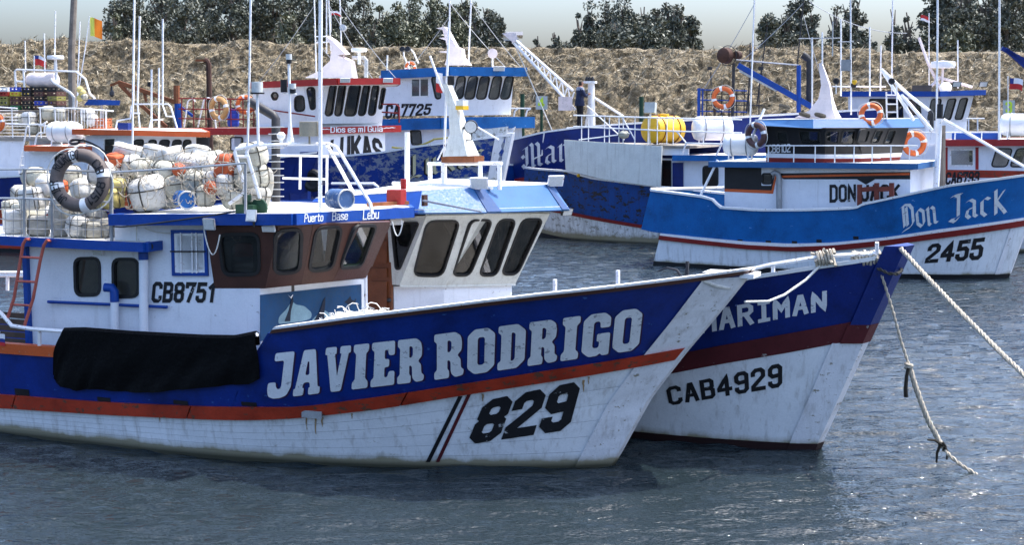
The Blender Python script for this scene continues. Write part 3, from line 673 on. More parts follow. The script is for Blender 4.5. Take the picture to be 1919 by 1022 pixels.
# right
T(1440, 28, 34, 112, 'round', 'leaf_dark', 45, low=0.62)
for u, vt, w, Y, sh in ((1474, 16, 46, 116, 'column'), (1500, -20, 46, 118, 'column'), (1524, 20, 40, 114, 'column'), (1566, 0, 44, 116, 'cone'), (1590, -5, 44, 118, 'cone'), (1605, -8, 36, 120, 'column'),
                        (1618, 66, 40, 110, 'round'), (1637, 76, 16, 112, 'round'), (1677, 14, 38, 114, 'cone'), (1702, 13, 36, 116, 'cone'), (1733, 60, 40, 112, 'round')): T(u, vt, w, Y, sh, 'leaf_dark', 60)
for u, vt, w, Y, sh in ((1768, -60, 66, 116, 'round'), (1808, -40, 75, 112, 'column'), (1850, -90, 80, 118, 'column'), (1890, -60, 80, 112, 'column'), (1930, -80, 80, 118, 'column')): T(u, vt, w, Y, sh, 'leaf_dark', 85)
for u, vt, w, Y in ((1795, 45, 50, 105),): T(u, vt, w, Y, 'round', 'leaf_olive', 60)
def side(u):
    if u < 700: return 'in the tall wood at left', 'trees of the tall left wood'
    if u < 960: return 'in the grove above the blue roof', 'trees of the grove left of centre'
    if u < 1070: return 'standing small and alone left of the central clump', 'small trees in the gap'
    if u < 1320: return 'in the dense central clump', 'trees of the central clump'
    if u < 1750: return 'in the open row at right', 'trees of the open row on the right'
    return 'in the tall wood at the right end', 'trees of the tall right wood'
for k, (u, vt, w, Y, sh, mt, n, kw) in enumerate(TREES):
    s, g = side(u); kind = {'cone': 'pointed', 'column': 'tall narrow', 'round': 'round-crowned'}[sh]; colr = 'dark' if mt == 'leaf_dark' else 'olive green'
    make_tree(u, vt, w, Y, sh, mt, 100 + k, '%s %s tree %s' % (kind, colr, s), g, ncl=n, **kw)
# far houses showing between the trees
def far_house(u0, u1, vr, vw, Yd, label, lm, chim=()):
    p0, p1 = on_depth(u0, vw, Yd), on_depth(u1, vw, Yd); zr = on_depth(u0, vr, Yd).z; zb = 4.2; dp = 6.0
    root = thing('house', label, 'house', None, ((p0.x + p1.x) / 2, Yd + dp / 2, zb))
    mb = MB(); mb.box(((p0.x + p1.x) / 2, Yd + dp / 2, (zb + p0.z) / 2), (p1.x - p0.x, dp, p0.z - zb)); part('wall', mb, lm, root)
    mb = MB(); e = 0.4
    mb.prism([(p0.x - e, Yd - e, p0.z), (p0.x - e, Yd + dp + e, p0.z), (p0.x - e, Yd + dp / 2, zr)], (p1.x - p0.x + 2 * e, 0, 0))
    rf = part('roof', mb, 'roof_far', root, None, False)
    for cu in chim:
        q = on_depth(cu, vw, Yd); mb = MB(); mb.box((q.x, Yd - 0.2, q.z - 0.2), (0.45, 0.3, 1.5)); part('chimney', mb, 'rust', rf)
    for k in range(3):
        x = p0.x + (p1.x - p0.x) * (k + 0.5) / 3; mb = MB(); mb.box((x, Yd - 0.02, p0.z - 1.1), (1.0, 0.1, 1.2)); wn_ = part('window', mb, 'white_steel', root)
        mb = MB(); mb.box((x, Yd - 0.08, p0.z - 1.1), (0.8, 0.04, 1.0)); part('pane', mb, 'glass_dark', wn_)
far_house(645, 690, 52, 66, 134, 'grey house with dark roof half hidden by the left wood', 'house_far', (657, 672))
far_house(705, 740, 54, 66, 138, 'pale house roof between the left wood and the grove', 'house_far')
far_house(942, 972, 56, 66, 140, 'small white house at the right foot of the grove', 'house_far')
# ------------------------------------------------------------------ hulls
def lin(xs, zs):
    xs = np.array(xs); zs = np.array(zs); o = np.argsort(xs); xs = xs[o]; zs = zs[o]
    def f(x):
        if x < xs[0]:
            s = (zs[1] - zs[0]) / max(1e-3, xs[1] - xs[0]); return float(zs[0] + max(-.06, min(.06, s)) * (x - xs[0]))
        if x > xs[-1]:
            s = (zs[-1] - zs[-2]) / max(1e-3, xs[-1] - xs[-2]); return float(zs[-1] + max(-.5, min(.5, s)) * (x - xs[-1]))
        return float(np.interp(x, xs, zs))
    return f
class Hull:
    def __init__(s, fr, stem_px, Bw, Bd, zd, Lw, Ld, Lt, p=2.2, q=0.85, hw=0.07, ta=0.25, tl=4.0):
        s.fr = fr; pts = [fr.y(u, v, 0) for u, v in stem_px]; pts.sort(key=lambda p: p.z)
        s.sz = [p.z for p in pts]; s.sx = [p.x for p in pts]
        s.drop = 0.0; s.Bw, s.Bd, s.zd, s.Lw, s.Ld, s.Lt, s.p, s.q, s.hw, s.ta, s.tl = Bw, Bd, zd, Lw, Ld, Lt, p, q, hw, ta, tl
    def xs(s, z):
        if z > s.sz[-1]:
            k = (s.sx[-1] - s.sx[-2]) / (s.sz[-1] - s.sz[-2]); return s.sx[-1] + k * (z - s.sz[-1])
        if z < s.sz[0]:
            k = (s.sx[1] - s.sx[0]) / (s.sz[1] - s.sz[0]); return s.sx[0] + k * (z - s.sz[0])
        return float(np.interp(z, s.sz, s.sx))
    def B(s, x, z):
        t = max(-0.5, min(1.25, z / s.zd)); S = s.xs(z) - x
        if S < -0.01: return -1.0
        Bm = s.Bw + (s.Bd - s.Bw) * t; L = s.Lw + (s.Ld - s.Lw) * t
        g = (1 - (1 - max(0, min(S / L, 1))) ** s.p) ** s.q
        k = max(0.0, (S - (s.Lt - s.tl)) / s.tl); g *= 1 - s.ta * k * k
        return max(s.hw, s.hw + (Bm - s.hw) * g)
    def hit(s, u, v):
        fr = s.fr; d = fr.dir(u, v); e = fr.eye; nr = fr.near; Bm = max(s.Bw, s.Bd) * 1.25 + 0.3
        t0 = (nr * Bm - e.y) / d.y; f0 = 1.0; t = t0; st = 0.03
        def f(t): p = e + d * t; return p.y * nr - s.B(p.x, p.z)
        for k in range(400):
            if f(t) <= 0:
                a, b = t - st, t
                for _ in range(18):
                    m = (a + b) / 2
                    if f(m) > 0: a = m
                    else: b = m
                return e + d * b
            t += st
            if (e + d * t).y * nr < 0: break
        return fr.y(u, v, 0)
    def surf(s, u, v):
        p = s.hit(u, v); h = 0.02; nr = s.fr.near
        gx = (s.B(p.x + h, p.z) - s.B(p.x - h, p.z)) / (2 * h); gz = (s.B(p.x, p.z + h) - s.B(p.x, p.z - h)) / (2 * h)
        return p, Vector((-gx, nr, -gz)).normalized()
    def row(s, px):
        P = [s.hit(u, v) for u, v in px]; return lin([p.x for p in P], [p.z for p in P])
    def at(s, zf, S):
        z = zf(s.sx[-1] - S); x = 0
        for _ in range(8): x = s.xs(z) - S; z = zf(x)
        return x, z
    def stations(s, S0=0.0, S1=None, n=44, extra=()):
        S1 = s.Lt if S1 is None else S1
        return sorted(set([S0 + (S1 - S0) * (k / n) ** 1.35 for k in range(n + 1)] + [e for e in extra if S0 < e < S1]))
    def pts(s, zf, st, side, off=0.0):
        out = []
        for S in st:
            x, z = s.at(zf, S); b = s.B(x, z)
            out.append(Vector((x, side * (b + off), z - (s.drop * 2 * b * max(0, min(1, z)) if side * s.fr.near < 0 else 0))))
        return out
    def strip(s, mb, lo, hi, st, n=3, off=0.0, sides=(-1, 1)):
        for sd in sides:
            rows = [s.pts((lambda x, k=k: lo(x) + (hi(x) - lo(x)) * k / n), st, sd, off) for k in range(n + 1)]
            mb.loft(rows, False)
    def band(s, mb, lo, hi, st, off=0.05, inn=-0.05, sides=(-1, 1)):
        for sd in sides:
            a = s.pts(lo, st, sd, inn); b = s.pts(lo, st, sd, off); c = s.pts(hi, st, sd, off); d = s.pts(hi, st, sd, inn)
            mb.loft([list(q) for q in zip(a, b, c, d)])
    def near_x(s, u, v):
        """station (distance aft of the stem) of a photograph pixel on the near side"""
        p = s.hit(u, v); return s.xs(p.z) - p.x
    def transom(s, mb, zfs, S):
        L = [Vector(s.pts(f, [S], -1)[0]) for f in zfs]; R = [Vector(s.pts(f, [S], 1)[0]) for f in zfs]
        mb.poly(L + R[::-1])
def deck(boat, h, zf, S0, S1, mat='deck_grey', inn=-0.06):
    st = h.stations(S0, S1, 24); a = h.pts(zf, st, -1, inn); b = h.pts(zf, st, 1, inn); mb = MB(); mb.loft([a, b], False)
    part('deck', mb, mat, boat, h.fr, False)
def const(v): return lambda x: v
def sag(p, q, drop, n=12):
    p, q = Vector(p), Vector(q); return [p.lerp(q, i / n) - Vector((0, 0, drop * 4 * (i / n) * (1 - i / n))) for i in range(n + 1)]
def rope_mesh(mb, path, r, strands=3, pitch=0.18):
    """laid rope: strands twisted round the path"""
    P = [Vector(p) for p in path]; Q = []
    for i in range(len(P) - 1):
        n = max(1, int((P[i + 1] - P[i]).length / (pitch / 7)))
        for k in range(n): Q.append(P[i].lerp(P[i + 1], k / n))
    Q.append(P[-1]); ln = 0.0; a = None; lines = [[] for _ in range(strands)]
    for i, p in enumerate(Q):
        d = (Q[min(i + 1, len(Q) - 1)] - Q[max(i - 1, 0)]).normalized()
        if a is None: a = d.cross(Vector((0.2, 0.3, 1)))
        a = (a - d * a.dot(d)).normalized(); b = d.cross(a)
        if i: ln += (p - Q[i - 1]).length
        for k in range(strands):
            t = 2 * math.pi * (ln / pitch + k / strands); lines[k].append(p + (a * math.cos(t) + b * math.sin(t)) * r * 0.5)
    for l in lines: mb.tube(l, r * 0.56, 5)
def floodlight(boat, fr, p, d, w=0.22, h=0.16, mat='white_steel', bracket=None):
    """square floodlight at p facing d, with lens and bracket"""
    p, d = Vector(p), Vector(d).normalized(); a = d.cross(Vector((0, 0, 1))).normalized(); b = a.cross(d)
    def ring(c, s): return [c + a * (x * w / 2 * s) + b * (y * h / 2 * s) for x, y in ((-1, -1), (1, -1), (1, 1), (-1, 1))]
    mb = MB(); mb.loft([ring(p - d * 0.10, 0.55), ring(p - d * 0.03, 1.0), ring(p, 1.05)]); o = part('floodlight', mb, mat, boat, fr, False)
    mb = MB(); mb.loft([ring(p + d * 0.001, 0.88), ring(p + d * 0.006, 0.88)]); part('lens', mb, 'lens', o, fr, False)
    q = Vector(bracket) if bracket else p - d * 0.10 - Vector((0, 0, h * 0.8))
    mb = MB(); mb.tube([p - d * 0.09, q], 0.014, 5); part('bracket', mb, 'dark_metal', o, fr)
    return o
def pipes(boat, fr, name, lines, r, mat='white_steel', n=6):
    for l in lines:
        mb = MB(); mb.tube(l, r, n); part(name, mb, mat, boat, fr)
def lifebuoy(label, fr, c, ax, R, r, mat, bandmat='capsule_white', text=None, tm='letter_black', group=None, n=30):
    c = Vector(c); ax = Vector(ax).normalized()
    t = thing('lifebuoy', label, 'lifebuoy', fr, c - Vector((0, 0, R + r)), group)
    mb = MB(); mb.torus(c, ax, R, r, n, 10); part('ring', mb, mat, t, fr)
    for k in range(4):
        a0 = math.pi / 2 * k + 0.25; mb = MB(); mb.torus(c, ax, R, r * 1.05, 4, 10, a0 - 0.13, a0 + 0.13); part('band', mb, bandmat, t, fr)
    up = Vector((0, 0, 1)); a = ax.cross(up).normalized(); b = ax.cross(a); path = []
    for k in range(33):
        q = 2 * math.pi * k / 32 + 0.25; bulge = abs(math.sin(2 * (q - 0.25))) * 0.05 * (R / 0.3)
        path.append(c + (a * math.cos(q) + b * math.sin(q)) * (R + r * 1.08 + bulge))
    mb = MB(); mb.tube(path, 0.010, 5); part('grab_rope', mb, 'rope_white', t, fr)
    if text:
        nx = 1.0 if ax.dot(fr.eye - c) > 0 else -1.0; axn = ax * nx; e1 = up.cross(axn).normalized(); e2 = axn.cross(e1)
        for s0, word, span in text:
            st, W = strokes(word, G, 1.6, 1.2); mb = MB(); k = 0
            for Lp, Rp in st:
                vs = []; k += 1
                for p1, p2 in zip(Lp, Rp):
                    for q in (p1, p2):
                        th = s0 + span * (0.5 - q.x / W); rr = (q.y / 8 - 0.5) * 1.25; ph = rr
                        e = e1 * math.cos(th) + e2 * math.sin(th)
                        vs.append(c + e * (R + r * 1.05 * math.sin(ph)) + axn * (r * 1.05 * math.cos(ph) + 0.0015 + 0.0003 * (k % 5)))
                mb.add(vs, [(2 * i, 2 * i + 1, 2 * i + 3, 2 * i + 2) for i in range(len(Lp) - 1)])
            part('lettering', mb, tm, t, fr, False)
    return t
def liferaft(label, fr, c, ax, L, R, mat='capsule_white', lobes=0, group=None, cradle=True):
    """barrel shaped canister lying on two cradle feet"""
    c = Vector(c); ax = Vector(ax).normalized()
    t = thing('liferaft_canister', label, 'liferaft', fr, c - Vector((0, 0, R + 0.12)), group)
    prof = [(0.02, -L / 2), (R * .55, -L / 2 + .01), (R * .86, -L / 2 + L * .05), (R, -L / 2 + L * .13)]
    m = 12
    for k in range(1, m):
        x = -L / 2 + L * .13 + (L * .74) * k / m; prof.append((R * (1.0 + (0.05 * abs(math.sin(math.pi * lobes * k / m)) if lobes else 0.0)), x))
    prof += [(R, L / 2 - L * .13), (R * .86, L / 2 - L * .05), (R * .55, L / 2 - .01), (0.02, L / 2)]
    mb = MB(); mb.lathe(prof, c, ax, 18); part('canister', mb, mat, t, fr, True, 50)
    a = ax.cross(Vector((0, 0, 1))).normalized()
    mb = MB(); mb.loft([[c + ax * s * L * .46 + a * y * R * 1.02 + Vector((0, 0, z)) for y, z in ((-1, -.015), (1, -.015), (1, .015), (-1, .015))] for s in (-.8, .8)]); part('seam_flange', mb, mat, t, fr, False)
    for s in (-0.22, 0.22):
        mb = MB(); mb.torus(c + ax * s * L, ax, R * (1.03 if not lobes else 1.05), 0.016, 20, 5); part('strap', mb, 'grey_steel', t, fr)
    if cradle:
        for s in (-0.28, 0.28):
            p = c + ax * s * L; mb = MB()
            for sg in (-1, 1): mb.tube([p + a * sg * R * 0.75 - Vector((0, 0, R * .62)), p + a * sg * R * 0.85 - Vector((0, 0, R + .13))], 0.022, 5)
            mb.tube([p - a * R * .9 - Vector((0, 0, R + .1)), p + a * R * .9 - Vector((0, 0, R + .1))], 0.022, 5)
            mb.tube([p - a * R * .75 - Vector((0, 0, R * .66)), p - Vector((0, 0, R * 1.01)), p + a * R * .75 - Vector((0, 0, R * .66))], 0.02, 5)
            part('cradle', mb, 'white_steel', t, fr)
    return t
def flag(label, pole, top, w, h, cols, seed=0):
    """waving flag: pole path (world points), top corner, cols = list of (mat, [uv rect])"""
    t = thing('flag', label, 'flag', None, pole[0]); mb = MB(); mb.tube(pole, 0.018, 6); part('pole', mb, 'white_steel', t)
    p0 = Vector(top); rg = random.Random(seed); n = 8
    def P(s, q): return p0 + Vector((w * s, 0.10 * math.sin(s * 7 + q * 2 + seed) * w, -h * q - 0.22 * w * s * s + 0.05 * w * math.sin(s * 5 + seed)))
    for mt, (s0, s1, q0, q1) in cols:
        mb = MB(); g = [[P(s0 + (s1 - s0) * i / n, q0 + (q1 - q0) * j / 4) for i in range(n + 1)] for j in range(5)]
        g2 = [[v + Vector((0, 0.006, 0)) for v in r] for r in g]
        mb.loft(g, False); mb.loft(g2, False); part('cloth', mb, mt, t)
    return t
# ------------------------------------------------------------------ front boat
def mir(p): return Vector((p[0], -p[1], p[2]))
def stem_post(boat, h, z0, z1, mat, wa=0.30, wf=0.18, dep=0.33, n=14, ext=0.02):
    rings = []
    for k in range(n + 1):
        z = z0 + (z1 - z0) * k / n; x = h.xs(z); wa = 2 * (h.B(x - dep, z) + .03)
        rings.append([Vector((x - dep, -wa / 2, z)), Vector((x + ext, -wf / 2, z)), Vector((x + ext, wf / 2, z)), Vector((x - dep, wa / 2, z))])
    mb = MB(); mb.loft(rings); return part('stem_post', mb, mat, boat, h.fr, False)
def surf_line(parent, h, name, a, b, w, mat, n=14, off=0.006):
    """painted stripe on the hull from pixel a to pixel b, w pixels wide"""
    vs = []
    for k in range(n + 1):
        u = a[0] + (b[0] - a[0]) * k / n; v = a[1] + (b[1] - a[1]) * k / n
        for s in (-w / 2, w / 2):
            p, nn = h.surf(u + s, v); vs.append(p + nn * off)
    mb = MB(); mb.add(vs, [(2 * i, 2 * i + 1, 2 * i + 3, 2 * i + 2) for i in range(n)]); part(name, mb, mat, parent, h.fr, False)
def scupper(boat, h, u, v, w, hh, nm='scupper'):
    p, n = h.surf(u, v); a = Vector((0, 0, 1)).cross(n).normalized(); b = n.cross(a); s = 1 / (FPX / p_depth(h.fr, p))
    mb = MB(); mb.loft([[p + n * o + a * x * w / 2 * s + b * y * hh / 2 * s for x, y in ((-1, -1), (1, -1), (1, 1), (-1, 1))] for o in (-0.03, 0.008)])
    part(nm, mb, 'black_paint', boat, h.fr, False)
def p_depth(fr, p): return (fr.M @ Vector(p) - CAM).dot(FWD)
def fascia(boat, fr, pts, hz, th, mat, name='fascia'):
    """boards along a polyline of edge points; each edge its own board, hz = (below, above)"""
    for a, b in zip(pts[:-1], pts[1:]):
        d = (b - a); n = Vector((d.y, -d.x, 0)).normalized()
        mb = MB(); mb.loft([[p + n * o + Vector((0, 0, z)) for o, z in ((0, -hz[0]), (th, -hz[0]), (th, hz[1]), (0, hz[1]))] for p in (a, b)])
        part(name, mb, mat, boat, fr, False)
def super_pt(ax, e, a, b):
    ca, sa, cb, sb = math.cos(a), math.sin(a), math.cos(b), math.sin(b)
    f = lambda w: math.copysign(abs(w) ** e, w)
    return Vector((ax[0] * f(cb) * f(ca), ax[1] * f(cb) * f(sa), ax[2] * f(sb)))
FLOATM = {}
def float_mesh(kind, mat, seed):
    rg = random.Random(seed); mb = MB(); rings = []; ex = {'block': 0.35, 'drum': 0.6, 'ball': 0.95}[kind]
    for i in range(9):
        b = -math.pi / 2 + math.pi * i / 8; rings.append([super_pt((.5, .5, .5), ex, 2 * math.pi * k / 14, b * 0.998) * (1 + rg.uniform(-.05, .05)) for k in range(14)])
    mb.loft(rings); me = mb.mesh(Matrix.Identity(4), 'float'); finish(me, mat, None, True, 60)
    cords = MB()
    for q in range(3):
        pts = []; tl = rg.uniform(0, 3.1)
        for k in range(16):
            t = 2 * math.pi * k / 16
            if q == 0: p = super_pt((.52, .52, .52), ex, t, 0.15 * math.sin(tl))
            else: p = super_pt((.52, .52, .52), ex, tl + q * 1.4 + (math.pi if math.cos(t) < 0 else 0), math.asin(max(-1, min(1, math.sin(t)))) * 0.999)
            pts.append(p)
        cords.tube(pts, 0.019, 4, closed=True)
    mc = cords.mesh(Matrix.Identity(4), 'net_cord'); finish(mc, 'rope_grey' if seed % 3 else 'rope_tan', None, True)
    return me, mc
def put_float(w, size, rot, kind, mat, label, group):
    key = (kind, mat, int(size[0] * 1000) % 4)
    if key not in FLOATM: FLOATM[key] = float_mesh(kind, mat, len(FLOATM) * 7 + 3)
    me, mc = FLOATM[key]
    o = bpy.data.objects.new('float', me); COL.objects.link(o); o.location = w; o.rotation_euler = rot; o.scale = size
    c = bpy.data.objects.new('net_cord', mc); COL.objects.link(c); c.parent = o
    return tag(o, label, 'float', group)

J = Frame(on_z(1147, 871), -24)
boat = thing('fishing_boat', 'blue and white wooden fishing boat with slab-serif JAVIER RODRIGO on its bow, nearest of all', 'boat', J)
JB = boat
h = Hull(J, [(1147, 871), (1216, 746), (1276, 668), (1340, 592), (1402, 514)], 1.75, 2.05, 1.9, 6.0, 4.2, 13.5, p=2.1, q=0.9, hw=0.09, ta=0.2, tl=5)
JH = h; h.drop = .10
redT = h.row([(0, 739), (200, 754), (387, 762), (484, 763), (566, 763), (716, 743), (879, 718), (1010, 697), (1262, 656)])
redB = h.row([(0, 764), (200, 777), (400, 786), (480, 787), (566, 783), (716, 766), (879, 739), (1010, 719), (1258, 676)])
Sx = h.near_x(487, 660)
top_f = h.row([(487, 628), (677, 602), (900, 575), (1010, 562), (1352, 521)])
top_a = h.row([(0, 643), (110, 651), (300, 660), (487, 668)])
bl_a = h.row([(0, 662), (110, 670), (300, 679), (487, 687)])
st = h.stations(0, None, 50)
# white planking, strake by strake
mb = MB(); h.strip(mb, const(-0.45), const(0.02), st, 2); bt = part('hull', mb, 'hull_white', boat, J)
NP = 6
for k in range(NP):
    lo = (lambda x, k=k: 0.02 + (redB(x) - 0.02) * k / NP); hi = (lambda x, k=k: 0.02 + (redB(x) - 0.02) * (k + 1) / NP - 0.003)
    mb = MB(); h.band(mb, lo, hi, st, off=(0.0, 0.003, 0.0015)[k % 3], inn=-0.04); part('plank', mb, 'hull_white', bt, J, True, 30)
mb = MB(); h.strip(mb, redB, redT, st, 1); part('topside', mb, 'red_strake', boat, J)
# strake boards butted end to end
cut = [0, 2.6, 5.3, 8.1, 10.8, 13.5]
for a, b_ in zip(cut[:-1], cut[1:]):
    ss = [s for s in h.stations(0, None, 50, (a + 0.01, b_ - 0.01)) if a + 0.005 <= s <= b_ - 0.005]
    for sd in (-1, 1): mb = MB(); h.band(mb, redB, redT, ss, 0.055, 0.0, (sd,)); part('rubbing_strake', mb, 'red_strake', boat, J, True, 30)
stf = h.stations(0, Sx, 34); sta = h.stations(Sx, None, 16)
mb = MB(); h.strip(mb, redT, top_f, stf, 4); h.strip(mb, redT, bl_a, sta, 3); part('topside', mb, 'blue_hull', boat, J)
mb = MB(); h.strip(mb, lambda x: redT(x) - .25, top_f, stf, 2, -0.09); h.strip(mb, lambda x: redT(x) - .25, top_a, sta, 2, -0.09); part('bulwark_inside', mb, 'blue_hull', boat, J)
mb = MB(); h.band(mb, bl_a, top_a, sta, 0.03, -0.09); part('bulwark_cap', mb, 'orange_roof', boat, J)
mb = MB(); h.band(mb, top_f, lambda x: top_f(x) + 0.045, stf, 0.05, -0.13); part('cap_rail', mb, 'brown_house', boat, J)
mb = MB(); h.band(mb, lambda x: top_f(x) + 0.045, lambda x: top_f(x) + 0.075, stf, 0.045, -0.125); part('cap_rail', mb, 'white_steel', boat, J)
for sd in (-1, 1):
    mb = MB(); p = [Vector(q) for q in h.pts(bl_a, [Sx + .005], sd)] + [Vector(q) for q in h.pts(top_f, [Sx + .005], sd)]
    mb.prism([p[0] + Vector((0, -.045 * sd - .045, 0)), p[0] + Vector((0, -.045 * sd + .045, 0)), p[1] + Vector((0, -.045 * sd + .045, 0)), p[1] + Vector((0, -.045 * sd - .045, 0))], (-0.05, 0, 0)); part('bulwark_end', mb, 'blue_hull', boat, J, False)
mb = MB(); h.transom(mb, [const(-.4), const(.2), redB, redT, top_a], 13.5); part('transom', mb, 'blue_hull', boat, J, False)
deck(boat, h, lambda x: redT(x) + 0.05, 0.35, 13.4)
stem_post(boat, h, -0.35, J.y(1400, 517, 0).z, 'stem_white', 0.26, 0.20, 0.36)
mb = MB(); zt = J.y(1376, 521, 0).z; xt = h.xs(zt)
mb.box((xt - 0.16, 0, zt + 0.045), (0.62, 0.34, 0.05)); part('stem_cap', mb, 'white_steel', boat, J, False)
for u, v, w_, hh in ((42, 737, 34, 16), (195, 749, 30, 8), (339, 755, 33, 8), (467, 758, 32, 8)): scupper(boat, h, u, v, w_, hh)
mb = MB(); p, n = h.surf(588, 772); mb.box(p + n * 0.07, (0.28, 0.02, 0.09), 0, (0, 0)); part('patch_plate', mb, 'grey_steel', boat, J, False)
rgs = random.Random(4)
for u_, v_, L_ in ((575, 781, 26), (592, 780, 34), (604, 782, 18), (905, 738, 14), (1093, 712, 22), (1103, 706, 14), (300, 782, 10), (660, 775, 10)):
    w0 = rgs.uniform(2.5, 5); vs = []
    for k in range(7):
        t_ = k / 6; ww = w0 * (1 - .75 * t_); uu = u_ + rgs.uniform(-.8, .8)
        for sg_ in (-.5, .5): p, n = h.surf(uu + sg_ * ww, v_ + L_ * t_); vs.append(p + n * .009)
    mb = MB(); mb.add(vs, [(2 * i, 2 * i + 1, 2 * i + 3, 2 * i + 2) for i in range(6)]); part('rust_run', mb, 'rust_stain', boat, J, False)
slab_px(boat, J, 'JAVIER', [(510, 663), (795, 632), (795, 714), (499, 749)], h.surf, 'letter_white', 'letter_shadow')
slab_px(boat, J, 'RODRIGO', [(814, 627), (1205, 576), (1196, 655), (814, 712)], h.surf, 'letter_white', 'letter_shadow')
text_px(boat, J, 'hull_number', '829', [(915, 757), (1078, 724), (1058, 797), (888, 823)], h.surf, 'letter_black', 2.1, 2.6, off=0.014)
surf_line(boat, h, 'painted_stripe', (863, 742), (802, 866), 8, 'black_paint', off=0.011)
surf_line(boat, h, 'painted_stripe', (879, 739), (820, 866), 7, 'maroon', off=0.011)
# pipe rail and black tarpaulin over it
rail = [h.hit(u, v) for u, v in ((-90, 560), (-20, 570), (4, 590), (22, 611), (60, 617), (125, 622), (250, 627), (380, 634), (445, 636), (482, 627))]
pipes(boat, J, 'pipe_rail', [rail], 0.028)
pipes(boat, J, 'rail_stanchion', [[h.hit(74, 620), h.hit(74, 655)], [h.hit(300, 630), h.hit(300, 662)], [h.hit(-60, 566), h.hit(-60, 640)]], 0.026)
TT = [(122, 618), (160, 617), (250, 624), (380, 631), (442, 632), (482, 624)]; TB = [(106, 700), (112, 716), (150, 730), (178, 727), (230, 733), (290, 733), (350, 727), (420, 721), (470, 718), (492, 706)]
def lerpl(L, s):
    x = [i / (len(L) - 1) for i in range(len(L))]; return float(np.interp(s, x, [p[0] for p in L])), float(np.interp(s, x, [p[1] for p in L]))
g = []; rg = random.Random(5)
for j in range(15):
    row = []
    for i in range(49):
        s, t = i / 48, j / 14; a, b_ = lerpl(TT, s), lerpl(TB, s); u = a[0] + (b_[0] - a[0]) * t - 7 * math.sin(t * 3.1) * (1 - s); v = a[1] + (b_[1] - a[1]) * t
        p, n = h.surf(u, v); f = 0.045 + 0.016 * abs(math.sin(s * 47 + 5 * t + 2 * math.sin(s * 9))) * t + 0.03 * max(0, s - .8) * 5 * abs(math.sin(s * 90 + 3 * t)) * t + 0.014 * math.sin(s * 34 + 2 * t) * t + 0.014 * math.sin(s * 71 + t * 4) * t + 0.02 * math.sin(s * 13 + t * 6) * t
        row.append(p + n * (f + 0.01))
    g.append(row)
mb = MB(); mb.loft(g, False); mb.loft([[p - Vector((0, -0.012, 0)) for p in r] for r in g], False)
mb.loft([[p + Vector((0, 0, 0)) for p in g[0]], [p + Vector((0, 0.04, 0.035)) for p in g[0]], [p + Vector((0, 0.10, 0.0)) for p in g[0]], [p + Vector((0, 0.11, -0.15)) for p in g[0]]], False)
solo('tarpaulin', mb, 'tarp', 'black tarpaulin draped over the side rail of the front boat', 'tarpaulin', J, ang=80)

# deckhouse
YS = -1.55; zd = 0.75
def js(u, v, y=YS): return J.y(u, v, y)
C0 = js(487, 541); C1 = J.vdir(682, 523, C0, 62)
def behind(fr, p, u, v, ymax):
    """point on the line of sight through p, farther away: the hidden far corner"""
    d = fr.dir(u, v); t = (ymax - p[1]) / d.y if abs(d.y) > 1e-6 else 0; return Vector((p[0] + d.x * t - .06, ymax, p[2]))
def low(p, z=zd): return Vector((p[0], p[1], z))
aft = js(58, 560)
o_ = [low(aft), Vector((aft.x, YS, js(60, 462).z)), js(215, 462), js(215, 416), js(386, 416), js(402, 541), C0, low(C0)]
plS = Plane(J, low(aft), low(C0), o_[1])
wall(boat, J, 'deckhouse_wall', 'house_white', o_, [{'px': [(141, 486), (186, 485), (187, 552), (143, 553)], 'r': .10}, {'px': [(213, 487), (258, 487), (259, 555), (214, 556)], 'r': .10},
     {'px': [(331, 440), (383, 440), (385, 508), (332, 508)], 'r': 0.01, 'frame': 'white_steel', 'gw': 0.03}], mirror=-.2, pl=plS)
# blue surround, mullion and bars of the sliding window
q = [plS.px(*p) for p in ((325, 434), (386, 434), (389, 514), (327, 514))]
mb = MB(); sheet(mb, plS, grow(q, .03), [grow(q, -.03)], 0.001, 0.03); ws = part('window_surround', mb, 'blue_trim', boat, J, False)
for u in (341, 362, 370): mb = MB(); mb.tube([plS.to3(plS.px(u, 436), .03), plS.to3(plS.px(u + 1, 512), .03)], 0.010, 5); part('window_bar', mb, 'white_steel', ws, J)
mb = MB(); mb.tube([plS.to3(plS.px(322, 471), .035), plS.to3(plS.px(388, 471), .035)], 0.010, 5); part('window_bar', mb, 'dark_metal', ws, J)
text_px(boat, J, 'registration', 'CB8751', [(290, 532), (401, 533), (397, 564), (287, 564)], psurf(plS), 'letter_black', 1.9, 2.4)
mb = MB(); zbp = js(56, 462).z; mb.box((aft.x - .03, YS - 0.03, (zd + zbp) / 2), (.07, .07, zbp - zd)); part('corner_post', mb, 'blue_trim', boat, J, False)
mb = MB(); mb.poly([low(aft), Vector((aft.x, 1.15, zd)), Vector((aft.x, 1.15, zbp)), Vector((aft.x, YS, zbp))]); part('deckhouse_wall', mb, 'house_white', boat, J, False)
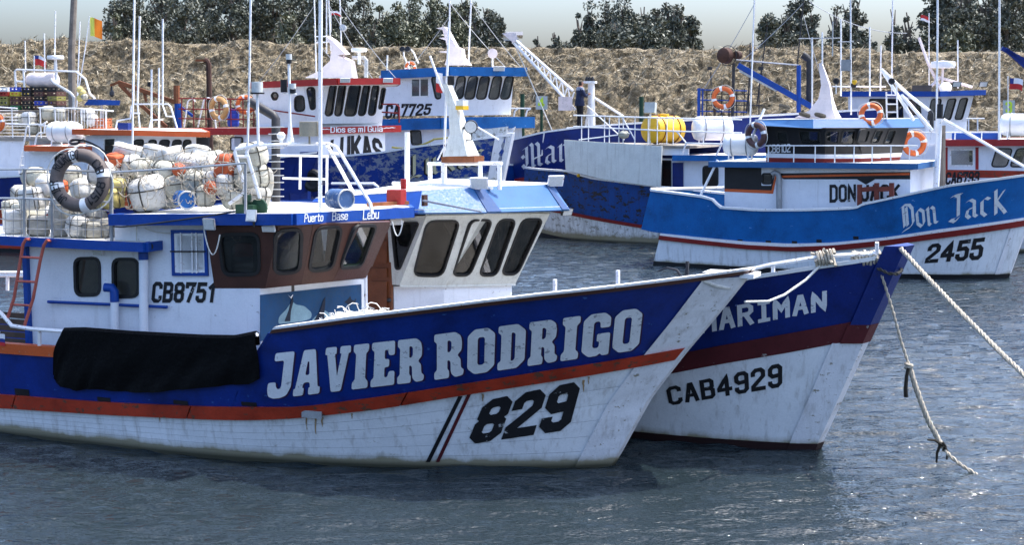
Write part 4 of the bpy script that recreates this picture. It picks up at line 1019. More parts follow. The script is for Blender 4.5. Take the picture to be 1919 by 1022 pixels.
# lower front with the painted panel
plF = Plane(J, low(C0), low(C1), C0)
for f in ((lambda p: p),):
    mb = MB(); mb.poly([f(low(C0)), f(low(C1)), f(C1), f(C0)]); mb.poly([f(p + plF.n * -.05) for p in (low(C0), low(C1), C1, C0)]); part('deckhouse_front', mb, 'house_white', boat, J, False)
mb = MB(); CF = behind(J, C1, 680, 523, 1.15); mb.poly([low(C1), low(CF), CF, C1]); part('deckhouse_front', mb, 'house_white', boat, J, False)
mb = MB(); sheet(mb, plF, [plF.px(*p) for p in ((487, 553), (676, 533), (677, 610), (487, 640))], [], 0.002, 0.012); mu = part('mural_panel', mb, 'mural_blue', boat, J, False, label='painted panel with two diving fish on blue')
def mural(name, pts, mat, off):
    mb = MB(); sheet(mb, plF, [plF.px(370 + x / 3.786, 370 + y / 3.786) for x, y in pts], [], off - .002, off); part(name, mb, mat, mu, J, False)
mural('fish_body', rpoly([Vector(p) for p in ((565, 900), (570, 850), (620, 800), (665, 735), (690, 762), (750, 770), (805, 820), (800, 860), (740, 880), (660, 890))], 20), 'fish_light', .016)
mural('fish_fin', rpoly([Vector(p) for p in ((610, 880), (640, 800), (660, 715), (668, 700), (672, 740), (655, 810), (650, 880))], 6), 'fish_dark', .020)
mural('fish_body', rpoly([Vector(p) for p in ((800, 875), (850, 830), (895, 800), (940, 830), (970, 860), (900, 880))], 15), 'fish_light', .016)
mural('fish_fin', rpoly([Vector(p) for p in ((820, 872), (860, 810), (885, 730), (900, 705), (898, 770), (890, 830), (895, 872))], 6), 'fish_dark', .020)
mural('fish_body', rpoly([Vector(p) for p in ((1035, 745), (1060, 725), (1078, 700), (1085, 725), (1105, 735), (1120, 715), (1112, 760), (1085, 755), (1072, 778), (1060, 758))], 6), 'fish_dark', .016)
mural('fish_tail', rpoly([Vector(p) for p in ((635, 690), (652, 708), (672, 688), (660, 722))], 3), 'flag_white', .018)
# brown wheelhouse: faceted, flaring outwards
Bp = [js(402, 541), js(497, 541)]
Bp.append(J.vdir(565, 534, Bp[1], 22)); Bp.append(J.vdir(624, 528, Bp[2], 48)); Bp.append(J.vdir(686, 521, Bp[3], 68))
def rake(Bp, topv, r, fr):
    """top edge of a flaring faceted wall: every facet moves outwards by r (mitred at the corners); heights from the photograph's rows"""
    n_ = len(Bp) - 1; rr = r if isinstance(r, (list, tuple)) else [r] * n_; N = []; out = []
    for i in range(n_):
        d = Bp[i + 1] - Bp[i]; k = Vector((d.y, -d.x, 0)).normalized()
        if k.dot(fr.eye - Bp[i]) < 0 and fr.near * k.y < 0: k = -k
        N.append(k)
    for i, p in enumerate(Bp):
        if i == 0: q = p + N[0] * rr[0]
        elif i == n_: q = p + N[-1] * rr[-1]
        else:
            a, b_ = N[i - 1], N[i]; det = a.x * b_.y - a.y * b_.x
            if abs(det) < .05: q = p + (a + b_).normalized() * rr[i]
            else: q = p + Vector(((rr[i - 1] * b_.y - rr[i] * a.y) / det, (a.x * rr[i] - b_.x * rr[i - 1]) / det, 0))
        uv = project(fr.M @ q); d = fr.dir(uv[0], topv[i]); w = q - fr.eye; t = math.hypot(w.x, w.y) / math.hypot(d.x, d.y)
        out.append(Vector((q.x, q.y, (fr.eye + d * t).z)))
    return out
Tp = rake(Bp, [424, 424, 421, 418, 416], [.16, .34, .34, .38], J)
WPX = [[[(411, 441), (484, 439), (486, 513), (420, 515)]], [[(518, 433), (565, 430), (561, 509), (515, 513)]], [[(593, 428), (640, 426), (622, 504), (579, 508)]], [[(667, 424), (705, 423), (677, 499), (637, 502)]]]
for i in range(4):
    wall(boat, J, 'wheelhouse_wall', 'brown_house', [Bp[i], Bp[i + 1], Tp[i + 1], Tp[i]], WPX[i], mirror=(-.2 if i == 0 else False), r=.11, gl=('glass_dark', 'glass_clear', 'glass_clear', 'glass_green')[i], th=.04, pl=Plane(J, Bp[i], Bp[i + 1], Tp[i]))
mb = MB(); mb.poly([Bp[4], behind(J, Bp[4], 684, 521, 1.15), behind(J, Tp[4], 728, 417, 1.35), Tp[4]]); part('wheelhouse_wall', mb, 'brown_house', boat, J, False)
print('JAV', [tuple(round(c, 2) for c in p) for p in Bp], C0, C1)
for f in ((lambda p: p),):
    mb = MB(); e = Vector((Tp[0].x, YS + .02, Tp[0].z)); mb.poly([f(Bp[0]), f(Tp[0]), f(e)]); mb.poly([f(p) + Vector((.02, 0, 0)) for p in (Bp[0], Tp[0], e)]); part('wheelhouse_end', mb, 'brown_house', boat, J, False)
# interior: floor, aft bulkhead, console
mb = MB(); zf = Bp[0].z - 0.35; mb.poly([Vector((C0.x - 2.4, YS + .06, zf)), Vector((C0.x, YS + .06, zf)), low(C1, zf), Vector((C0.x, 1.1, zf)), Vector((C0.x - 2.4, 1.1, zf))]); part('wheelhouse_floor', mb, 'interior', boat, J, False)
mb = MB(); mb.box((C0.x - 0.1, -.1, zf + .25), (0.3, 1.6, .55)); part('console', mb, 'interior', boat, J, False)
# roofs
def roof_slab(boat, fr, near, zb, zt, top='roof_white', edge='blue_trim', th=0.045, aft=True, far=None):
    """near: polyline of edge points on the near side, from aft to the bow"""
    far = far if far is not None else [mir(p) for p in near[::-1]]; ring = near + far
    mb = MB(); mb.loft([[p + Vector((0, 0, -zb + .01)) for p in ring], [p + Vector((0, 0, zt - .015)) for p in ring]]); r = part('roof', mb, top, boat, fr, False)
    pl = ring + ([ring[0]] if aft else [])
    if fr.near > 0: pl = pl[::-1]
    fascia(r, fr, pl, (zb, zt), th, edge)
    return r
R0 = js(208, 412, -1.8); R1 = js(550, 411, -1.8); R2 = J.vdir(771, 398, R1, 64)
roof_slab(boat, J, [R0, R1, R2], .07, .07, far=[behind(J, R2, 769, 398, 1.5), Vector((R0.x, 1.5, R2.z))])
RZ = (R0.z + R1.z) / 2 + .06
plRF = Plane(J, R1, R2, R1 + Vector((0, 0, 1))); plRF.p = plRF.p + plRF.n * .045
for tx, qd in (('Puerto', [(571, 402), (605, 400), (604, 414), (570, 416)]), ('Base', [(623, 398), (651, 397), (650, 411), (622, 413)]), ('Lebu', [(681, 395), (709, 393), (708, 409), (680, 411)])):
    text_px(boat, J, 'lettering', tx, qd, psurf(plRF), 'letter_white', 1.15, 1.6)
Q0 = js(-140, 452, -1.85); Q1 = js(272, 459, -1.85); Q0.z = Q1.z = (js(0, 455, -1.85).z + Q1.z) / 2
roof_slab(boat, J, [Q0, Q1], .06, .06); QZ = Q1.z + .06
# ladder, vents, bar
la = [js(14, 597, -1.98), js(26, 560, -1.98), js(38, 490, -1.97), js(43, 458, -1.97), js(48, 449, -1.97), js(57, 449, -1.88)]
lb = [js(46, 610, -1.98), js(62, 560, -1.98), js(75, 490, -1.97), js(82, 460, -1.97), js(88, 451, -1.97), js(95, 452, -1.88)]
t = thing('ladder', 'faded red steel ladder hooked on the blue aft roof', 'ladder', J, (la[0].x, -1.98, la[0].z))
for l in (la, lb): mb = MB(); mb.tube(l, .022, 7); part('rail', mb, 'red_ladder', t, J)
for v, a, b_ in ((482, 40, 77), (527, 31, 67), (571, 20, 57)): mb = MB(); mb.tube([js(a, v, -1.975), js(b_, v + 2, -1.975)], .017, 6); part('rung', mb, 'red_ladder', t, J)
pipes(boat, J, 'vent_pipe', [[js(215, 655, -1.64), js(215, 562, -1.64)]], .055, 'house_white', 12)
mb = MB(); mb.tube([js(215, 566, -1.64), js(214, 546, -1.64), js(210, 540, -1.65), js(196, 539, -1.68)], .06, 12); part('vent_elbow', mb, 'blue_trim', boat, J)
pipes(boat, J, 'vent_pipe', [[js(270, 655, -1.65), js(269, 486, -1.65)]], .06, 'house_white', 12)
mb = MB(); mb.tube([js(269, 487, -1.65), js(268, 470, -1.65), js(271, 464, -1.68), js(279, 462, -1.78)], .065, 12); part('vent_elbow', mb, 'blue_trim', boat, J)
c = js(280, 462, -1.79); mb = MB(); mb.lathe([(.052, 0), (.052, .004)], c, (0.4, -1, 0), 12); part('vent_mouth', mb, 'black_paint', boat, J)  # black disc across the elbow, painted shade for its hollow
pipes(boat, J, 'hand_bar', [[js(90, 566, -1.60), js(207, 571, -1.60)], [js(224, 572, -1.60), js(313, 576, -1.60)]], .022, 'blue_trim')
for u in (95, 190, 240, 305): mb = MB(); p = js(u, 566 + (u - 90) * .045, -1.6); mb.tube([p, p + Vector((0, .06, 0))], .014, 5); part('bar_bracket', mb, 'dark_metal', boat, J)
# lamps under the eaves
for u, v, d in ((182, 474, (0, -1, -.4)), (503, 430, (.2, -1, -.4)), (742, 417, (.6, -.8, -.3))):
    p = js(u, v, -1.62) if u < 400 else (J.vdir(u, v, R1 + Vector((-.1, .15, 0)), 64) if u > 600 else js(u, v, -1.78)); floodlight(boat, J, p, d, .16, .07)
floodlight(boat, J, js(391, 421, -1.93), (.15, -1, -.25), .15, .14, 'galv_steel'); floodlight(boat, J, js(470, 404, -1.95), (.2, -1, .35), .12, .14, 'galv_steel')
# wires and rods along the eaves
pipes(boat, J, 'cable', [sag(js(212, 424, -1.88), js(240, 424, -1.90), .01, 4) + sag(js(243, 424, -1.90), js(440, 397, -1.90), .01, 6)], .012, 'dark_metal')
pipes(boat, J, 'cable', [sag(js(272, 428, -1.60), js(320, 437, -1.60), .02, 6), sag(js(256, 421, -1.60), js(256, 470, -1.60), 0, 2), sag(js(382, 430, -1.90), js(412, 440, -1.90), .28, 10), sag(js(735, 415, -1.0), js(755, 415, -1.0), .18, 8)], .008, 'rope_white')
# roof rails with wire mesh round the floats
ry = -1.74; TR = [js(-60, 318, ry), js(46, 317, ry), js(98, 318, ry), js(209, 323, ry)]
pipes(boat, J, 'roof_rail', [TR, [js(209, 323, ry), js(330, 316, ry), js(460, 306, ry)], [js(-60, 371, ry), js(46, 372, ry), js(209, 379, ry)]], .016, 'galv_steel')
for u, vt in ((46, 316), (98, 318), (209, 322)): mb = MB(); mb.tube([js(u, vt, ry), Vector((js(u, 440, ry).x, ry, QZ - .01))], .022, 6); part('rail_post', mb, 'grey_steel', boat, J)
mb = MB(); mb.tube([js(460, 306, ry), Vector((js(460, 400, ry).x, ry, RZ - .01))], .018, 6); part('rail_post', mb, 'grey_steel', boat, J)
for k in range(16):
    u = -20 + k * 15; mb = MB(); mb.tube([js(u, 372, ry + .01), js(u, 446, ry + .01)], .006, 4); part('mesh_wire', mb, 'grey_steel', boat, J)
for v in (392, 410, 428): mb = MB(); mb.tube([js(-40, v, ry + .02), js(209, v + 3, ry + .02)], .006, 4); part('mesh_wire', mb, 'grey_steel', boat, J)
lifebuoy('brown-grey lifebuoy lettered in black hanging on the float cage', J, js(150, 338, -1.89), (0.24, -0.93, 0.12), .325, .088, 'ring_grey', 'capsule_white',
         [(math.pi * .68, 'RODRIGO', 1.15), (math.pi * 1.18, 'JAVIER', 1.0), (math.pi * .17, 'CB', .5), (-.55, '8751', .9)])
# floats
FL = [ # u, v, w, h, kind, colour, local y
 (28, 425, 38, 46, 'block', 'w', -1.4), (63, 371, 44, 42, 'block', 'w', -1.35), (73, 429, 42, 38, 'block', 'g', -1.5), (112, 400, 34, 62, 'block', 'g', -1.45), (112, 432, 34, 34, 'block', 'g', -1.5),
 (146, 424, 44, 42, 'drum', 'w', -1.5), (180, 412, 40, 40, 'drum', 'g', -1.3), (150, 354, 36, 36, 'drum', 'w', -1.45), (88, 350, 40, 40, 'drum', 'w', -1.2), (190, 325, 48, 46, 'drum', 'w', -1.2),
 (218, 395, 54, 36, 'block', 'y', -1.1), (216, 357, 40, 44, 'block', 'y', -1.1), (200, 433, 42, 36, 'block', 'g', -1.3), (172, 436, 36, 30, 'block', 'g', -1.5), (125, 375, 40, 40, 'drum', 'c', -1.1), (168, 385, 40, 40, 'drum', 'c', -1.2),
 (250, 286, 72, 26, 'block', 'w', -.6), (246, 312, 46, 44, 'drum', 'w', -.8), (290, 290, 44, 38, 'block', 'w', -.6), (320, 291, 46, 30, 'block', 'w', -.7), (312, 325, 62, 46, 'drum', 'c', -.9),
 (268, 318, 46, 40, 'drum', 'c', -.9), (352, 308, 50, 42, 'drum', 'w', -.8), (386, 312, 48, 40, 'drum', 'w', -.8), (425, 314, 44, 52, 'drum', 'o', -1.0), (280, 362, 74, 66, 'drum', 'w', -1.15),
 (254, 376, 32, 40, 'block', 'o', -1.2), (385, 367, 36, 40, 'drum', 'c', -1.2), (422, 346, 40, 42, 'drum', 'w', -1.1), (436, 374, 40, 34, 'drum', 'c', -1.1), (402, 338, 44, 36, 'drum', 'w', -1.0),
 (368, 338, 46, 40, 'drum', 'c', -1.0), (332, 350, 46, 46, 'drum', 'c', -1.0), (316, 372, 40, 38, 'drum', 'g', -1.0), (228, 305, 44, 40, 'drum', 'w', -.7), (222, 330, 44, 44, 'drum', 'w', -.9), (300, 308, 50, 40, 'drum', 'w', -.5),
 (470, 292, 60, 50, 'drum', 'c', -.9), (470, 330, 64, 54, 'drum', 'c', -.9), (474, 366, 62, 44, 'drum', 'g', -.9), (498, 345, 30, 60, 'drum', 'g', -.6), (45, 400, 36, 40, 'block', 'c', -1.1), (20, 395, 30, 40, 'block', 'c', -1.0), (130, 330, 40, 40, 'drum', 'c', -.9), (335, 318, 26, 26, 'ball', 'o', -1.1), (215, 300, 30, 24, 'block', 'o', -1.0), (270, 345, 26, 24, 'ball', 'o', -1.25), (395, 352, 28, 26, 'ball', 'o', -1.25), (112, 350, 26, 24, 'block', 'o', -1.4), (370, 290, 40, 34, 'block', 'w', -.5), (405, 300, 44, 36, 'drum', 'c', -.5)]
for k in range(26): FL.append((random.uniform(20, 460), 0, random.uniform(38, 52), random.uniform(34, 48), random.choice(('drum', 'block')), random.choice('wccg'), random.uniform(-.3, .9)))
FNM = {'w': ('float_white', 'white'), 'c': ('float_cream', 'cream'), 'g': ('float_grey', 'grey'), 'y': ('float_yellow', 'yellow'), 'o': ('float_orange', 'orange')}
for k, (u, v, w_, hh, kd, cl, yy) in enumerate(FL):
    if v == 0: v = random.uniform(330, 420) if u < 215 else random.uniform(325, 370)
    p = J.y(u, v, yy); s = p_depth(J, p) / FPX; floor = QZ if u < 215 else RZ
    p.z = max(p.z, floor + hh * s * .45); W = J.M @ p; mt, cw = FNM[cl]
    where = 'in the railed cage on the aft roof' if u < 215 else ('in the net heap behind the white pipe gantry' if u > 455 else 'in the heap on the deckhouse roof')
    lab = '%s %s float %s' % (cw, 'block-shaped' if kd == 'block' else 'drum-shaped', where)
    if cl == 'y': lab = ('lower' if v > 380 else 'upper') + ' yellow block float behind the lettered lifebuoy'
    if cl == 'o': lab = 'orange drum float high in the heap beside the gantry' if u == 425 else ('orange block float beside the large white one' if u == 254 else 'small orange %s float among the white ones' % ('ball' if kd == 'ball' else 'block'))
    if u == 280: lab = 'largest white drum float at the front of the heap'
    if u == 250: lab = 'long white block float lying across the top of the heap'
    put_float(W, (w_ * s, w_ * s * random.uniform(.8, 1.0), hh * s), (random.uniform(-.2, .2), random.uniform(-.25, .25), random.uniform(0, 3)), kd, mt, lab, 'floats piled on the front boat')
mb = MB(); rg = random.Random(21)
for k in range(46):
    u0 = rg.uniform(225, 450); v0 = rg.uniform(285, 380); yy = rg.uniform(-1.55, -1.25); P = [J.y(u0, v0, yy)]
    for j in range(7):
        u0 += rg.uniform(-22, 26); v0 += rg.uniform(-16, 18); v0 = max(280, min(386, v0)); P.append(J.y(u0, v0, yy + rg.uniform(-.1, .1)))
    Q = []
    for i in range(len(P) - 1):
        for t_ in (0, .25, .5, .75): Q.append(P[i].lerp(P[i + 1], t_) - Vector((0, 0, .05 * math.sin(math.pi * t_))))
    mb.tube(Q, rg.uniform(.003, .006), 4)
solo('net_cord', mb, 'rope_tan', 'tangle of pale net cord draped over the float heap', 'net', J, kind='stuff')
def drum(label, fr, c, ax, L, R, mat, endmat, name='drum'):
    c = Vector(c); t = thing(name, label, 'drum', fr, c - Vector((0, 0, R)))
    mb = MB(); mb.lathe([(R * .96, -L / 2 + .02), (R, -L / 2), (R, -L * .18), (R * 1.04, -L * .16), (R, -L * .14), (R, L * .14), (R * 1.04, L * .16), (R, L * .18), (R, L / 2), (R * .93, L / 2)], c, ax, 20); part('shell', mb, mat, t, fr)
    a = Vector(ax).normalized(); mb = MB(); mb.lathe([(R * .92, 0), (R * .92, .01)], c + a * (L / 2 - .02), ax, 20); part('end_plate', mb, endmat, t, fr)
    mb = MB(); mb.torus(c + a * L / 2, a, R * .97, .012, 20, 5); part('rim', mb, 'galv_steel', t, fr); return t
c = js(636, 373, -.9); drum('dented blue drum lying on the roof edge above Puerto Base Lebu', J, c, (.9, -.42, 0), .30, .125, 'drum_blue', 'galv_steel')
c = js(345, 374, -1.3); drum('blue plastic can lying in the float heap with its open end showing', J, c, (.75, -.66, 0), .34, .115, 'plastic_blue', 'plastic_blue')
# navigation lamps on the roof
p = js(466, 394, -1.45); mb = MB(); mb.box((p.x, p.y, RZ + .06), (.26, .20, .12)); mb.lathe([(.05, 0), (.06, .03), (.055, .12)], (p.x - .02, p.y, RZ + .12), (0, 0, 1), 10); mb.lathe([(.001, 0), (.12, .01), (.12, .04)], (p.x + .14, p.y, RZ + .08), (0, 1, 0), 14); part('navigation_light', mb, 'green_post', boat, J, label='dark green starboard light on the roof corner')
p = J.vdir(743, 377, R1 + Vector((-.15, .35, 0)), 64); mb = MB(); mb.box((p.x, p.y, RZ + .10), (.22, .16, .20)); mb.lathe([(.04, 0), (.04, .14)], (p.x + .03, p.y + .15, RZ + .2), (0, 0, 1), 10); part('navigation_light', mb, 'red_roof', boat, J, label='red port light on the far roof corner')
mb = MB(); p = J.vdir(690, 384, R1 + Vector((-.3, .5, 0)), 64); mb.beam(p, p + Vector((.28, .60, 0)), .07, .05); part('roof_batten', mb, 'rust', boat, J, False)
# pipe gantry on the roof
def jp(u, v, y): return J.y(u, v, y)
gz = RZ
def foot(u, v, y): p = jp(u, v, y); return Vector((p.x, y, gz - .01))
pipes(boat, J, 'gantry_pipe', [[foot(489, 378, -1.2), jp(486, 368, -1.2), jp(462, 285, -1.2), jp(466, 276, -1.2), jp(480, 272, -1.2), jp(560, 270, -.9), jp(616, 269, -.7), jp(630, 275, -.7), jp(640, 290, -.7), jp(694, 382, -.75), foot(697, 386, -.75)],
       [jp(430, 382, -1.3), jp(457, 362, -1.3), jp(459, 350, -1.3), jp(440, 285, -1.3), jp(442, 279, -1.3), jp(462, 276, -1.2)], [jp(443, 293, -1.3), jp(466, 293, -1.2)],
       [jp(612, 270, .3), jp(640, 320, .3), jp(664, 365, .3)], [jp(618, 288, -.7), jp(640, 289, -.6)]], .024)
pipes(boat, J, 'gantry_pipe', [[jp(520, 291, .6), jp(615, 293, .6)], [jp(530, 334, .6), jp(612, 336, .6)], [jp(563, 293, .6), jp(562, 355, .6)], [jp(613, 293, .6), jp(612, 370, .6)]], .018)
pipes(boat, J, 'mast', [[foot(600, 389, -.85), jp(600, 200, -.85), jp(601, -30, -.85)]], .026)
pipes(boat, J, 'antenna', [[jp(464, 275, -1.2), jp(468, 120, -1.2), jp(470, -30, -1.2)], [jp(248, 300, .2), jp(250, 120, .2), jp(252, -20, .2)]], .014)
mb = MB(); p = jp(580, 270, -.85); mb.tube([p, p + Vector((0, 0, .10))], .012, 6); mb.lathe([(.125, .10), (.125, .28), (.12, .285), (.001, .286)], p, (0, 0, 1), 20); part('reflector_drum', mb, 'lamp_shade', boat, J)
# light post on the gantry
p = jp(544, 268, -.9); mb = MB(); mb.lathe([(.055, 0), (.035, .10), (.022, .25)], p, (0, 0, 1), 10); mb.tube([p, p + Vector((0, 0, 1.02))], .018, 6); mb.tube([p + Vector((-.09, 0, .62)), p + Vector((.10, 0, .62))], .012, 5); mp_ = part('light_post', mb, 'white_steel', boat, J)
for dx, dz, r, H, mt in ((0, 1.0, .035, .05, 'black_paint'), (0, 1.05, .04, .07, 'lens'), (.05, .63, .04, .05, 'black_paint'), (.05, .69, .042, .06, 'lens'), (-.08, .64, .045, .16, 'black_paint')):
    mb = MB(); mb.lathe([(r, 0), (r, H)], p + Vector((dx, 0, dz)), (0, 0, 1), 10); part('signal_lamp', mb, mt, mp_, J)
p = jp(484, 272, -1.2); mb = MB(); mb.tube([p, p + Vector((0, 0, .66))], .018, 6); lp = part('light_post', mb, 'white_steel', boat, J)
mb = MB(); mb.lathe([(.09, 0), (.09, .02)], p + Vector((0, 0, .64)), (0, 0, 1), 14); part('lamp_base', mb, 'black_paint', lp, J); mb = MB(); mb.lathe([(.072, 0), (.072, .13), (.001, .135)], p + Vector((0, 0, .66)), (0, 0, 1), 14); part('lamp_lens', mb, 'lens', lp, J)
p = jp(527, 270, -.9); mb = MB(); mb.lathe([(.02, 0), (.02, .05), (.05, .08), (.055, .12), (.03, .15), (.001, .155)], p, (0, 0, 1), 12); part('gps_dome', mb, 'capsule_white', boat, J)
# funnel pipe with steps (dark, ladder-like rungs)
mb = MB(); mb.tube([jp(517, 378, .9), jp(517, 222, .9), jp(512, 216, .9), jp(468, 190, .9)], .065, 10); ex_ = part('exhaust_pipe', mb, 'dark_metal', boat, J)
for k in range(11): mb = MB(); v = 238 + k * 13; mb.tube([jp(503, v, .83), jp(532, v, .83)], .008, 4); part('exhaust_rung', mb, 'galv_steel', ex_, J)
# foredeck: net heap, posts, grapnel
c = JH.hit(650, 612) + Vector((-.1, .62, -.27)); g = []; rg = random.Random(9)
for j in range(9):
    b_ = math.pi / 2 * j / 8; g.append([c + Vector((.75 * math.cos(b_) * math.cos(a) * (1 + rg.uniform(-.1, .1)), .45 * math.cos(b_) * math.sin(a), (.36 + rg.uniform(-.03, .03)) * math.sin(b_))) for a in (2 * math.pi * k / 26 for k in range(26))])
t = thing('fishing_net', 'heap of white fishing net on deck below the painted fish panel', 'net', J, c); mb = MB(); mb.loft(g); part('heap', mb, 'net_white', t, J, True, 80)
mb = MB()
for k in range(70):
    a = rg.uniform(0, 6.28); b_ = rg.uniform(.2, 1.5); p = c + Vector((.77 * math.cos(b_) * math.cos(a), .47 * math.cos(b_) * math.sin(a), .37 * math.sin(b_))); R_ = rg.uniform(.05, .13)
    mb.torus(p, (rg.uniform(-1, 1), rg.uniform(-1, 1), rg.uniform(.2, 1)), R_, .007, 8, 3, 0, rg.uniform(2, 6))
part('net_loops', mb, 'rope_white', t, J, kind='stuff')
for u, v0, v1 in ((1040, 524, 560), (1158, 507, 548)):
    p = J.y(u, v1, 1.2 if u < 1100 else .8); q = J.y(u, v0, p.y); mb = MB(); mb.beam(p - Vector((0, 0, .3)), q, .05, .04); part('stanchion', mb, 'white_steel', boat, J, False)
c = J.y(1287, 524, -.25); mb = MB(); mb.tube([c - Vector((0, 0, .12)), J.y(1288, 490, -.25)], .022, 6)
mb.tube([J.y(1282, 534, -.3), J.y(1278, 520, -.3), J.y(1268, 506, -.3), J.y(1250, 502, -.3), J.y(1232, 509, -.3)], .02, 6, .010); mb.tube([J.y(1294, 534, -.2), J.y(1300, 523, -.2), J.y(1316, 513, -.2), J.y(1334, 513, -.2), J.y(1345, 520, -.2)], .02, 6, .010)
solo('grapnel_anchor', mb, 'dark_metal', 'black grapnel anchor hooked over the bow rail by the white stem', 'anchor', J)
pipes(boat, J, 'painter_rope', [sag(JH.hit(1305, 522) + Vector((0, -.03, .03)), J.y(1368, 540, -.17), .03, 8)], .02, 'rope_white')
# far side rail and planked hatch at the aft end
pipes(boat, J, 'pipe_rail', [[J.y(-60, 511, 1.9), J.y(52, 511, 1.9)], [J.y(-60, 517, 1.9), J.y(52, 517, 1.9)], [J.y(14, 513, 1.9), J.y(14, 545, 1.9)]], .03)
for k in range(5): mb = MB(); a = J.y(-60, 585 + k * 12, -.6); b_ = J.y(52, 585 + k * 12, -.6); mb.beam(a, Vector((b_.x, b_.y, a.z)), .03, .075); part('hatch_board', mb, 'wood_brown', boat, J, False)
flag('small white, blue and red flag lying over the left end of the low bulwark', [JH.fr.M @ Vector(JH.hit(-6, 660)), JH.fr.M @ Vector(JH.hit(-2, 622))], JH.fr.M @ (Vector(JH.hit(0, 624)) + Vector((0, -.05, 0))), .10, .16, [('flag_white', (0, 1, 0, .4)), ('flag_blue', (0, 1, .4, .7)), ('flag_red', (0, 1, .7, 1))], 3)
# ------------------------------------------------------------------ second boat, rafted alongside
M_ = Frame(on_z(1528, 843), -40)
boat = thing('fishing_boat', 'blue and white boat lettered MARIMAN with maroon band, moored behind the nearest boat', 'boat', M_)
fr = M_
h = Hull(fr, [(1528, 843), (1575, 740), (1619, 642), (1635, 607), (1668, 535), (1702, 460)], 1.35, 1.6, 2.0, 5.0, 3.6, 11.0, p=2.0, q=0.9, hw=0.10, ta=0.2, tl=4); MH = h; h.drop = .10
blB = h.row([(1200, 678), (1350, 648), (1480, 625), (1594, 604)]); mrB = h.row([(1200, 712), (1350, 683), (1480, 661), (1594, 639)])
cap = h.row([(900, 640), (1100, 588), (1230, 558), (1396, 526), (1543, 503), (1620, 492), (1640, 488)])
st = h.stations(0, None, 40)
mb = MB(); h.strip(mb, const(-.4), const(.10), st, 2); part('boot_top', mb, 'boot_dark', boat, fr)
mb = MB(); h.strip(mb, const(.10), mrB, st, 4); part('hull', mb, 'hull_white', boat, fr)
mb = MB(); h.strip(mb, mrB, blB, st, 2, .012); part('painted_band', mb, 'maroon', boat, fr)
mb = MB(); h.strip(mb, blB, cap, st, 4); h.strip(mb, lambda x: blB(x) - .2, cap, st, 2, -.08); part('topside', mb, 'blue_deep', boat, fr)
mb = MB(); h.band(mb, cap, lambda x: cap(x) + .05, st[2:], .03, -.11); part('cap_rail', mb, 'white_steel', boat, fr)
deck(boat, h, lambda x: blB(x) + .15, .3, 10.9)
mb = MB(); h.transom(mb, [const(-.3), const(.2), mrB, blB, cap], 11.0); part('transom', mb, 'blue_deep', boat, fr, False)
zA = fr.y(1619, 642, 0).z; zB_ = fr.y(1635, 607, 0).z; zT = fr.y(1702, 460, 0).z
stem_post(boat, h, .10, zA, 'stem_white', .24, .16, .26, ext=.03); stem_post(boat, h, -.3, .10, 'boot_dark', .26, .18, .26, 4, ext=.04)
stem_post(boat, h, zA, zB_, 'maroon', .34, .22, .18, 4, ext=.035); stem_post(boat, h, zB_, zT, 'blue_dark', .44, .24, .16, 10, ext=.03)
text_px(boat, fr, 'lettering', 'MARIMAN', [(1314, 587), (1545, 548), (1545, 579), (1316, 622)], h.surf, 'letter_white', 1.7, 2.6)
text_px(boat, fr, 'registration', 'CAB4929', [(1252, 729), (1462, 685), (1462, 722), (1258, 757)], h.surf, 'letter_black', 1.7, 2.6)
# bow rail with rope lashings
R = [h.hit(1330, 523) + Vector((0, .05, 0)), h.hit(1440, 497) + Vector((0, .05, 0)), h.hit(1540, 481) + Vector((0, .05, 0)), fr.y(1642, 475, -.32), fr.y(1648, 452, -.10)]
pipes(boat, fr, 'bow_rail', [R[:4]], .028)
for u, v0, v1 in ((1445, 497, 518), (1545, 480, 503), (1640, 455, 492)): mb = MB(); mb.tube([h.hit(u, v0) + Vector((0, .05, 0)), h.hit(u, v1 + 4) + Vector((0, .05, 0))], .024, 6); part('rail_post', mb, 'white_steel', boat, fr)
def lashing(label, c, ax, L, R_, turns, r):
    rg = random.Random(int(L * 1000)); ax = Vector(ax).normalized(); a = ax.cross(Vector((0, 0, 1))).normalized(); b = ax.cross(a); P = []
    for k in range(turns * 12):
        t = k / 12; P.append(Vector(c) + ax * (L * (t / turns - .5)) + (a * math.cos(2 * math.pi * t) + b * math.sin(2 * math.pi * t)) * (R_ + rg.uniform(-.012, .012)))
    mb = MB(); mb.tube(P, r, 5)
    for k in range(4):
        d = Vector((rg.uniform(-1, 1), rg.uniform(-1, 1), rg.uniform(-1, .6))).normalized() * R_ * 2.2; mb.tube([Vector(c) - d * .4, Vector(c) + ax * .03 * k, Vector(c) + d], r * .9, 5)
    solo('rope_lashing', mb, 'rope_tan', label, 'rope', fr)
lashing('loose rope lashing knotted round the middle of the bow rail', h.hit(1543, 484) + Vector((0, .05, 0)), R[2] - R[1], .24, .085, 6, .020)
lashing('tight rope coil wound on the bow rail beside the bow tip', fr.y(1622, 484, -.34), R[3] - R[2], .34, .075, 8, .022)
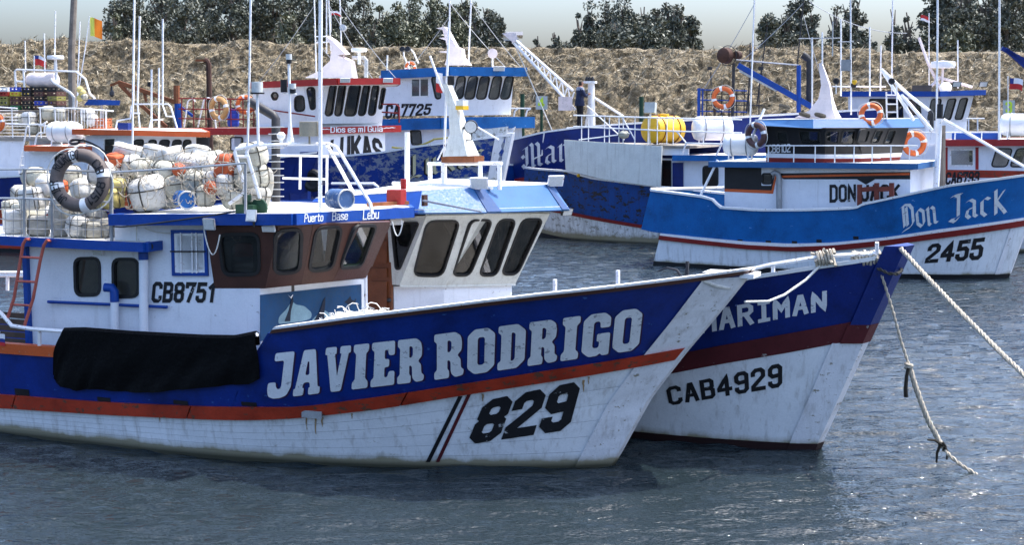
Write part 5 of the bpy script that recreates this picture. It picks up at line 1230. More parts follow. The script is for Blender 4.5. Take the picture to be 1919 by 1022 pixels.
# deckhouse
YM = -1.25; zdm = 1.0
Ma = fr.y(732, 534, YM); M0 = fr.y(749, 535, YM); M1 = fr.vdir(834, 535, M0, 30); M2 = fr.vdir(966, 532, M1, 50)
print('MAR', M0, M1, M2, fr.M @ M0)
MB_ = [Ma, M0, M1, M2]; MT = rake(MB_, [406, 405, 401, 399], [.06, .60, .68], fr)
FW = [[], [[(801, 415), (861, 414), (828, 517), (775, 516)]], [[(884, 413), (922, 413), (880, 516), (848, 516)], [(935, 412), (966, 412), (930, 516), (898, 516)], [(979, 411), (1017, 411), (969, 514), (940, 514)]]]
for i in range(3):
    pl = Plane(fr, MB_[i], MB_[i + 1], MT[i])
    if i == 0:
        A0, A1, A2, A3 = MB_[0], MB_[1], MT[1], MT[0]
        def fq(s_, t_): return pl.to2(A0.lerp(A1, s_).lerp(A3.lerp(A2, s_), t_))
        FW[0] = [{'q': [fq(.12, .90), fq(.86, .90), fq(.62, .24), fq(.40, .24)], 'r': .04, 'gw': .02}]
    wall(boat, fr, 'wheelhouse_wall', 'house_grey', [MB_[i], MB_[i + 1], MT[i + 1], MT[i]], FW[i], pl=pl, r=.13, th=.05, gl=('glass_dark', 'glass_dark', 'glass_dark')[i], gw=.022)
# aft side: narrow wedge window and door
Mb = fr.y(560, 545, YM); MbT = Vector((Mb.x, MT[0].y, MT[0].z))
pl = Plane(fr, Mb, Ma, MbT); wall(boat, fr, 'wheelhouse_wall', 'house_grey', [fr.y(560, 470, YM), fr.y(732, 470, YM), Vector((MT[0].x, YM, MT[0].z)), Vector((Mb.x, YM, MT[0].z))], [], mirror=True)
L0, L1, L2 = fr.y(738, 537, YM + .05), M1 + Vector((-.05, .03, -.01)), M2 + Vector((-.06, -.02, -.01))
for a, b_ in ((L0, L1), (L1, L2), (L2, behind(fr, L2, 956, 532, L2.y + .2))):
    mb = MB(); mb.poly([low(a, zdm), low(b_, zdm), b_, a]); n_ = Vector(((b_ - a).y, -(b_ - a).x, 0)).normalized(); mb.poly([p - n_ * .04 for p in (low(a, zdm), low(b_, zdm), b_, a)]); part('deckhouse_wall', mb, 'house_white', boat, fr, False)
mb = MB(); mb.loft([[p + Vector((0, 0, z)) for p in (M0, M1, M2, Vector((M0.x, M2.y, M2.z)))] for z in (-.03, .0)]); part('wheelhouse_floor', mb, 'house_grey', boat, fr, False)
ym = M2.y + .15; MF = behind(fr, M2, 964, 532, ym); MFT = behind(fr, MT[3], 1026, 399, ym + .4)
for mt_, e_ in (('house_grey', Vector((0, 0, 0))), ('interior', Vector((-.05, -.05, 0)))):  # inner pass adds a dark lining that paints the shaded interior
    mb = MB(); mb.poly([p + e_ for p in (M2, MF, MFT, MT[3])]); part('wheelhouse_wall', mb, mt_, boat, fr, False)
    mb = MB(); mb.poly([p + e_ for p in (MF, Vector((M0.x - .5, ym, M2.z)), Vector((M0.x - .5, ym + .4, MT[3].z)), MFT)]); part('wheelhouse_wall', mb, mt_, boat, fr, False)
# brown panelled door
y_ = YM + .02; dz = .9; Dp = [fr.y(682, 470, y_), fr.y(736, 470, y_)]
mb = MB(); mb.prism([low(Dp[0], dz), low(Dp[1], dz), Vector((Dp[1].x, y_, MT[0].z)), Vector((Dp[0].x, y_, MT[0].z))], (0, -.04, 0)); dr = part('door', mb, 'brown_door', boat, fr, False)
for v0, v1 in ((452, 493), (503, 520), (528, 590)):
    p = [fr.y(694, v1, y_ - .05), fr.y(726, v1, y_ - .05), fr.y(726, v0, y_ - .05), fr.y(694, v0, y_ - .05)]; mb = MB(); mb.prism(p, (0, -.015, 0)); part('door_panel', mb, 'brown_door', dr, fr, False)
mb = MB(); p = fr.y(729, 563, y_ - .06); mb.lathe([(.03, -.02), (.035, 0), (.02, .03)], p, (0, -1, 0), 8); part('handle', mb, 'dark_metal', dr, fr)
# interior
mb = MB(); mb.box((M1.x - .5, .1, M1.z + .12), (.5, 1.3, .3)); part('console', mb, 'interior', boat, fr, False)
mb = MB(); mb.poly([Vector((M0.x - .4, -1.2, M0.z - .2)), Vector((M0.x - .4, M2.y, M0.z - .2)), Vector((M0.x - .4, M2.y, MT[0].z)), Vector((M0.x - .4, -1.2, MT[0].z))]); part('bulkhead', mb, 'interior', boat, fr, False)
pipes(boat, fr, 'wheel_strut', [[M1 + Vector((-.2, .25, .05)), M1 + Vector((-.35, .5, .75))], [M1 + Vector((.0, .7, .05)), M1 + Vector((-.4, .4, .9))]], .02, 'white_steel')
mb = MB(); p = M1 + Vector((-.25, .5, .45)); mb.box(p, (.02, .16, .30)); part('chart_sheet', mb, 'interior_light', boat, fr, False)
# blue visor brim round the roof
VA, VB = fr.y(560, 402, YM - .5), fr.y(783, 399, YM - .5); VC = fr.vdir(913, 398, VB, 30); VD = fr.vdir(1068, 393, VC, 50); VE = behind(fr, VD, 1085, 392, VD.y + .25)
VV = [VA, VB, VC, VD]; VT = rake(VV, [372, 358, 351, 346], -.34, fr); VTE = behind(fr, VT[3], 1052, 345, VT[3].y + .2)
for i in range(3):
    a, b_, c, d = VV[i], VV[i + 1], VT[i + 1], VT[i]; n_ = (b_ - a).cross(d - a).normalized(); n_ = -n_ if n_.z < 0 else n_
    mb = MB(); mb.loft([[a, b_, c, d], [p - n_ * .03 for p in (a, b_, c, d)]]); part('visor', mb, 'blue_trim' if i == 0 else 'blue_visor', boat, fr, False)  # side facet gets a darker blue: its shade is put into the colour
mb = MB(); mb.loft([[VD, VE, VTE, VT[3]], [p - Vector((.03, 0, 0)) for p in (VD, VE, VTE, VT[3])]]); part('visor', mb, 'blue_visor', boat, fr, False)
for k, (i0, i1, t0, t1) in enumerate(((2, 3, 0.0, .16), (2, 3, .90, .985))):
    a0, a1 = VV[i0].lerp(VV[i1], t0), VV[i0].lerp(VV[i1], t1); b0, b1 = VT[i0].lerp(VT[i1], t0), VT[i0].lerp(VT[i1], max(t0 + .01, t1 - .05)); n_ = (a1 - a0).cross(b0 - a0).normalized(); n_ = -n_ if n_.z < 0 else n_
    mb = MB(); mb.loft([[p + n_ * .004 for p in (a0, a1, b1, b0)], [p + n_ * .012 for p in (a0, a1, b1, b0)]]); part('visor_corner', mb, 'visor_dark', boat, fr, False)
zt = VT[1].z
mb = MB(); mb.loft([[p + Vector((0, 0, z)) for p in (VT[0], VT[1], VT[2], VT[3], VTE, Vector((VA.x, -YM + .2, VTE.z)))] for z in (-.03, .012)]); part('roof', mb, 'roof_white', boat, fr, False)
mb = MB(); mb.loft([[p + Vector((0, 0, z)) for p in (VV[0].lerp(VT[0], .12), VV[1].lerp(VT[1], .12), VV[2].lerp(VT[2], .12), VV[3].lerp(VT[3], .12), VE, Vector((VA.x, -YM + .5, VE.z)))] for z in (-.01, .01)]); part('ceiling', mb, 'house_grey', boat, fr, False)
floodlight(boat, fr, VT[2].lerp(VT[3], .06) + Vector((.12, -.10, .06)), (.45, -.75, -.35), .26, .17); floodlight(boat, fr, VT[3] + Vector((.10, -.05, .06)), (.75, -.35, -.3), .26, .17)
floodlight(boat, fr, VD + Vector((-.06, .02, -.05)), (.9, -.2, -.4), .2, .1, 'dark_metal')
p = fr.y(793, 376, YM - .42); q = fr.y(902, 397, YM - .55); mb = MB(); mb.tube([p, q], .018, 6, .012); bo = part('antenna_rod', mb, 'grey_steel', boat, fr); mb = MB(); mb.box(p + Vector((0, .03, 0)), (.05, .08, .16)); part('rod_bracket', mb, 'rust_dark', bo, fr, False)
# pipe frame, rusty plank and mast on the roof
def mp(u, v, y=-.2): return fr.y(u, v, y)
def mf(u, y=-.2): p = mp(u, 345, y); return Vector((p.x, y, zt - .02))
for u, v0 in ((763, 248), (806, 308), (900, 306), (936, 306)): mb = MB(); mb.tube([mf(u), mp(u, v0)], .042 if u == 763 else .034, 8); part('frame_post', mb, 'white_steel', boat, fr)
mb = MB(); mb.tube([mf(832), mp(832, 300)], .045, 8); part('frame_post', mb, 'white_steel', boat, fr)
pipes(boat, fr, 'frame_rail', [[mp(803, 307), mp(940, 306)], [mf(745) + Vector((0, -.1, .03)), mf(930) + Vector((0, -.1, .03))]], .034)
pipes(boat, fr, 'whip_mast', [[mp(832, 300), mp(836, 190), mp(842, 40)]], .020)
a, b_ = mp(836, 299), mp(898, 298); mb = MB(); mb.beam(a, b_, .22, .09); part('plank', mb, 'rust', boat, fr, False)
def quadring(p, q, w, dpt): return [p + Vector((0, -dpt, 0)), q + Vector((0, -dpt, 0)), q + Vector((0, dpt, 0)), p + Vector((0, dpt, 0))]
mb = MB(); mb.loft([quadring(mp(843, 293), mp(887, 292), 0, .14), quadring(mp(850, 252), mp(873, 251), 0, .09)]); part('mast_base', mb, 'house_grey', boat, fr, False)
mb = MB(); mb.loft([quadring(mp(850, 252), mp(872, 251), 0, .09), quadring(mp(845, 200), mp(860, 200), 0, .06), quadring(mp(832, 158), mp(842, 157), 0, .05)]); mm = part('mast', mb, 'house_grey', boat, fr, False)
mb = MB(); mb.lathe([(.05, 0), (.10, .05), (.10, .12)], mp(884, 236, -.35), (.55, -.8, -.1), 14); fl = part('deck_lamp', mb, 'black_paint', boat, fr); mb = MB(); mb.lathe([(.088, .121), (.088, .126)], mp(884, 236, -.35), (.55, -.8, -.1), 14); part('lens', mb, 'lens', fl, fr)
mb = MB(); mb.tube([mp(866, 240), mp(884, 238, -.33)], .02, 5); mb.tube([mp(884, 240, -.33), mp(884, 262, -.33), mp(872, 262)], .01, 5); part('lamp_bracket', mb, 'dark_metal', fl, fr)
mb = MB(); mb.box(mp(866, 194, -.25), (.14, .12, .10)); part('signal_lamp', mb, 'house_grey', mm, fr, False); mb = MB(); mb.box(mp(866, 202, -.25), (.15, .13, .06)); part('signal_lamp', mb, 'plastic_yellow', mm, fr, False)
mb = MB(); mb.lathe([(.04, 0), (.055, .02), (.055, .14), (.02, .15)], mp(845, 160, -.3), (0, 0, 1), 10); part('horn', mb, 'black_paint', mm, fr)
p = fr.M @ mp(826, 160, -.3); q = fr.M @ mp(806, 105, -.3); flag('small white and red flag on a slanted staff in front of the leaning mast', [fr.M @ mp(832, 172, -.25), p, q], p.lerp(q, .45), .10, .30, [('flag_white', (0, 1, 0, .55)), ('flag_red', (0, 1, .55, 1))], 2)
pipes(boat, fr, 'stay_wire', [[mp(878, 228), mp(935, 262)], [mp(858, 225), mp(820, 300)]], .012)
# aft rails
pipes(boat, fr, 'roof_rail', [[mp(622, 344, .4), mp(700, 344, .4), mp(708, 350, .4), mp(706, 368, .4)], [mp(640, 357, .4), mp(700, 358, .4)]], .024)
mb = MB(); mb.loft([[fr.y(u, v, .2 + k) for u, v in ((505, 402), (520, 385), (560, 374), (610, 372), (680, 368), (720, 360), (735, 362), (735, 402))] for k in (0, .05)]); part('roof_coaming', mb, 'blue_trim', boat, fr, False)
# mooring ropes from the bow
tip = fr.M @ fr.y(1688, 466, -.18); end = on_depth(2260, 1010, 13.0)
mb = MB(); mb.add([], []); rope_mesh(mb, sag(tip, end, .10, 16), .030, 3, .22); solo('mooring_rope', mb, 'rope_tan', 'tan laid mooring rope running taut from the bow tip down to the right edge', 'rope')
def path_px(pts, Y0, Y1):
    n = len(pts); return [on_depth(u, v, Y0 + (Y1 - Y0) * i / (n - 1)) for i, (u, v) in enumerate(pts)]
Ye = on_z(1825, 886).y; Yt = tip.y + .15
t = thing('mooring_rope', 'slack mooring rope hanging from the bow rail into the water with knots and weed', 'rope', None, on_z(1825, 886))
up = path_px([(1632, 480), (1648, 505), (1660, 540), (1675, 590), (1690, 645), (1703, 684)], Yt, Yt - .1); dn = path_px([(1703, 684), (1714, 720), (1726, 755), (1740, 790), (1756, 820), (1765, 838)], Yt - .1, (Yt + Ye) / 2); wt = path_px([(1765, 838), (1780, 855), (1800, 872), (1826, 888), (1834, 894)], (Yt + Ye) / 2, Ye - .05)
mb = MB(); rope_mesh(mb, up, .020, 2, .16); part('upper_rope', mb, 'rope_tan', t); mb = MB(); rope_mesh(mb, dn, .036, 3, .20); part('thick_rope', mb, 'rope_tan', t); mb = MB(); rope_mesh(mb, wt, .026, 2, .16); part('lower_rope', mb, 'rope_tan', t)
mb = MB(); k_ = dn[0]; mb.torus(k_, (0.3, 0, 1), .04, .022, 12, 6); mb.torus(k_ - Vector((0, 0, .03)), (-.2, .1, 1), .04, .02, 12, 6); part('knot', mb, 'rope_tan', t)
mb = MB(); Y = k_.y - .04; mb.tube([on_depth(1702, 690, Y), on_depth(1699, 705, Y), on_depth(1697, 730, Y), on_depth(1698, 745, Y)], .020, 6, .028); part('rope_tail', mb, 'weed', t)
mb = MB(); k_ = dn[-1]; Y = k_.y - .03
for pts in (((1768, 836), (1752, 826), (1738, 825)), ((1762, 835), (1756, 850), (1755, 868)), ((1770, 838), (1776, 850), (1774, 862)), ((1766, 830), (1772, 838), (1766, 846))): mb.tube([on_depth(u, v, Y) for u, v in pts], .022, 6, .012)
part('weed_tuft', mb, 'weed', t)
mb = MB(); rope_mesh(mb, [fr.M @ fr.y(u, v, y) for u, v, y in ((1630, 490, -.25), (1645, 503, -.28), (1665, 513, -.26), (1682, 514, -.2), (1690, 508, -.05), (1688, 500, .1))], .022, 2, .14); solo('rope_loop', mb, 'rope_grey', 'dark rope loop hanging round the blue bow tip', 'rope')
a = M_.M @ h.hit(1541, 494); b_ = J.M @ J.y(1396, 566, -.12)
mb = MB(); mb.tube([a, on_depth(1510, 525, a.y - .1), on_depth(1470, 553, a.y - .3), on_depth(1440, 565, a.y - .5), b_], .016, 6); solo('bow_line', mb, 'rope_white', 'thin white line slung between the two front bows', 'rope')
# ------------------------------------------------------------------ boat on the right
D = Frame(on_z(1890, 520), -28); fr = D
boat = thing('fishing_boat', 'blue hulled boat with Don Jack in gothic letters and a black wheelhouse, at the right', 'boat', D)
h = Hull(fr, [(1890, 520), (1916, 447), (1935, 392), (1958, 333)], 1.75, 2.05, 2.2, 4.6, 3.6, 11.6, p=2.2, q=0.85, hw=.10, ta=.18, tl=3.0); h.drop = .05; DH = h
Sst = h.near_x(1202, 400)
cap = h.row([(1201, 358), (1265, 365), (1330, 373), (1349, 391), (1420, 396), (1500, 396), (1560, 394), (1604, 392), (1617, 385), (1700, 367), (1780, 350), (1919, 331)])
blB = h.row([(1201, 432), (1220, 437), (1400, 453), (1480, 457), (1560, 455), (1660, 445), (1760, 430), (1919, 408)])
rT = h.row([(1222, 441), (1400, 459), (1480, 463), (1560, 460), (1660, 450), (1760, 436), (1919, 413)]); rB = h.row([(1222, 449), (1400, 467), (1480, 471), (1560, 470), (1660, 460), (1760, 447), (1919, 424)])
S1 = h.near_x(1226, 470); h.Lt = Sst
sa = h.stations(0, Sst, 40, [h.near_x(u, 400) for u in (1330, 1340, 1349, 1604, 1617)]); sb = h.stations(0, S1, 36)
mb = MB(); h.strip(mb, const(-.35), const(.11), sb, 2); part('boot_top', mb, 'black_paint', boat, fr)
mb = MB(); h.strip(mb, const(.11), rB, sb, 4); part('hull', mb, 'hull_white', boat, fr)
mb = MB(); h.transom(mb, [const(-.3), const(.2), rB, rT], S1); part('transom', mb, 'hull_white', boat, fr, False)
for sd in (-1, 1): mb = MB(); h.band(mb, rB, rT, sb, .07, -.02, (sd,)); part('rubbing_strake', mb, 'red_dark', boat, fr, True, 30)
mb = MB(); h.band(mb, rT, blB, sb, .04, -.02); part('white_strake', mb, 'white_steel', boat, fr, True, 30)
mb = MB(); h.strip(mb, blB, cap, sa, 4); h.strip(mb, blB, cap, sa, 1, -.08); part('topside', mb, 'blue_mid', boat, fr)
mb = MB(); h.band(mb, cap, lambda x: cap(x) + .06, sa, .04, -.12); part('cap_rail', mb, 'white_steel', boat, fr)
mb = MB(); h.transom(mb, [blB, lambda x: (blB(x) + cap(x)) / 2, cap], Sst); mb.add([], []); part('transom', mb, 'blue_mid', boat, fr, False)
deck(boat, h, lambda x: blB(x) + .35, .3, Sst - .1)
stem_post(boat, h, .1, fr.y(1922, 425, 0).z, 'stem_white', .2, .14, .3)
text_px(boat, fr, 'lettering', 'Don', [(1686, 387), (1753, 375), (1757, 419), (1690, 432)], h.surf, 'letter_white', 1.25, 1.2, BL, 0.6)
text_px(boat, fr, 'lettering', 'Jack', [(1781, 367), (1884, 355), (1884, 399), (1780, 414)], h.surf, 'letter_white', 1.25, 1.2, BL, 0.6)
text_px(boat, fr, 'hull_number', '2455', [(1744, 461), (1842, 449), (1836, 483), (1737, 490)], h.surf, 'letter_black', 1.9, 2.4)
for u, v in ((1387, 452), (1440, 454), (1489, 455), (1535, 452), (1604, 446)): scupper(boat, h, u, v, 10, 6)
# lower house
YD = -1.35; zl = cap(h.at(cap, 4)[0]) - .45
def d_(u, v, y=YD): return fr.y(u, v, y)
o_ = [low(d_(1358, 390), zl), low(d_(1706, 390), zl), d_(1706, 319), d_(1358, 309)]
pl = Plane(fr, o_[0], o_[1], o_[3])
wall(boat, fr, 'deckhouse_wall', 'house_white', o_, [{'px': [(1429, 326), (1446, 326), (1446, 344), (1429, 344)], 'r': .06}], mirror=True, pl=pl)
def decal(parent, fr, pl, name, px, mat, off=.004):
    mb = MB(); sheet(mb, pl, [pl.px(*p) for p in px], [], off - .003, off); return part(name, mb, mat, parent, fr, False)
decal(boat, fr, pl, 'painted_panel', [(1358, 310), (1427, 312), (1427, 348), (1445, 348), (1451, 325), (1706, 322), (1706, 336), (1640, 336), (1623, 346), (1606, 336), (1470, 336), (1452, 328), (1446, 362), (1358, 358)], 'black_paint', .006)
decal(boat, fr, pl, 'painted_line', [(1358, 359), (1446, 363), (1449, 363), (1456, 328), (1453, 328), (1446, 357), (1358, 354)], 'orange_roof', .010); decal(boat, fr, pl, 'painted_line', [(1466, 329), (1705, 324), (1705, 328), (1466, 333)], 'orange_roof', .010)
text_px(boat, fr, 'lettering', 'DON', [(1557, 349), (1602, 348), (1602, 375), (1557, 377)], psurf(pl), 'letter_black', 1.7, 2.2, off=.012); text_px(boat, fr, 'lettering', 'JACK', [(1615, 349), (1684, 348), (1684, 373), (1615, 375)], psurf(pl), 'letter_black', 1.7, 2.2, off=.012)
mb = MB(); mb.tube([d_(1460, 394, YD - .12), d_(1460, 334, YD - .12), d_(1458, 326, YD - .12), d_(1452, 323, YD - .12), d_(1447, 327, YD - .12)], .075, 10); part('vent_pipe', mb, 'grey_steel', boat, fr)
pf = low(d_(1706, 350), zl); mb = MB(); mb.poly([pf, Vector((pf.x, -YD, zl)), Vector((pf.x, -YD, o_[2].z)), o_[2]]); part('deckhouse_wall', mb, 'house_white', boat, fr, False); mb = MB(); mb.poly([low(o_[0], zl), Vector((o_[0].x, -YD, zl)), Vector((o_[3].x, -YD, o_[3].z)), o_[3]]); part('deckhouse_wall', mb, 'house_white', boat, fr, False)
roof_slab(boat, fr, [d_(1330, 308, YD - .3), d_(1717, 312, YD - .3)], .075, .075, 'roof_white', 'blue_visor'); DZ = (d_(1330, 308, YD - .3).z + d_(1717, 312, YD - .3).z) / 2
# wheelhouse
Dq = [fr.y(1436, 305, YD + .1), fr.y(1545, 306, YD + .1)]; Dq.append(fr.vdir(1612, 306, Dq[1], 8)); Dq.append(fr.vdir(1686, 304, Dq[2], 42))
for i, p in enumerate(Dq): p.z = DZ + .05
DT = rake(Dq, [238, 240, 240, 239], .26, fr)
bands = (('wheelhouse_band', 'red_dark', 0, .13), ('wheelhouse_band', 'house_white', .13, .25), ('wheelhouse_wall', 'black_paint', .25, 1))
DW = [[[(1455, 247), (1474, 247), (1477, 268), (1459, 268)], [(1496, 246), (1535, 246), (1538, 272), (1502, 272)]], [[(1547, 246), (1573, 245), (1570, 270), (1549, 264)], [(1581, 245), (1604, 245), (1599, 272), (1575, 272)]], [[(1613, 244), (1631, 244), (1624, 266), (1607, 267)], [(1642, 244), (1656, 244), (1645, 268), (1632, 268)], [(1666, 244), (1680, 244), (1670, 270), (1656, 270)]]]
for i in range(3):
    for nm, mt, t0, t1 in bands:
        P = [Dq[i].lerp(DT[i], t0), Dq[i + 1].lerp(DT[i + 1], t0), Dq[i + 1].lerp(DT[i + 1], t1), Dq[i].lerp(DT[i], t1)]
        wall(boat, fr, nm, mt, P, DW[i] if t1 == 1 else [], pl=Plane(fr, Dq[i], Dq[i + 1], DT[i]), r=.08, mirror=i < 2, gl='glass_clear')
mb = MB(); mb.poly([Dq[3], mir(Dq[2]), mir(DT[2]), DT[3]]); part('wheelhouse_wall', mb, 'black_paint', boat, fr, False)
mb = MB(); mb.poly([Dq[0], mir(Dq[0]), mir(DT[0]), DT[0]]); part('wheelhouse_wall', mb, 'black_paint', boat, fr, False)
pw = Plane(fr, Dq[0], Dq[1], DT[0]); text_px(boat, fr, 'registration', 'CB8102', [(1441, 272), (1481, 270), (1481, 284), (1441, 286)], psurf(pw), 'letter_white', 1.3, 1.6, off=.012)
# sloped blue brim
Va, Vb = fr.y(1410, 235, YD - .3), fr.y(1524, 241, YD - .3); Vc = fr.vdir(1630, 241, Vb, 8); Vd = fr.vdir(1733, 239, Vc, 42); VV = [Va, Vb, Vc, Vd]; VT = rake(VV, [225, 224, 224, 222], -.2, fr)
for i in range(3):
    mb = MB(); mb.loft([[VV[i], VV[i + 1], VT[i + 1], VT[i]], [p + Vector((0, .03, -.01)) for p in (VV[i], VV[i + 1], VT[i + 1], VT[i])]]); part('visor', mb, 'blue_visor', boat, fr, False)
mb = MB(); far_ = [Vector((VT[2].x, 1.3, VT[2].z)), Vector((VT[0].x, 1.3, VT[0].z))]; mb.loft([[p + Vector((0, 0, z)) for p in VT + far_] for z in (-.03, .02)]); part('roof', mb, 'roof_white', boat, fr, False)
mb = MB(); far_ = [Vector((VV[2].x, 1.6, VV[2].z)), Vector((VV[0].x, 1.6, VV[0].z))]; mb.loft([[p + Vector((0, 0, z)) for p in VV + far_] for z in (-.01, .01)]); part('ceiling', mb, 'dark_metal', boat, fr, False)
# gallery rail
gy = YD - .22; top_ = [d_(1432, 273, gy), d_(1719, 273, gy)]; pipes(boat, fr, 'gallery_rail', [top_], .02)
for u in (1440, 1488, 1528, 1565, 1601, 1635, 1670, 1705): mb = MB(); p = d_(u, 273, gy); mb.tube([p, Vector((p.x, gy, DZ + .07))], .017, 5); part('rail_post', mb, 'white_steel', boat, fr)
pipes(boat, fr, 'boat_hook', [[d_(1567, 292, gy + .06), d_(1650, 296, gy + .06)]], .014)
# stern rail and stay
pipes(boat, fr, 'stern_rail', [[h.pts(cap, [Sst], -1)[0] + Vector((0, 0, .05)), d_(1358, 352, .4)]], .05); pipes(boat, fr, 'awning_strut', [[d_(1312, 368, -1.7), d_(1345, 300, -1.6)], [d_(1405, 268, -1.5), d_(1432, 205, -1.2)], [d_(1432, 205, -1.2), d_(1418, 235, -.6)]], .035)
t = thing('steel_frame', 'rusty red steel frame standing on deck in front of the DON JACK lettering', 'frame', fr, d_(1643, 380, -1.75))
for u, v0, v1 in ((1611, 346, 392), (1643, 343, 386), (1671, 343, 380)): mb = MB(); mb.beam(d_(u, v1 + 6, -1.75), d_(u, v0, -1.75), .11, .11); part('post', mb, 'frame_brown', t, fr, False)
for a, b_ in (((1611, 356), (1643, 353)), ((1643, 355), (1671, 354))): mb = MB(); mb.beam(d_(*a, -1.75), d_(*b_, -1.75), .09, .12); part('crossbar', mb, 'frame_brown', t, fr, False)
lifebuoy('orange lifebuoy on the front end of the black wheelhouse rail', fr, fr.vdir(1713, 269, Vd + Vector((-.2, .2, 0)), 30), (.5, -.86, .05), .27, .085, 'ring_orange'); lifebuoy('worn dark maroon lifebuoy at the aft corner of the black wheelhouse', fr, d_(1417, 253, YD - .25), (-.35, -.93, 0), .27, .08, 'ring_maroon')
liferaft('white liferaft canister on the aft roof beside the maroon lifebuoy', fr, d_(1388, 271, -1.0), (1, .1, 0), .95, .30)
# roof gear: white fin mast, lifebuoy, lamps, aerials
RDZ = VT[1].z
def r_(u, v, y=-.2): return fr.y(u, v, y)
mb = MB(); mb.loft([quadring(r_(1495, 220), r_(1572, 221), 0, .25), quadring(r_(1520, 207), r_(1565, 207), 0, .2), quadring(r_(1536, 185), r_(1560, 187), 0, .12), quadring(r_(1540, 160), r_(1556, 160), 0, .07), quadring(r_(1535, 118), r_(1541, 118), 0, .04)]); part('fin_mast', mb, 'pink_white', boat, fr, False)
pipes(boat, fr, 'aerial', [[r_(1522, 222), r_(1522, 70)], [r_(1595, 215), r_(1594, 0), r_(1594, -40)], [r_(1405, 250, .5), r_(1411, 80, .5), r_(1415, -30, .5)], [r_(1541, 222), r_(1541, 60)], [r_(1576, 180, .8), r_(1576, 36, .8)], [r_(1630, 180, .8), r_(1630, 50, .8)]], .022)
pipes(boat, fr, 'aerial', [[r_(1497, 72), r_(1575, 71)], [r_(1570, 78), r_(1600, 78)], [r_(1560, 105), r_(1561, 40)]], .016, 'galv_steel')
mb = MB(); mb.box(r_(1586, 122), (.26, .08, .30)); part('reflector_plate', mb, 'grey_steel', boat, fr, False)
mb = MB(); mb.lathe([(.07, 0), (.08, .06), (.05, .12)], r_(1600, 156, -.3), (0, 0, -1), 10); part('signal_lamp', mb, 'dark_metal', boat, fr); mb = MB(); mb.lathe([(.06, 0), (.07, .05), (.03, .12)], r_(1601, 150, -.35), (0, 0, -1), 10); part('signal_lamp', mb, 'plastic_yellow', boat, fr)
lifebuoy('orange lifebuoy lying half upright on the blue wheelhouse roof', fr, r_(1632, 214, -.5), (.2, -.95, .25), .24, .07, 'ring_orange')
pipes(boat, fr, 'roof_ladder', [[r_(1662, 222, .3), r_(1661, 172, .3)], [r_(1682, 222, .3), r_(1680, 158, .3)], [r_(1661, 195, .3), r_(1681, 195, .3)], [r_(1661, 178, .3), r_(1681, 178, .3)], [r_(1661, 210, .3), r_(1681, 210, .3)]], .022)
pipes(boat, fr, 'boom', [[r_(1652, 130, .6), r_(1700, 175, .5), r_(1742, 208, .4)], [r_(1652, 130, .6), r_(1690, 190, .4), r_(1712, 225, .2)], [r_(1690, 178, .5), r_(1748, 245, -.3)]], .045)
pipes(boat, fr, 'exhaust_pipe', [[r_(1742, 208, .4), r_(1746, 214, .4), r_(1746, 246, .4)]], .06, 'dark_metal')
for u, v in ((1567, 152), (1671, 152)): mb = MB(); mb.torus(r_(u, v, -.4), (.3, -1, 0), .07, .018, 16, 6); mb.lathe([(.06, 0), (.04, .06)], r_(u, v, -.38), (0, 1, 0), 12); part('search_light', mb, 'dark_metal', boat, fr); mb = MB(); mb.tube([r_(u, v + 5, -.38), r_(u, v + 24, -.38)], .014, 5); part('lamp_stalk', mb, 'white_steel', boat, fr)
for u, v in ((1508, 215), (1537, 216), (1470, 200)): mb = MB(); mb.torus(r_(u, v, -.7), (.2, .2, 1), .12, .05, 12, 6); part('rope_coil', mb, 'rope_grey', boat, fr)
# white mast and boom at the bow
def b_at(u, v): return fr.y(u, v, -.1)
mb = MB(); mb.tube([b_at(1753, 372), b_at(1758, 290), b_at(1761, 222)], .085, 8, .07); part('mast', mb, 'white_steel', boat, fr); mb = MB(); mb.tube([b_at(1761, 222), b_at(1762, 195)], .08, 8); part('mast_head', mb, 'black_paint', boat, fr)
mb = MB(); mb.tube([b_at(1768, 224), b_at(1845, 268), fr.y(1960, 337, -.1)], .05, 6, .04); part('boom', mb, 'white_steel', boat, fr)
mb = MB(); mb.tube([fr.y(1766, 372, .1), fr.y(1766, 235, .1)], .09, 7); part('fender_post', mb, 'wood_grey', boat, fr)
pipes(boat, fr, 'aerial', [[fr.y(1755, 250, .3), fr.y(1757, 60, .3), fr.y(1757, -30, .3)], [fr.y(1872, 262, .8), fr.y(1873, 40, .8), fr.y(1873, -30, .8)]], .028)

# ------------------------------------------------------------------ boat behind it: red trim
Hf = Frame(on_z(2010, 470), -28); fr = Hf; yh = -1.4
boat = thing('fishing_boat', 'white boat with red trim numbered CA6793 behind the right-hand boat', 'boat', Hf)
h = Hull(fr, [(2010, 470), (2040, 400), (2060, 350)], 1.8, 2.1, 2.0, 4, 3.4, 12, hw=.1); HT = const(2.0)
st = h.stations(0, None, 24); mb = MB(); h.strip(mb, const(-.3), const(1.2), st, 2); part('hull', mb, 'hull_white', boat, fr); mb = MB(); h.strip(mb, const(1.2), HT, st, 2); part('topside', mb, 'red_roof', boat, fr); deck(boat, h, const(1.5), .2, 11.9)
mb = MB(); h.transom(mb, [const(-.3), const(.5), const(1.2), HT], 12); part('transom', mb, 'hull_white', boat, fr, False)
def H_(u, v, y=yh): return fr.y(u, v, y)
o_ = [low(H_(1704, 360), 1.5), low(H_(1960, 360), 1.5), H_(1960, 272), H_(1704, 274)]; pl = Plane(fr, o_[0], o_[1], o_[3])
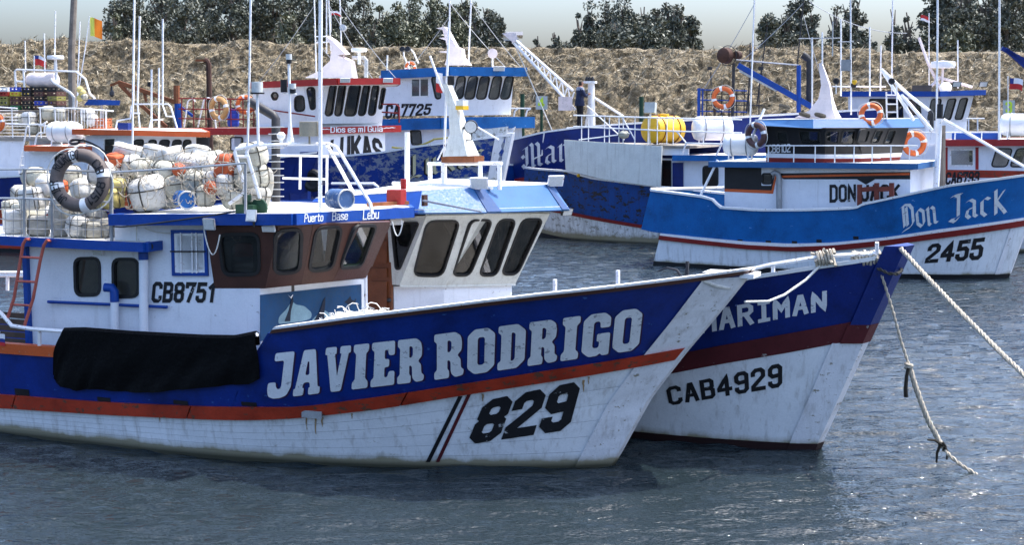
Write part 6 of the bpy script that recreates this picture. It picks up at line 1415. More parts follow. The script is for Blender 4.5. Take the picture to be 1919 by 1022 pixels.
wall(boat, fr, 'deckhouse_wall', 'house_white', o_, [{'px': [(1782, 281), (1824, 281), (1824, 310), (1782, 310)], 'r': .02, 'frame': 'white_steel'}, [(1868, 279), (1897, 279), (1886, 312), (1858, 312)], [(1907, 279), (1936, 279), (1925, 312), (1893, 312)], [(1711, 325), (1724, 325), (1724, 353), (1711, 353)], [(1745, 325), (1756, 325), (1756, 353), (1745, 353)]], r=.1, mirror=True, pl=pl)
decal(boat, fr, pl, 'painted_band', [(1770, 318), (1960, 321), (1960, 333), (1770, 333)], 'red_strake', .012); decal(boat, fr, pl, 'painted_band', [(1828, 276), (1834, 276), (1834, 318), (1828, 318)], 'red_roof', .008); decal(boat, fr, pl, 'painted_band', [(1770, 276), (1776, 276), (1776, 318), (1770, 318)], 'red_roof', .008)
mb = MB(); mb.prism([H_(1725, 320), H_(1743, 320), H_(1743, 362), H_(1725, 362)], (0, -.06, 0)); part('blue_panel', mb, 'blue_mid', boat, fr, False)
for k, tx in enumerate(('DORA', 'DE', 'ALDO')): text_px(boat, fr, 'lettering', tx, [(1728, 341 + 6 * k), (1740, 341 + 6 * k), (1740, 345 + 6 * k), (1728, 345 + 6 * k)], lambda u, v: (fr.y(u, v, yh - .07), Vector((0, -1, 0))), 'letter_white', 1.5, 2)
text_px(boat, fr, 'registration', 'CA6793', [(1775, 325), (1835, 323), (1833, 342), (1773, 344)], psurf(pl), 'letter_black', 1.9, 2.2, off=.018)
roof_slab(boat, fr, [H_(1690, 318, yh - .2), H_(1716, 318, yh - .2)], .08, .08, 'roof_white', 'red_roof'); roof_slab(boat, fr, [H_(1762, 268, yh - .25), H_(1960, 267, yh - .25)], .10, .10, 'roof_white', 'red_roof')
hz = H_(1840, 268, yh - .25).z + .1; pipes(boat, fr, 'roof_rail', [[H_(1700, 248, yh), H_(1880, 247, yh)]], .02)
for u in (1705, 1745, 1790, 1840, 1875): mb = MB(); p = H_(u, 248, yh); mb.tube([p, Vector((p.x, yh, hz - .02))], .018, 5); part('rail_post', mb, 'white_steel', boat, fr)
mb = MB(); c = H_(1830, 254, -.6); mb.box((c.x, c.y, hz + .08), (1.4, .5, .2)); part('fish_box', mb, 'blue_trim', boat, fr, False)
liferaft('white liferaft canister with pink straps at the right edge on the red-edged roof', fr, Vector((H_(1912, 240, -.8).x, -.8, hz + .45)), (1, .05, 0), 1.2, .34)
for k, (u, v) in enumerate(((1880, 242), (1880, 250), (1880, 234))): pass
# boat beyond: blue flat roof
If = Frame(on_depth(1900, 330, 57.0), -20); fr = If; yi = -1.4
boat = thing('fishing_boat', 'white wheelhouse boat with deep blue flat roof beyond the red-trimmed boat', 'boat', If)
h = Hull(fr, [(1905, 360), (1930, 300), (1945, 260)], 1.8, 2.1, 2.0, 4, 3.4, 12, hw=.1); st = h.stations(0, None, 24); mb = MB(); h.strip(mb, const(-.3), const(2.0), st, 2); part('hull', mb, 'blue_trim', boat, fr); deck(boat, h, const(1.7), .2, 11.9)
def I_(u, v, y=yi): return fr.y(u, v, y)
a0, a1, a2 = I_(1590, 228), I_(1735, 230), None; a2 = fr.vdir(1812, 228, a1, 30)
T0, T1, T2 = rake([a0, a1, a2], [181, 181, 180], .3, fr)
wall(boat, fr, 'deckhouse_wall', 'house_white', [a0, a1, T1, T0], [{'px': [(1630, 186), (1690, 186), (1692, 222), (1632, 222)], 'r': .05, 'gl': 'glass_dark'}, [(1702, 187), (1722, 187), (1726, 214), (1706, 214)]], pl=Plane(fr, a0, a1, T0), mirror=True, r=.1)
wall(boat, fr, 'deckhouse_wall', 'house_white', [a1, a2, T2, T1], [[(1746, 186), (1764, 186), (1757, 224), (1738, 224)], [(1777, 186), (1792, 185), (1781, 224), (1767, 224)], [(1800, 185), (1814, 184), (1803, 223), (1789, 223)]], pl=Plane(fr, a1, a2, T1), r=.1)
mb = MB()
for p, q in ((a0, a1), (a1, a2)): mb.poly([low(p, 1.7), low(q, 1.7), q, p])
part('lower_wall', mb, 'house_white', boat, fr, False); mb = MB(); mb.poly([a2, mir(a1), mir(T1), T2]); mb.poly([a0, mir(a0), mir(T0), T0]); part('deckhouse_wall', mb, 'house_white', boat, fr, False)
rz0, rz1 = I_(1577, 176, yi - .35), I_(1760, 176, yi - .35); rz2 = fr.vdir(1846, 173, rz1, 28); roof_slab(boat, fr, [rz0, rz1, rz2], .10, .10, 'pink_white', 'blue_trim', far=[mir(rz1), mir(rz0)]); iz = rz1.z + .1
pipes(boat, fr, 'a_frame', [[I_(1722, 70, 0), I_(1740, 120, 0), I_(1762, 166, 0)], [I_(1762, 145, 0), I_(1738, 168, -.2)], [I_(1760, 145, 0), I_(1822, 163, -.2)]], .06, 'pink_white')
mb = MB(); mb.lathe([(.03, 0), (.45, .02), (.48, .12), (.45, .26), (.03, .30)], I_(1767, 128, -.1), (0, 0, 1), 20); part('radar_dome', mb, 'capsule_white', boat, fr); mb = MB(); mb.tube([I_(1767, 128, -.1), I_(1765, 168, -.1)], .05, 6); part('radar_post', mb, 'pink_white', boat, fr)
for u in (1716, 1728, 1740): mb = MB(); p = I_(u, 163, -.8); mb.box((p.x, p.y, iz + .12), (.25, .25, .24)); part('battery_box', mb, 'dark_metal', boat, fr, False)
mb = MB(); p = I_(1772, 160, -.6); mb.lathe([(.2, 0), (.25, .2), (.12, .36)], (p.x, p.y, iz), (0, 0, 1), 12); part('vent_cowl', mb, 'capsule_white', boat, fr)
for u, v in ((1793, 158), (1843, 158)): p = I_(u, v, -1.2 if u < 1800 else .2); floodlight(boat, fr, p, (.6, -.6, -.3), .4, .2, 'dark_metal')
pipes(boat, fr, 'aerial', [[I_(1671, 168, 0), I_(1673, 0, 0)], [I_(1795, 165, .3), I_(1795, 75, .3)], [I_(1650, 170, .3), I_(1651, 85, .3)]], .03); pipes(boat, fr, 'roof_rail', [[I_(1560, 162, -1), I_(1660, 162, -1)], [I_(1810, 222, -1.3), I_(1845, 222, -1.3)], [I_(1815, 222, -1.3), I_(1815, 245, -1.3)], [I_(1832, 222, -1.3), I_(1832, 245, -1.3)]], .03)
flag('small red and white flag on a tall staff before the right-hand trees', [If.M @ I_(1741, 168, .6), If.M @ I_(1741, 24, .6)], If.M @ (I_(1726, 28, .6)), .35, .22, [('flag_red', (0, 1, 0, .6)), ('flag_white', (0, 1, .6, 1))], 1)
flag('drooping Chilean flag at the right edge above the number three sign', [If.M @ I_(1889, 230, -.5), If.M @ I_(1889, 142, -.5)], If.M @ I_(1892, 145, -.5), .5, .42, [('flag_blue', (0, .35, 0, .5)), ('flag_white', (.35, 1, 0, .5)), ('flag_red', (0, 1, .5, 1))], 4)
# ------------------------------------------------------------------ boats in the background
def simple_hull(boat, fr, stem, Bw, Bd, zd, Lt, rows, mats, capmat='white_steel', dk=.5, Lw=4.5, Ld=3.4, drop=0.0, offs=None, ta=.2):
    """rows: pixel polylines from the waterline up (the first may be a number); mats: one colour between each pair"""
    h = Hull(fr, stem, Bw, Bd, zd, Lw, Ld, Lt, p=2.1, q=.85, hw=.10, ta=ta, tl=3); h.drop = drop
    zf = [const(-.3)] + [const(r) if isinstance(r, (int, float)) else h.row(r) for r in rows]; st = h.stations(0, None, 36)
    for k, m in enumerate(mats):
        mb = MB(); h.strip(mb, zf[k], zf[k + 1], st, 3, (offs[k] if offs else 0)); part('hull' if k < 2 else 'topside', mb, m, boat, fr)
    mb = MB(); h.strip(mb, lambda x: zf[-1](x) - dk, zf[-1], st, 1, -.08); part('bulwark_inside', mb, mats[-1], boat, fr)
    mb = MB(); h.band(mb, zf[-1], lambda x: zf[-1](x) + .06, st, .03, -.12); part('cap_rail', mb, capmat, boat, fr)
    mb = MB(); h.transom(mb, zf, Lt); part('transom', mb, mats[-1], boat, fr, False); deck(boat, h, lambda x: zf[-1](x) - dk, .3, Lt - .1)
    return h, zf
def closed_house(boat, fr, P, T, mat):
    """far side and ends of a house whose near walls P (bottom) / T (top) are already built"""
    for a, b_, c, d in ((P[-1], Vector((P[0].x, -P[0].y, P[-1].z)), Vector((P[0].x, -P[0].y, T[-1].z)), T[-1]), (P[0], mir(P[0]), mir(T[0]), T[0])):
        mb = MB(); mb.poly([a, b_, c, d]); part('deckhouse_wall', mb, mat, boat, fr, False)
def fin_mast(boat, fr, px, y, mat, name='fin_mast', th=.16):
    mb = MB(); P = [fr.y(u, v, y) for u, v in px]; n = len(P); tri = tessellate_polygon([[Vector((p.x, p.z, 0)) for p in P]])
    vs = [p + Vector((0, -th, 0)) for p in P] + [p + Vector((0, th, 0)) for p in P]
    mb.add(vs, [tuple(t) for t in tri] + [tuple(i + n for i in reversed(t)) for t in tri] + [(i, (i + 1) % n, (i + 1) % n + n, i + n) for i in range(n)]); return part(name, mb, mat, boat, fr, False)
def radar(boat, fr, p, r, z0, mat='capsule_white'):
    mb = MB(); mb.lathe([(.03, 0), (r * .94, .02), (r, .08), (r * .94, r * .5), (.03, r * .55)], p, (0, 0, 1), 18); o = part('radar_dome', mb, mat, boat, fr)
    mb = MB(); mb.tube([p, Vector((p.x, p.y, z0))], .05, 6); part('radar_post', mb, 'white_steel', o, fr)

# --- grey-white boxed boat with worn blue hull
Ff = Frame(on_z(978, 436), 152); fr = Ff
boat = thing('fishing_boat', 'worn blue boat with large white plated bulwark in the middle of the harbour', 'boat', Ff)
h, zf = simple_hull(boat, fr, [(978, 436), (982, 390), (986, 310)], 1.9, 2.2, 2.4, 12.5, [[(1015, 436), (1105, 455), (1223, 461)], [(1020, 394), (1063, 402), (1198, 427)], [(1020, 389), (1063, 396), (1198, 421)], [(1000, 318), (1060, 322), (1110, 336), (1236, 352)]],
      ['black_paint', 'hull_white_worn', 'red_dark', 'blue_worn'], drop=.04, offs=[0, 0, .04, 0], Lw=5, Ld=4)
bp = h.hit(1150, 300).y; yf = bp + .02
def F_(u, v, y=yf): return fr.y(u, v, y)
mb = MB(); mb.prism([F_(1057, 262), F_(1240, 274), F_(1237, 351), F_(1130, 336), F_(1060, 319)], (0, -.08, 0)); part('bulwark_plate', mb, 'house_grey', boat, fr, False)
mb = MB(); mb.prism([F_(1241, 274, yf - .3), F_(1290, 272, yf - .3), F_(1290, 291, yf - .3), F_(1241, 291, yf - .3)], (0, -.08, 0)); part('bulwark_plate', mb, 'house_white', boat, fr, False)
deckz = F_(1150, 268).z - .02
mb = MB(); a = F_(1060, 264, yf - .1); b_ = F_(1290, 272, yf - .1); mb.loft([[Vector((a.x, s * .9 * yf, deckz - .02 + z)) for s in (1, -1)] + [Vector((b_.x, s * .9 * yf, deckz - .05 + z)) for s in (-1, 1)] for z in (-.08, 0)]); part('upper_deck', mb, 'deck_grey', boat, fr, False)
yr = yf - .12
pipes(boat, fr, 'deck_rail', [[F_(1075, 216, yr), F_(1240, 221, yr), F_(1390, 224, yr)], [F_(1075, 237, yr), F_(1268, 246, yr), F_(1390, 249, yr)], [F_(1268, 246, yr), F_(1286, 268, yr), F_(1360, 270, yr)], [F_(1286, 268, yr), F_(1278, 290, yr)], [F_(1352, 270, yr), F_(1342, 292, yr)]], .028)
for u in (1090, 1103, 1133, 1142, 1160, 1168, 1190, 1215, 1232, 1250, 1262): mb = MB(); p = F_(u, 218, yr); mb.tube([p, Vector((p.x, yr, deckz - .02))], .018, 5); part('rail_post', mb, 'white_steel', boat, fr)
pipes(boat, fr, 'deck_rail', [[F_(1165, 218, yr), F_(1190, 262, yr)], [F_(1085, 262, yr), F_(1180, 250, yr)], [F_(1100, 198, 0), F_(1170, 262, 0)]], .022)
c = Vector((F_(1243, 243, yr - .9).x, yr - .9, deckz + .45)); t = thing('fuel_tank', 'yellow cylindrical fuel tank lying behind the white deck rail', 'tank', fr, c - Vector((0, 0, .45)))
mb = MB(); ax = fr.RI @ Vector((.75, .66, 0)); mb.lathe([(.02, -.66), (.34, -.65), (.43, -.60), (.44, -.55), (.44, .55), (.43, .60), (.34, .65), (.02, .66)], c, ax, 22); part('shell', mb, 'plastic_yellow', t, fr)
mb = MB(); mb.lathe([(.18, 0), (.18, .10), (.02, .11)], c + Vector((0, 0, .40)), (0, 0, 1), 12); part('hatch', mb, 'plastic_yellow', t, fr)
for s in (-.35, .35): mb = MB(); mb.torus(c + ax * s, ax, .45, .02, 22, 5); part('strap', mb, 'rust', t, fr)
liferaft('large white liferaft canister beside the yellow tank', fr, Vector((F_(1335, 243, yr - .7).x, yr - .7, deckz + .50)), fr.RI @ Vector((1, .1, 0)), 1.28, .38)
mb = MB(); p = F_(1219, 202, yr - .3); mb.box(p, (.36, .16, .34), 0, (.15, 0)); dl = part('deck_lamp', mb, 'sign_grey', boat, fr, False); mb = MB(); mb.tube([p, Vector((p.x, p.y, deckz))], .03, 6); part('lamp_stalk', mb, 'white_steel', dl, fr)
# its cabin
yc = yf - .55; o_ = [low(F_(1235, 350, yc), 1.0), low(F_(1420, 350, yc), 1.0), F_(1420, 297, yc), F_(1235, 297, yc)]
wall(boat, fr, 'cabin_wall', 'house_white', o_, [{'px': [(1241, 302), (1257, 302), (1257, 352), (1241, 352)], 'r': .02, 'gl': 'glass_dark'}, {'px': [(1318, 312), (1345, 312), (1345, 348), (1318, 348)], 'gl': 'glass_dark'}], mirror=True, r=.1)
mb = MB(); mb.prism([F_(1260, 305, yc + .05), F_(1280, 305, yc + .05), F_(1280, 352, yc + .05), F_(1260, 352, yc + .05)], (0, -.03, 0)); part('blue_panel', mb, 'blue_deep', boat, fr, False)
ra, rb = F_(1262, 296, yc + .35), F_(1430, 297, yc + .35); roof_slab(boat, fr, [rb, ra], .09, .09, 'pink_white', 'blue_mid')
c = F_(1169, 252, yr); put_float(fr.M @ c, (.34, .34, .26), (0, 0, 0), 'ball', 'float_cream', 'round cream float hanging on the white deck rail left of the yellow tank', None)
p = h.hit(1085, 329); mb = MB(); mb.lathe([(.05, 0), (.06, .06), (.02, .12)], p, (0, 1, 0), 10); part('side_lamp', mb, 'plastic_yellow', boat, fr)

# --- dark blue bow with the lattice boom and the man
Ef = Frame(on_depth(955, 405, 53.5), 166); fr = Ef
boat = thing('fishing_boat', 'dark blue boat with white gothic lettering under the white lattice boom', 'boat', Ef)
h, zf = simple_hull(boat, fr, [(958, 400), (962, 340), (956, 300), (952, 262)], 1.9, 2.2, 2.4, 13, [0.1, [(965, 344), (1000, 344), (1060, 350)], [(960, 336), (1000, 329), (1060, 325)], [(958, 264), (975, 260), (1020, 249), (1080, 241), (1140, 236), (1200, 232)]], ['black_paint', 'red_roof', 'red_roof', 'blue_deep'], Lw=4, Ld=3)
text_px(boat, fr, 'lettering', 'Mar', [(978, 272), (1062, 258), (1062, 300), (980, 316)], h.surf, 'letter_white', 1.2, 1.2, BL, .6)
ez = zf[-1](h.at(zf[-1], 3.2)[0])
def E_(u, v, y=0.0): return fr.y(u, v, y)
for nm, a, b_ in (('boom_chord', (958, 68), (1074, 170)), ('boom_chord', (961, 78), (1078, 206))):
    for yy in (-.18, .18): mb = MB(); mb.tube([E_(*a, yy * .4), E_(*b_, yy)], .055, 6); part(nm, mb, 'white_steel', boat, fr)
for k in range(9):
    t0, t1 = .12 + k * .10, .17 + k * .10; a = E_(958 + 116 * t0, 68 + 102 * t0, -.15 * t0); b_ = E_(961 + 117 * t0, 78 + 128 * t0, -.15 * t0); c = E_(958 + 116 * (t0 + .10), 68 + 102 * (t0 + .10), -.15 * t0)
    mb = MB(); mb.tube([a, b_], .028, 5); part('boom_brace', mb, 'white_steel', boat, fr); mb = MB(); mb.tube([b_, c], .028, 5); part('boom_brace', mb, 'white_steel', boat, fr)
mb = MB(); mb.loft([[E_(941, 62, y), E_(967, 61, y), E_(970, 72, y), E_(962, 80, y), E_(945, 66, y)] for y in (-.15, .15)]); part('boom_head', mb, 'pink_white', boat, fr, False)
mb = MB(); mb.prism([E_(1047, 181, .3), E_(1073, 181, .3), E_(1073, 207, .3), E_(1047, 207, .3)], (0, .05, 0)); part('plate', mb, 'sign_pink', boat, fr, False)
mb = MB(); mb.tube([Vector((E_(1109, 200).x, 0, ez - .4)), E_(1108, 156)], .14, 10, .12); pst = part('mast_post', mb, 'white_steel', boat, fr); mb = MB(); mb.box(E_(1106, 154), (.42, .42, .08)); part('mast_platform', mb, 'white_steel', pst, fr, False)
for du in (-4, 1, 6): mb = MB(); mb.lathe([(.06, 0), (.07, .08), (.03, .16)], E_(1104 + du, 152), (0, 0, 1), 8); part('signal_lamp', mb, 'black_paint', pst, fr)
pipes(boat, fr, 'mast_stay', [[E_(1107, 182), Vector((E_(1090, 238).x, -.4, ez - .4))], [E_(1112, 182), E_(1168, 218)], [E_(1160, 150, .3), E_(1158, 300, .3)]][:2], .05)
pipes(boat, fr, 'boom_rope', [[E_(964, 82), E_(1037, 250)]], .022, 'rope_white')
pipes(boat, fr, 'bow_rail', [[E_(1062, 240, 1.2), E_(1140, 236, 1.2)], [h.hit(1020, 250) + Vector((0, 0, .05)), h.hit(1016, 290), h.hit(1000, 298)]], .03)
# man on its foredeck
def make_man(base, face_deg, H=1.74):
    a = math.radians(face_deg); root = thing('person', 'man in dark blue jacket and black trousers standing at the white mast post', 'person', None, base)
    sc = H / 1.74; V = []; E = []; R = []; Zr = []
    def add(p, r, par=None):
        V.append((p[0] * sc, p[1] * sc, p[2] * sc)); R.append(r * sc)
        if par is not None: E.append((par, len(V) - 1))
        return len(V) - 1
    pel = add((0, 0, .95), .155); ab = add((0, .0, 1.12), .15, pel); ch = add((.01, .0, 1.32), .165, ab); nk = add((.02, 0, 1.47), .075, ch); hd = add((.045, 0, 1.58), .092, nk); add((.045, 0, 1.68), .075, hd)
    for s in (-1, 1):
        hp = add((.0, s * .09, .88), .105, pel); kn = add((.03, s * .10, .48), .068, hp); an = add((.0, s * .11, .09), .048, kn); add((.13, s * .12, .04), .042, an)
        shd = add((.0, s * .17, 1.38), .085, ch); el = add((.06 if s > 0 else .10, s * .235, 1.13), .062, shd); wr = add((.22, s * (.20 if s > 0 else .16), 1.12 if s > 0 else 1.20), .045, el); hn = add((.29, s * .17, 1.13 if s > 0 else 1.22), .04, wr)
        for k in range(4): add((.34, s * .17 + (k - 1.5) * .021, 1.12 if s > 0 else 1.22), .011, hn)
        add((.31, s * .13, 1.15 if s > 0 else 1.25), .012, hn)
    me = bpy.data.meshes.new('body'); me.from_pydata(V, E, []); o = bpy.data.objects.new('body', me); COL.objects.link(o)
    sk = o.modifiers.new('skin', 'SKIN'); sk.use_smooth_shade = True
    for i, v in enumerate(me.skin_vertices[0].data): v.radius = (R[i], R[i] * (.72 if i in (0, 1, 2) else 1)); v.use_root = (i == 0)
    sb_ = o.modifiers.new('sub', 'SUBSURF'); sb_.levels = 2; sb_.render_levels = 2
    dg = bpy.context.evaluated_depsgraph_get(); m2 = bpy.data.meshes.new_from_object(o.evaluated_get(dg)); o.modifiers.clear(); o.data = m2; m2.materials.clear()
    for n in ('jacket', 'trousers', 'skin', 'hair', 'jacket_light', 'rubber'): m2.materials.append(MATS[n])
    for p in m2.polygons:
        c = p.center / sc; z = c.z; p.use_smooth = True
        arm = math.hypot(c.x - .0, 0) > .0 and abs(c.y) > .10
        if z > 1.50: p.material_index = 3 if (z > 1.62 or c.x < .03) else 2
        elif z > 1.46: p.material_index = 2
        elif c.x > .25 and z > 1.0: p.material_index = 2
        elif z > 1.36: p.material_index = 4
        elif z > .84: p.material_index = 0
        elif z > .09: p.material_index = 1
        else: p.material_index = 5
    o.parent = root; o.rotation_euler = (0, 0, a)
    mb = MB(); R3 = Matrix.Rotation(a, 4, 'Z'); base = Vector(base)
    mb.loft([[base + (R3 @ Vector((r * math.cos(t), 1.25 * r * math.sin(t), z))) for t in (2 * math.pi * k / 16 for k in range(16))] for r, z in ((.165, .80), (.17, .82), (.155, 1.0))], True, False); part('jacket_hem', mb, 'jacket', root)
    mb = MB(); c = base + R3 @ Vector((.045, 0, 1.60 * sc)); f = R3 @ Vector((1, 0, 0)); mb.lathe([(.028, 0), (.016, .03)], c + f * .085, f, 6); mb.lathe([(.03, -.01), (.02, .02)], c + R3 @ Vector((0, .088, 0)), R3 @ Vector((0, 1, 0)), 6); mb.lathe([(.03, -.01), (.02, .02)], c + R3 @ Vector((0, -.088, 0)), R3 @ Vector((0, -1, 0)), 6); part('nose_and_ears', mb, 'skin', root, kind=None)
    return root
pm = Ef.M @ E_(1086, 241, .35); make_man(Vector((pm.x, pm.y, on_depth(1086, 241, pm.y).z)), 25)

# --- boat with peeling blue bow and red-roofed wheelhouse
Cf = Frame(on_depth(938, 440, 46.0), -24); fr = Cf
boat = thing('fishing_boat', 'white red-roofed boat with peeling blue bow lettered Lukas, behind the front boats', 'boat', Cf)
h, zf = simple_hull(boat, fr, [(936, 440), (938, 390), (944, 335), (962, 249)], 1.8, 2.1, 2.6, 13, [0.1, [(600, 372), (766, 346), (900, 330), (940, 324)], [(560, 300), (648, 294), (720, 287), (792, 275), (848, 269), (900, 262), (948, 256)]], ['black_paint', 'hull_white_worn', 'blue_peeling'], drop=.02, dk=.7)
stem_post(boat, h, .2, h.sz[-1], 'stem_white', .3, .2, .3)
mb = MB(); ss = h.stations(0.1, h.near_x(850, 262), 14); h.band(mb, lambda x: zf[-1](x) + .06, lambda x: zf[-1](x) + .30, ss, .0, -.06); part('bow_board', mb, 'hull_white_worn', boat, fr)
text_px(boat, fr, 'lettering', 'Lukas', [(768, 292), (905, 270), (905, 308), (768, 334)], h.surf, 'letter_cream', 1.1, 1.3, BL | {'u': BL['u'], 'k': BL['k'], 'a': BL['a']}, .6, off=.012); text_px(boat, fr, 'lettering_shadow', 'Lukas', [(765, 293), (902, 271), (902, 309), (765, 335)], h.surf, 'letter_black', 1.3, 1.3, BL, .6, off=.006)
yc_ = -1.5
def C_(u, v, y=yc_): return fr.y(u, v, y)
# lower house
c0, c1 = C_(440, 290), C_(604, 290); c2 = fr.vdir(722, 288, c1, 40); zl = 1.6
for p in (c0, c1, c2): p.z = C_(604, 249).z
pl = Plane(fr, low(c0, zl), low(c1, zl), c0); wall(boat, fr, 'deckhouse_wall', 'house_white', [low(c0, zl), low(c1, zl), c1, c0], [[(433, 258), (455, 258), (455, 282), (433, 282)]], pl=pl, mirror=True)
plc = Plane(fr, low(c1, zl), low(c2, zl), c1); wall(boat, fr, 'deckhouse_front', 'house_white', [low(c1, zl), low(c2, zl), c2, c1], [], pl=plc)
text_px(boat, fr, 'lettering', 'LUKAS', [(622, 262), (712, 262), (718, 300), (618, 300)], lambda u, v: (plc.hit(u, v + 8 * ((u - 668) / 46) ** 2 - 4), plc.n), 'letter_black', 1.9, 2.2, off=.01)
f0, f1 = C_(330, 247, yc_ - .15), C_(600, 245, yc_ - .15); f2 = fr.vdir(750, 241, f1, 40); roof_slab(boat, fr, [f0, f1, f2], .11, .11, 'deck_grey', 'red_roof', far=[mir(f1), mir(f0)]); pf2 = Plane(fr, f1, f2, f1 + Vector((0, 0, 1))); pf2.p = pf2.p + pf2.n * .05
text_px(boat, fr, 'lettering', 'Dios es mi Guia', [(620, 238), (716, 236), (716, 246), (620, 248)], psurf(pf2), 'letter_white', 1.25, 1.5)
for q_ in ([(600, 239), (616, 239), (616, 245), (600, 245)], [(720, 237), (738, 236), (738, 242), (720, 243)]): text_px(boat, fr, 'bird_mark', '~', [q_[0], q_[1], q_[2], q_[3]], psurf(pf2), 'letter_white', 1.4, 1)
# wheelhouse
cz_ = f1.z + .1
w0, w1 = C_(482, 232), C_(575, 232); w2 = fr.vdir(606, 232, w1, 10); w3 = fr.vdir(716, 231, w2, 42); WB = [w0, w1, w2, w3]; WT = rake(WB, [162, 158, 156, 157], .28, fr)
CW = [[{'px': [(509, 179), (512, 174), (518, 174), (521, 179), (518, 186), (512, 186)], 'r': .03}, [(553, 181), (569, 179), (571, 207), (553, 208)]], [[(575, 165), (589, 164), (590, 203), (583, 205)]],
      [[(619, 160), (630, 158), (622, 216), (609, 216)], [(636, 159), (648, 158), (639, 216), (627, 216)], [(656, 159), (676, 158), (666, 216), (645, 216)], [(682, 160), (693, 159), (684, 215), (671, 216)], [(699, 160), (710, 160), (702, 215), (690, 215)], [(716, 166), (722, 166), (715, 203), (710, 203)]]]
for i in range(3): wall(boat, fr, 'wheelhouse_wall', 'house_white', [WB[i], WB[i + 1], WT[i + 1], WT[i]], CW[i], pl=Plane(fr, WB[i], WB[i + 1], WT[i]), r=.14, gw=.035, mirror=i < 2, gl='glass_clear')
closed_house(boat, fr, WB, WT, 'house_white')
mb = MB(); mb.poly([low(w0, cz_), low(w1, cz_), w1, w0]); mb.poly([low(w1, cz_), low(w3, cz_), w3, w1]); part('lower_wall', mb, 'house_white', boat, fr, False)
g0, g1 = C_(469, 160, yc_ - .35), C_(632, 153, yc_ - .4); g2 = fr.vdir(748, 152, g1, 36); roof_slab(boat, fr, [g0, g1, g2], .10, .10, 'roof_white', 'red_roof', far=[mir(g1), mir(g0)]); cz2 = g1.z + .1
for u, v in ((645, 152), (725, 152)): floodlight(boat, fr, fr.vdir(u, v, g1, 36) + Vector((.12, -.14, .02)), (.6, -.7, -.4), .3, .14)
fin_mast(boat, fr, [(576, 146), (604, 132), (623, 114), (626, 88), (614, 67), (627, 75), (652, 101), (638, 104), (660, 114), (666, 146)], 0, 'pink_white')
radar(boat, fr, C_(673, 98, 0), .26, C_(673, 120, 0).z); pipes(boat, fr, 'exhaust_pipe', [[C_(661, 108, .3), C_(682, 108, .3), C_(686, 113, .3), C_(686, 145, .3)]], .07, 'galv_steel')
pipes(boat, fr, 'aerial', [[C_(593, 148, .4), C_(589, 0, .4), C_(588, -40, .4)], [C_(612, 100, .2), C_(612, -30, .2)], [C_(620, 95, .2), C_(616, 0, .2)], [C_(640, 95, .5), C_(637, 0, .5), C_(636, -30, .5)], [C_(590, 68, .3), C_(615, 68, .1)], [C_(592, 80, .3), C_(617, 78, .1)]], .022)
mb = MB(); mb.lathe([(.02, -.07), (.11, -.06), (.11, .06), (.02, .07)], C_(643, 52, .5), (.2, -1, .2), 12); part('radar_reflector', mb, 'galv_steel', boat, fr)
q = fr.M @ C_(620, 20, .3); flag('small faded red and white flag high on an aerial above the red roof', [fr.M @ C_(620, 60, .3), q], q, .32, .12, [('flag_white', (0, 1, 0, .5)), ('flag_red', (0, 1, .5, 1))], 5)
# red gallery rails aft
for v in (184, 204, 222): pipes(boat, fr, 'gallery_rail', [[C_(335, v, yc_), C_(478, v + 2, yc_)]], .022, 'red_dark')
for u in (340, 362, 385, 410, 432, 455, 475): mb = MB(); p = C_(u, 185, yc_); mb.tube([p, Vector((p.x, yc_, cz_))], .02, 5); part('rail_post', mb, 'red_dark', boat, fr)
pipes(boat, fr, 'hoop_rail', [[C_(345, 238, -1), C_(352, 190, -1), C_(360, 184, -1), C_(366, 190, -1)], [C_(371, 238, -1), C_(382, 188, -1), C_(390, 183, -1), C_(398, 186, -1), C_(405, 240, -1)]], .025)
pipes(boat, fr, 'gallery_rail', [[C_(480, 202, yc_ - .2), C_(590, 218, yc_ - .2)], [C_(716, 195, -.3), C_(742, 195, -.3), C_(748, 200, -.3), C_(748, 230, -.3)], [C_(716, 210, -.3), C_(748, 212, -.3)]], .025, 'red_dark')
lifebuoy('large tan lifebuoy hanging on the red gallery rail', fr, C_(410, 203, yc_ - .12), (-.1, -1, 0), .31, .085, 'ring_tan'); c = C_(437, 220, -.9); t = thing('plastic_barrel', 'blue plastic barrel behind the tan lifebuoy', 'barrel', fr, Vector((c.x, c.y, cz_)))
mb = MB(); mb.lathe([(.17, 0), (.19, .04), (.195, .15), (.185, .17), (.195, .19), (.195, .40), (.185, .42), (.195, .44), (.19, .54), (.15, .58), (.02, .59)], (c.x, c.y, cz_), (0, 0, 1), 16); part('shell', mb, 'crate_blue', t, fr); mb = MB(); mb.lathe([(.05, 0), (.05, .04)], (c.x + .06, c.y - .05, cz_ + .58), (0, 0, 1), 8); part('cap', mb, 'black_paint', t, fr)
mb = MB(); c = C_(465, 205, -.8); lifebuoy('orange lifebuoy partly hidden behind the sloping dark pipe', fr, C_(460, 196, -.8), (.5, -.85, .1), .25, .07, 'ring_orange')
pipes(boat, fr, 'deck_hose', [sag(C_(735, 276, -.4), C_(812, 262, -.6), .12, 10) + sag(C_(813, 261, -.6), C_(842, 258, -.6), .0, 3)], .035, 'crate_olive')

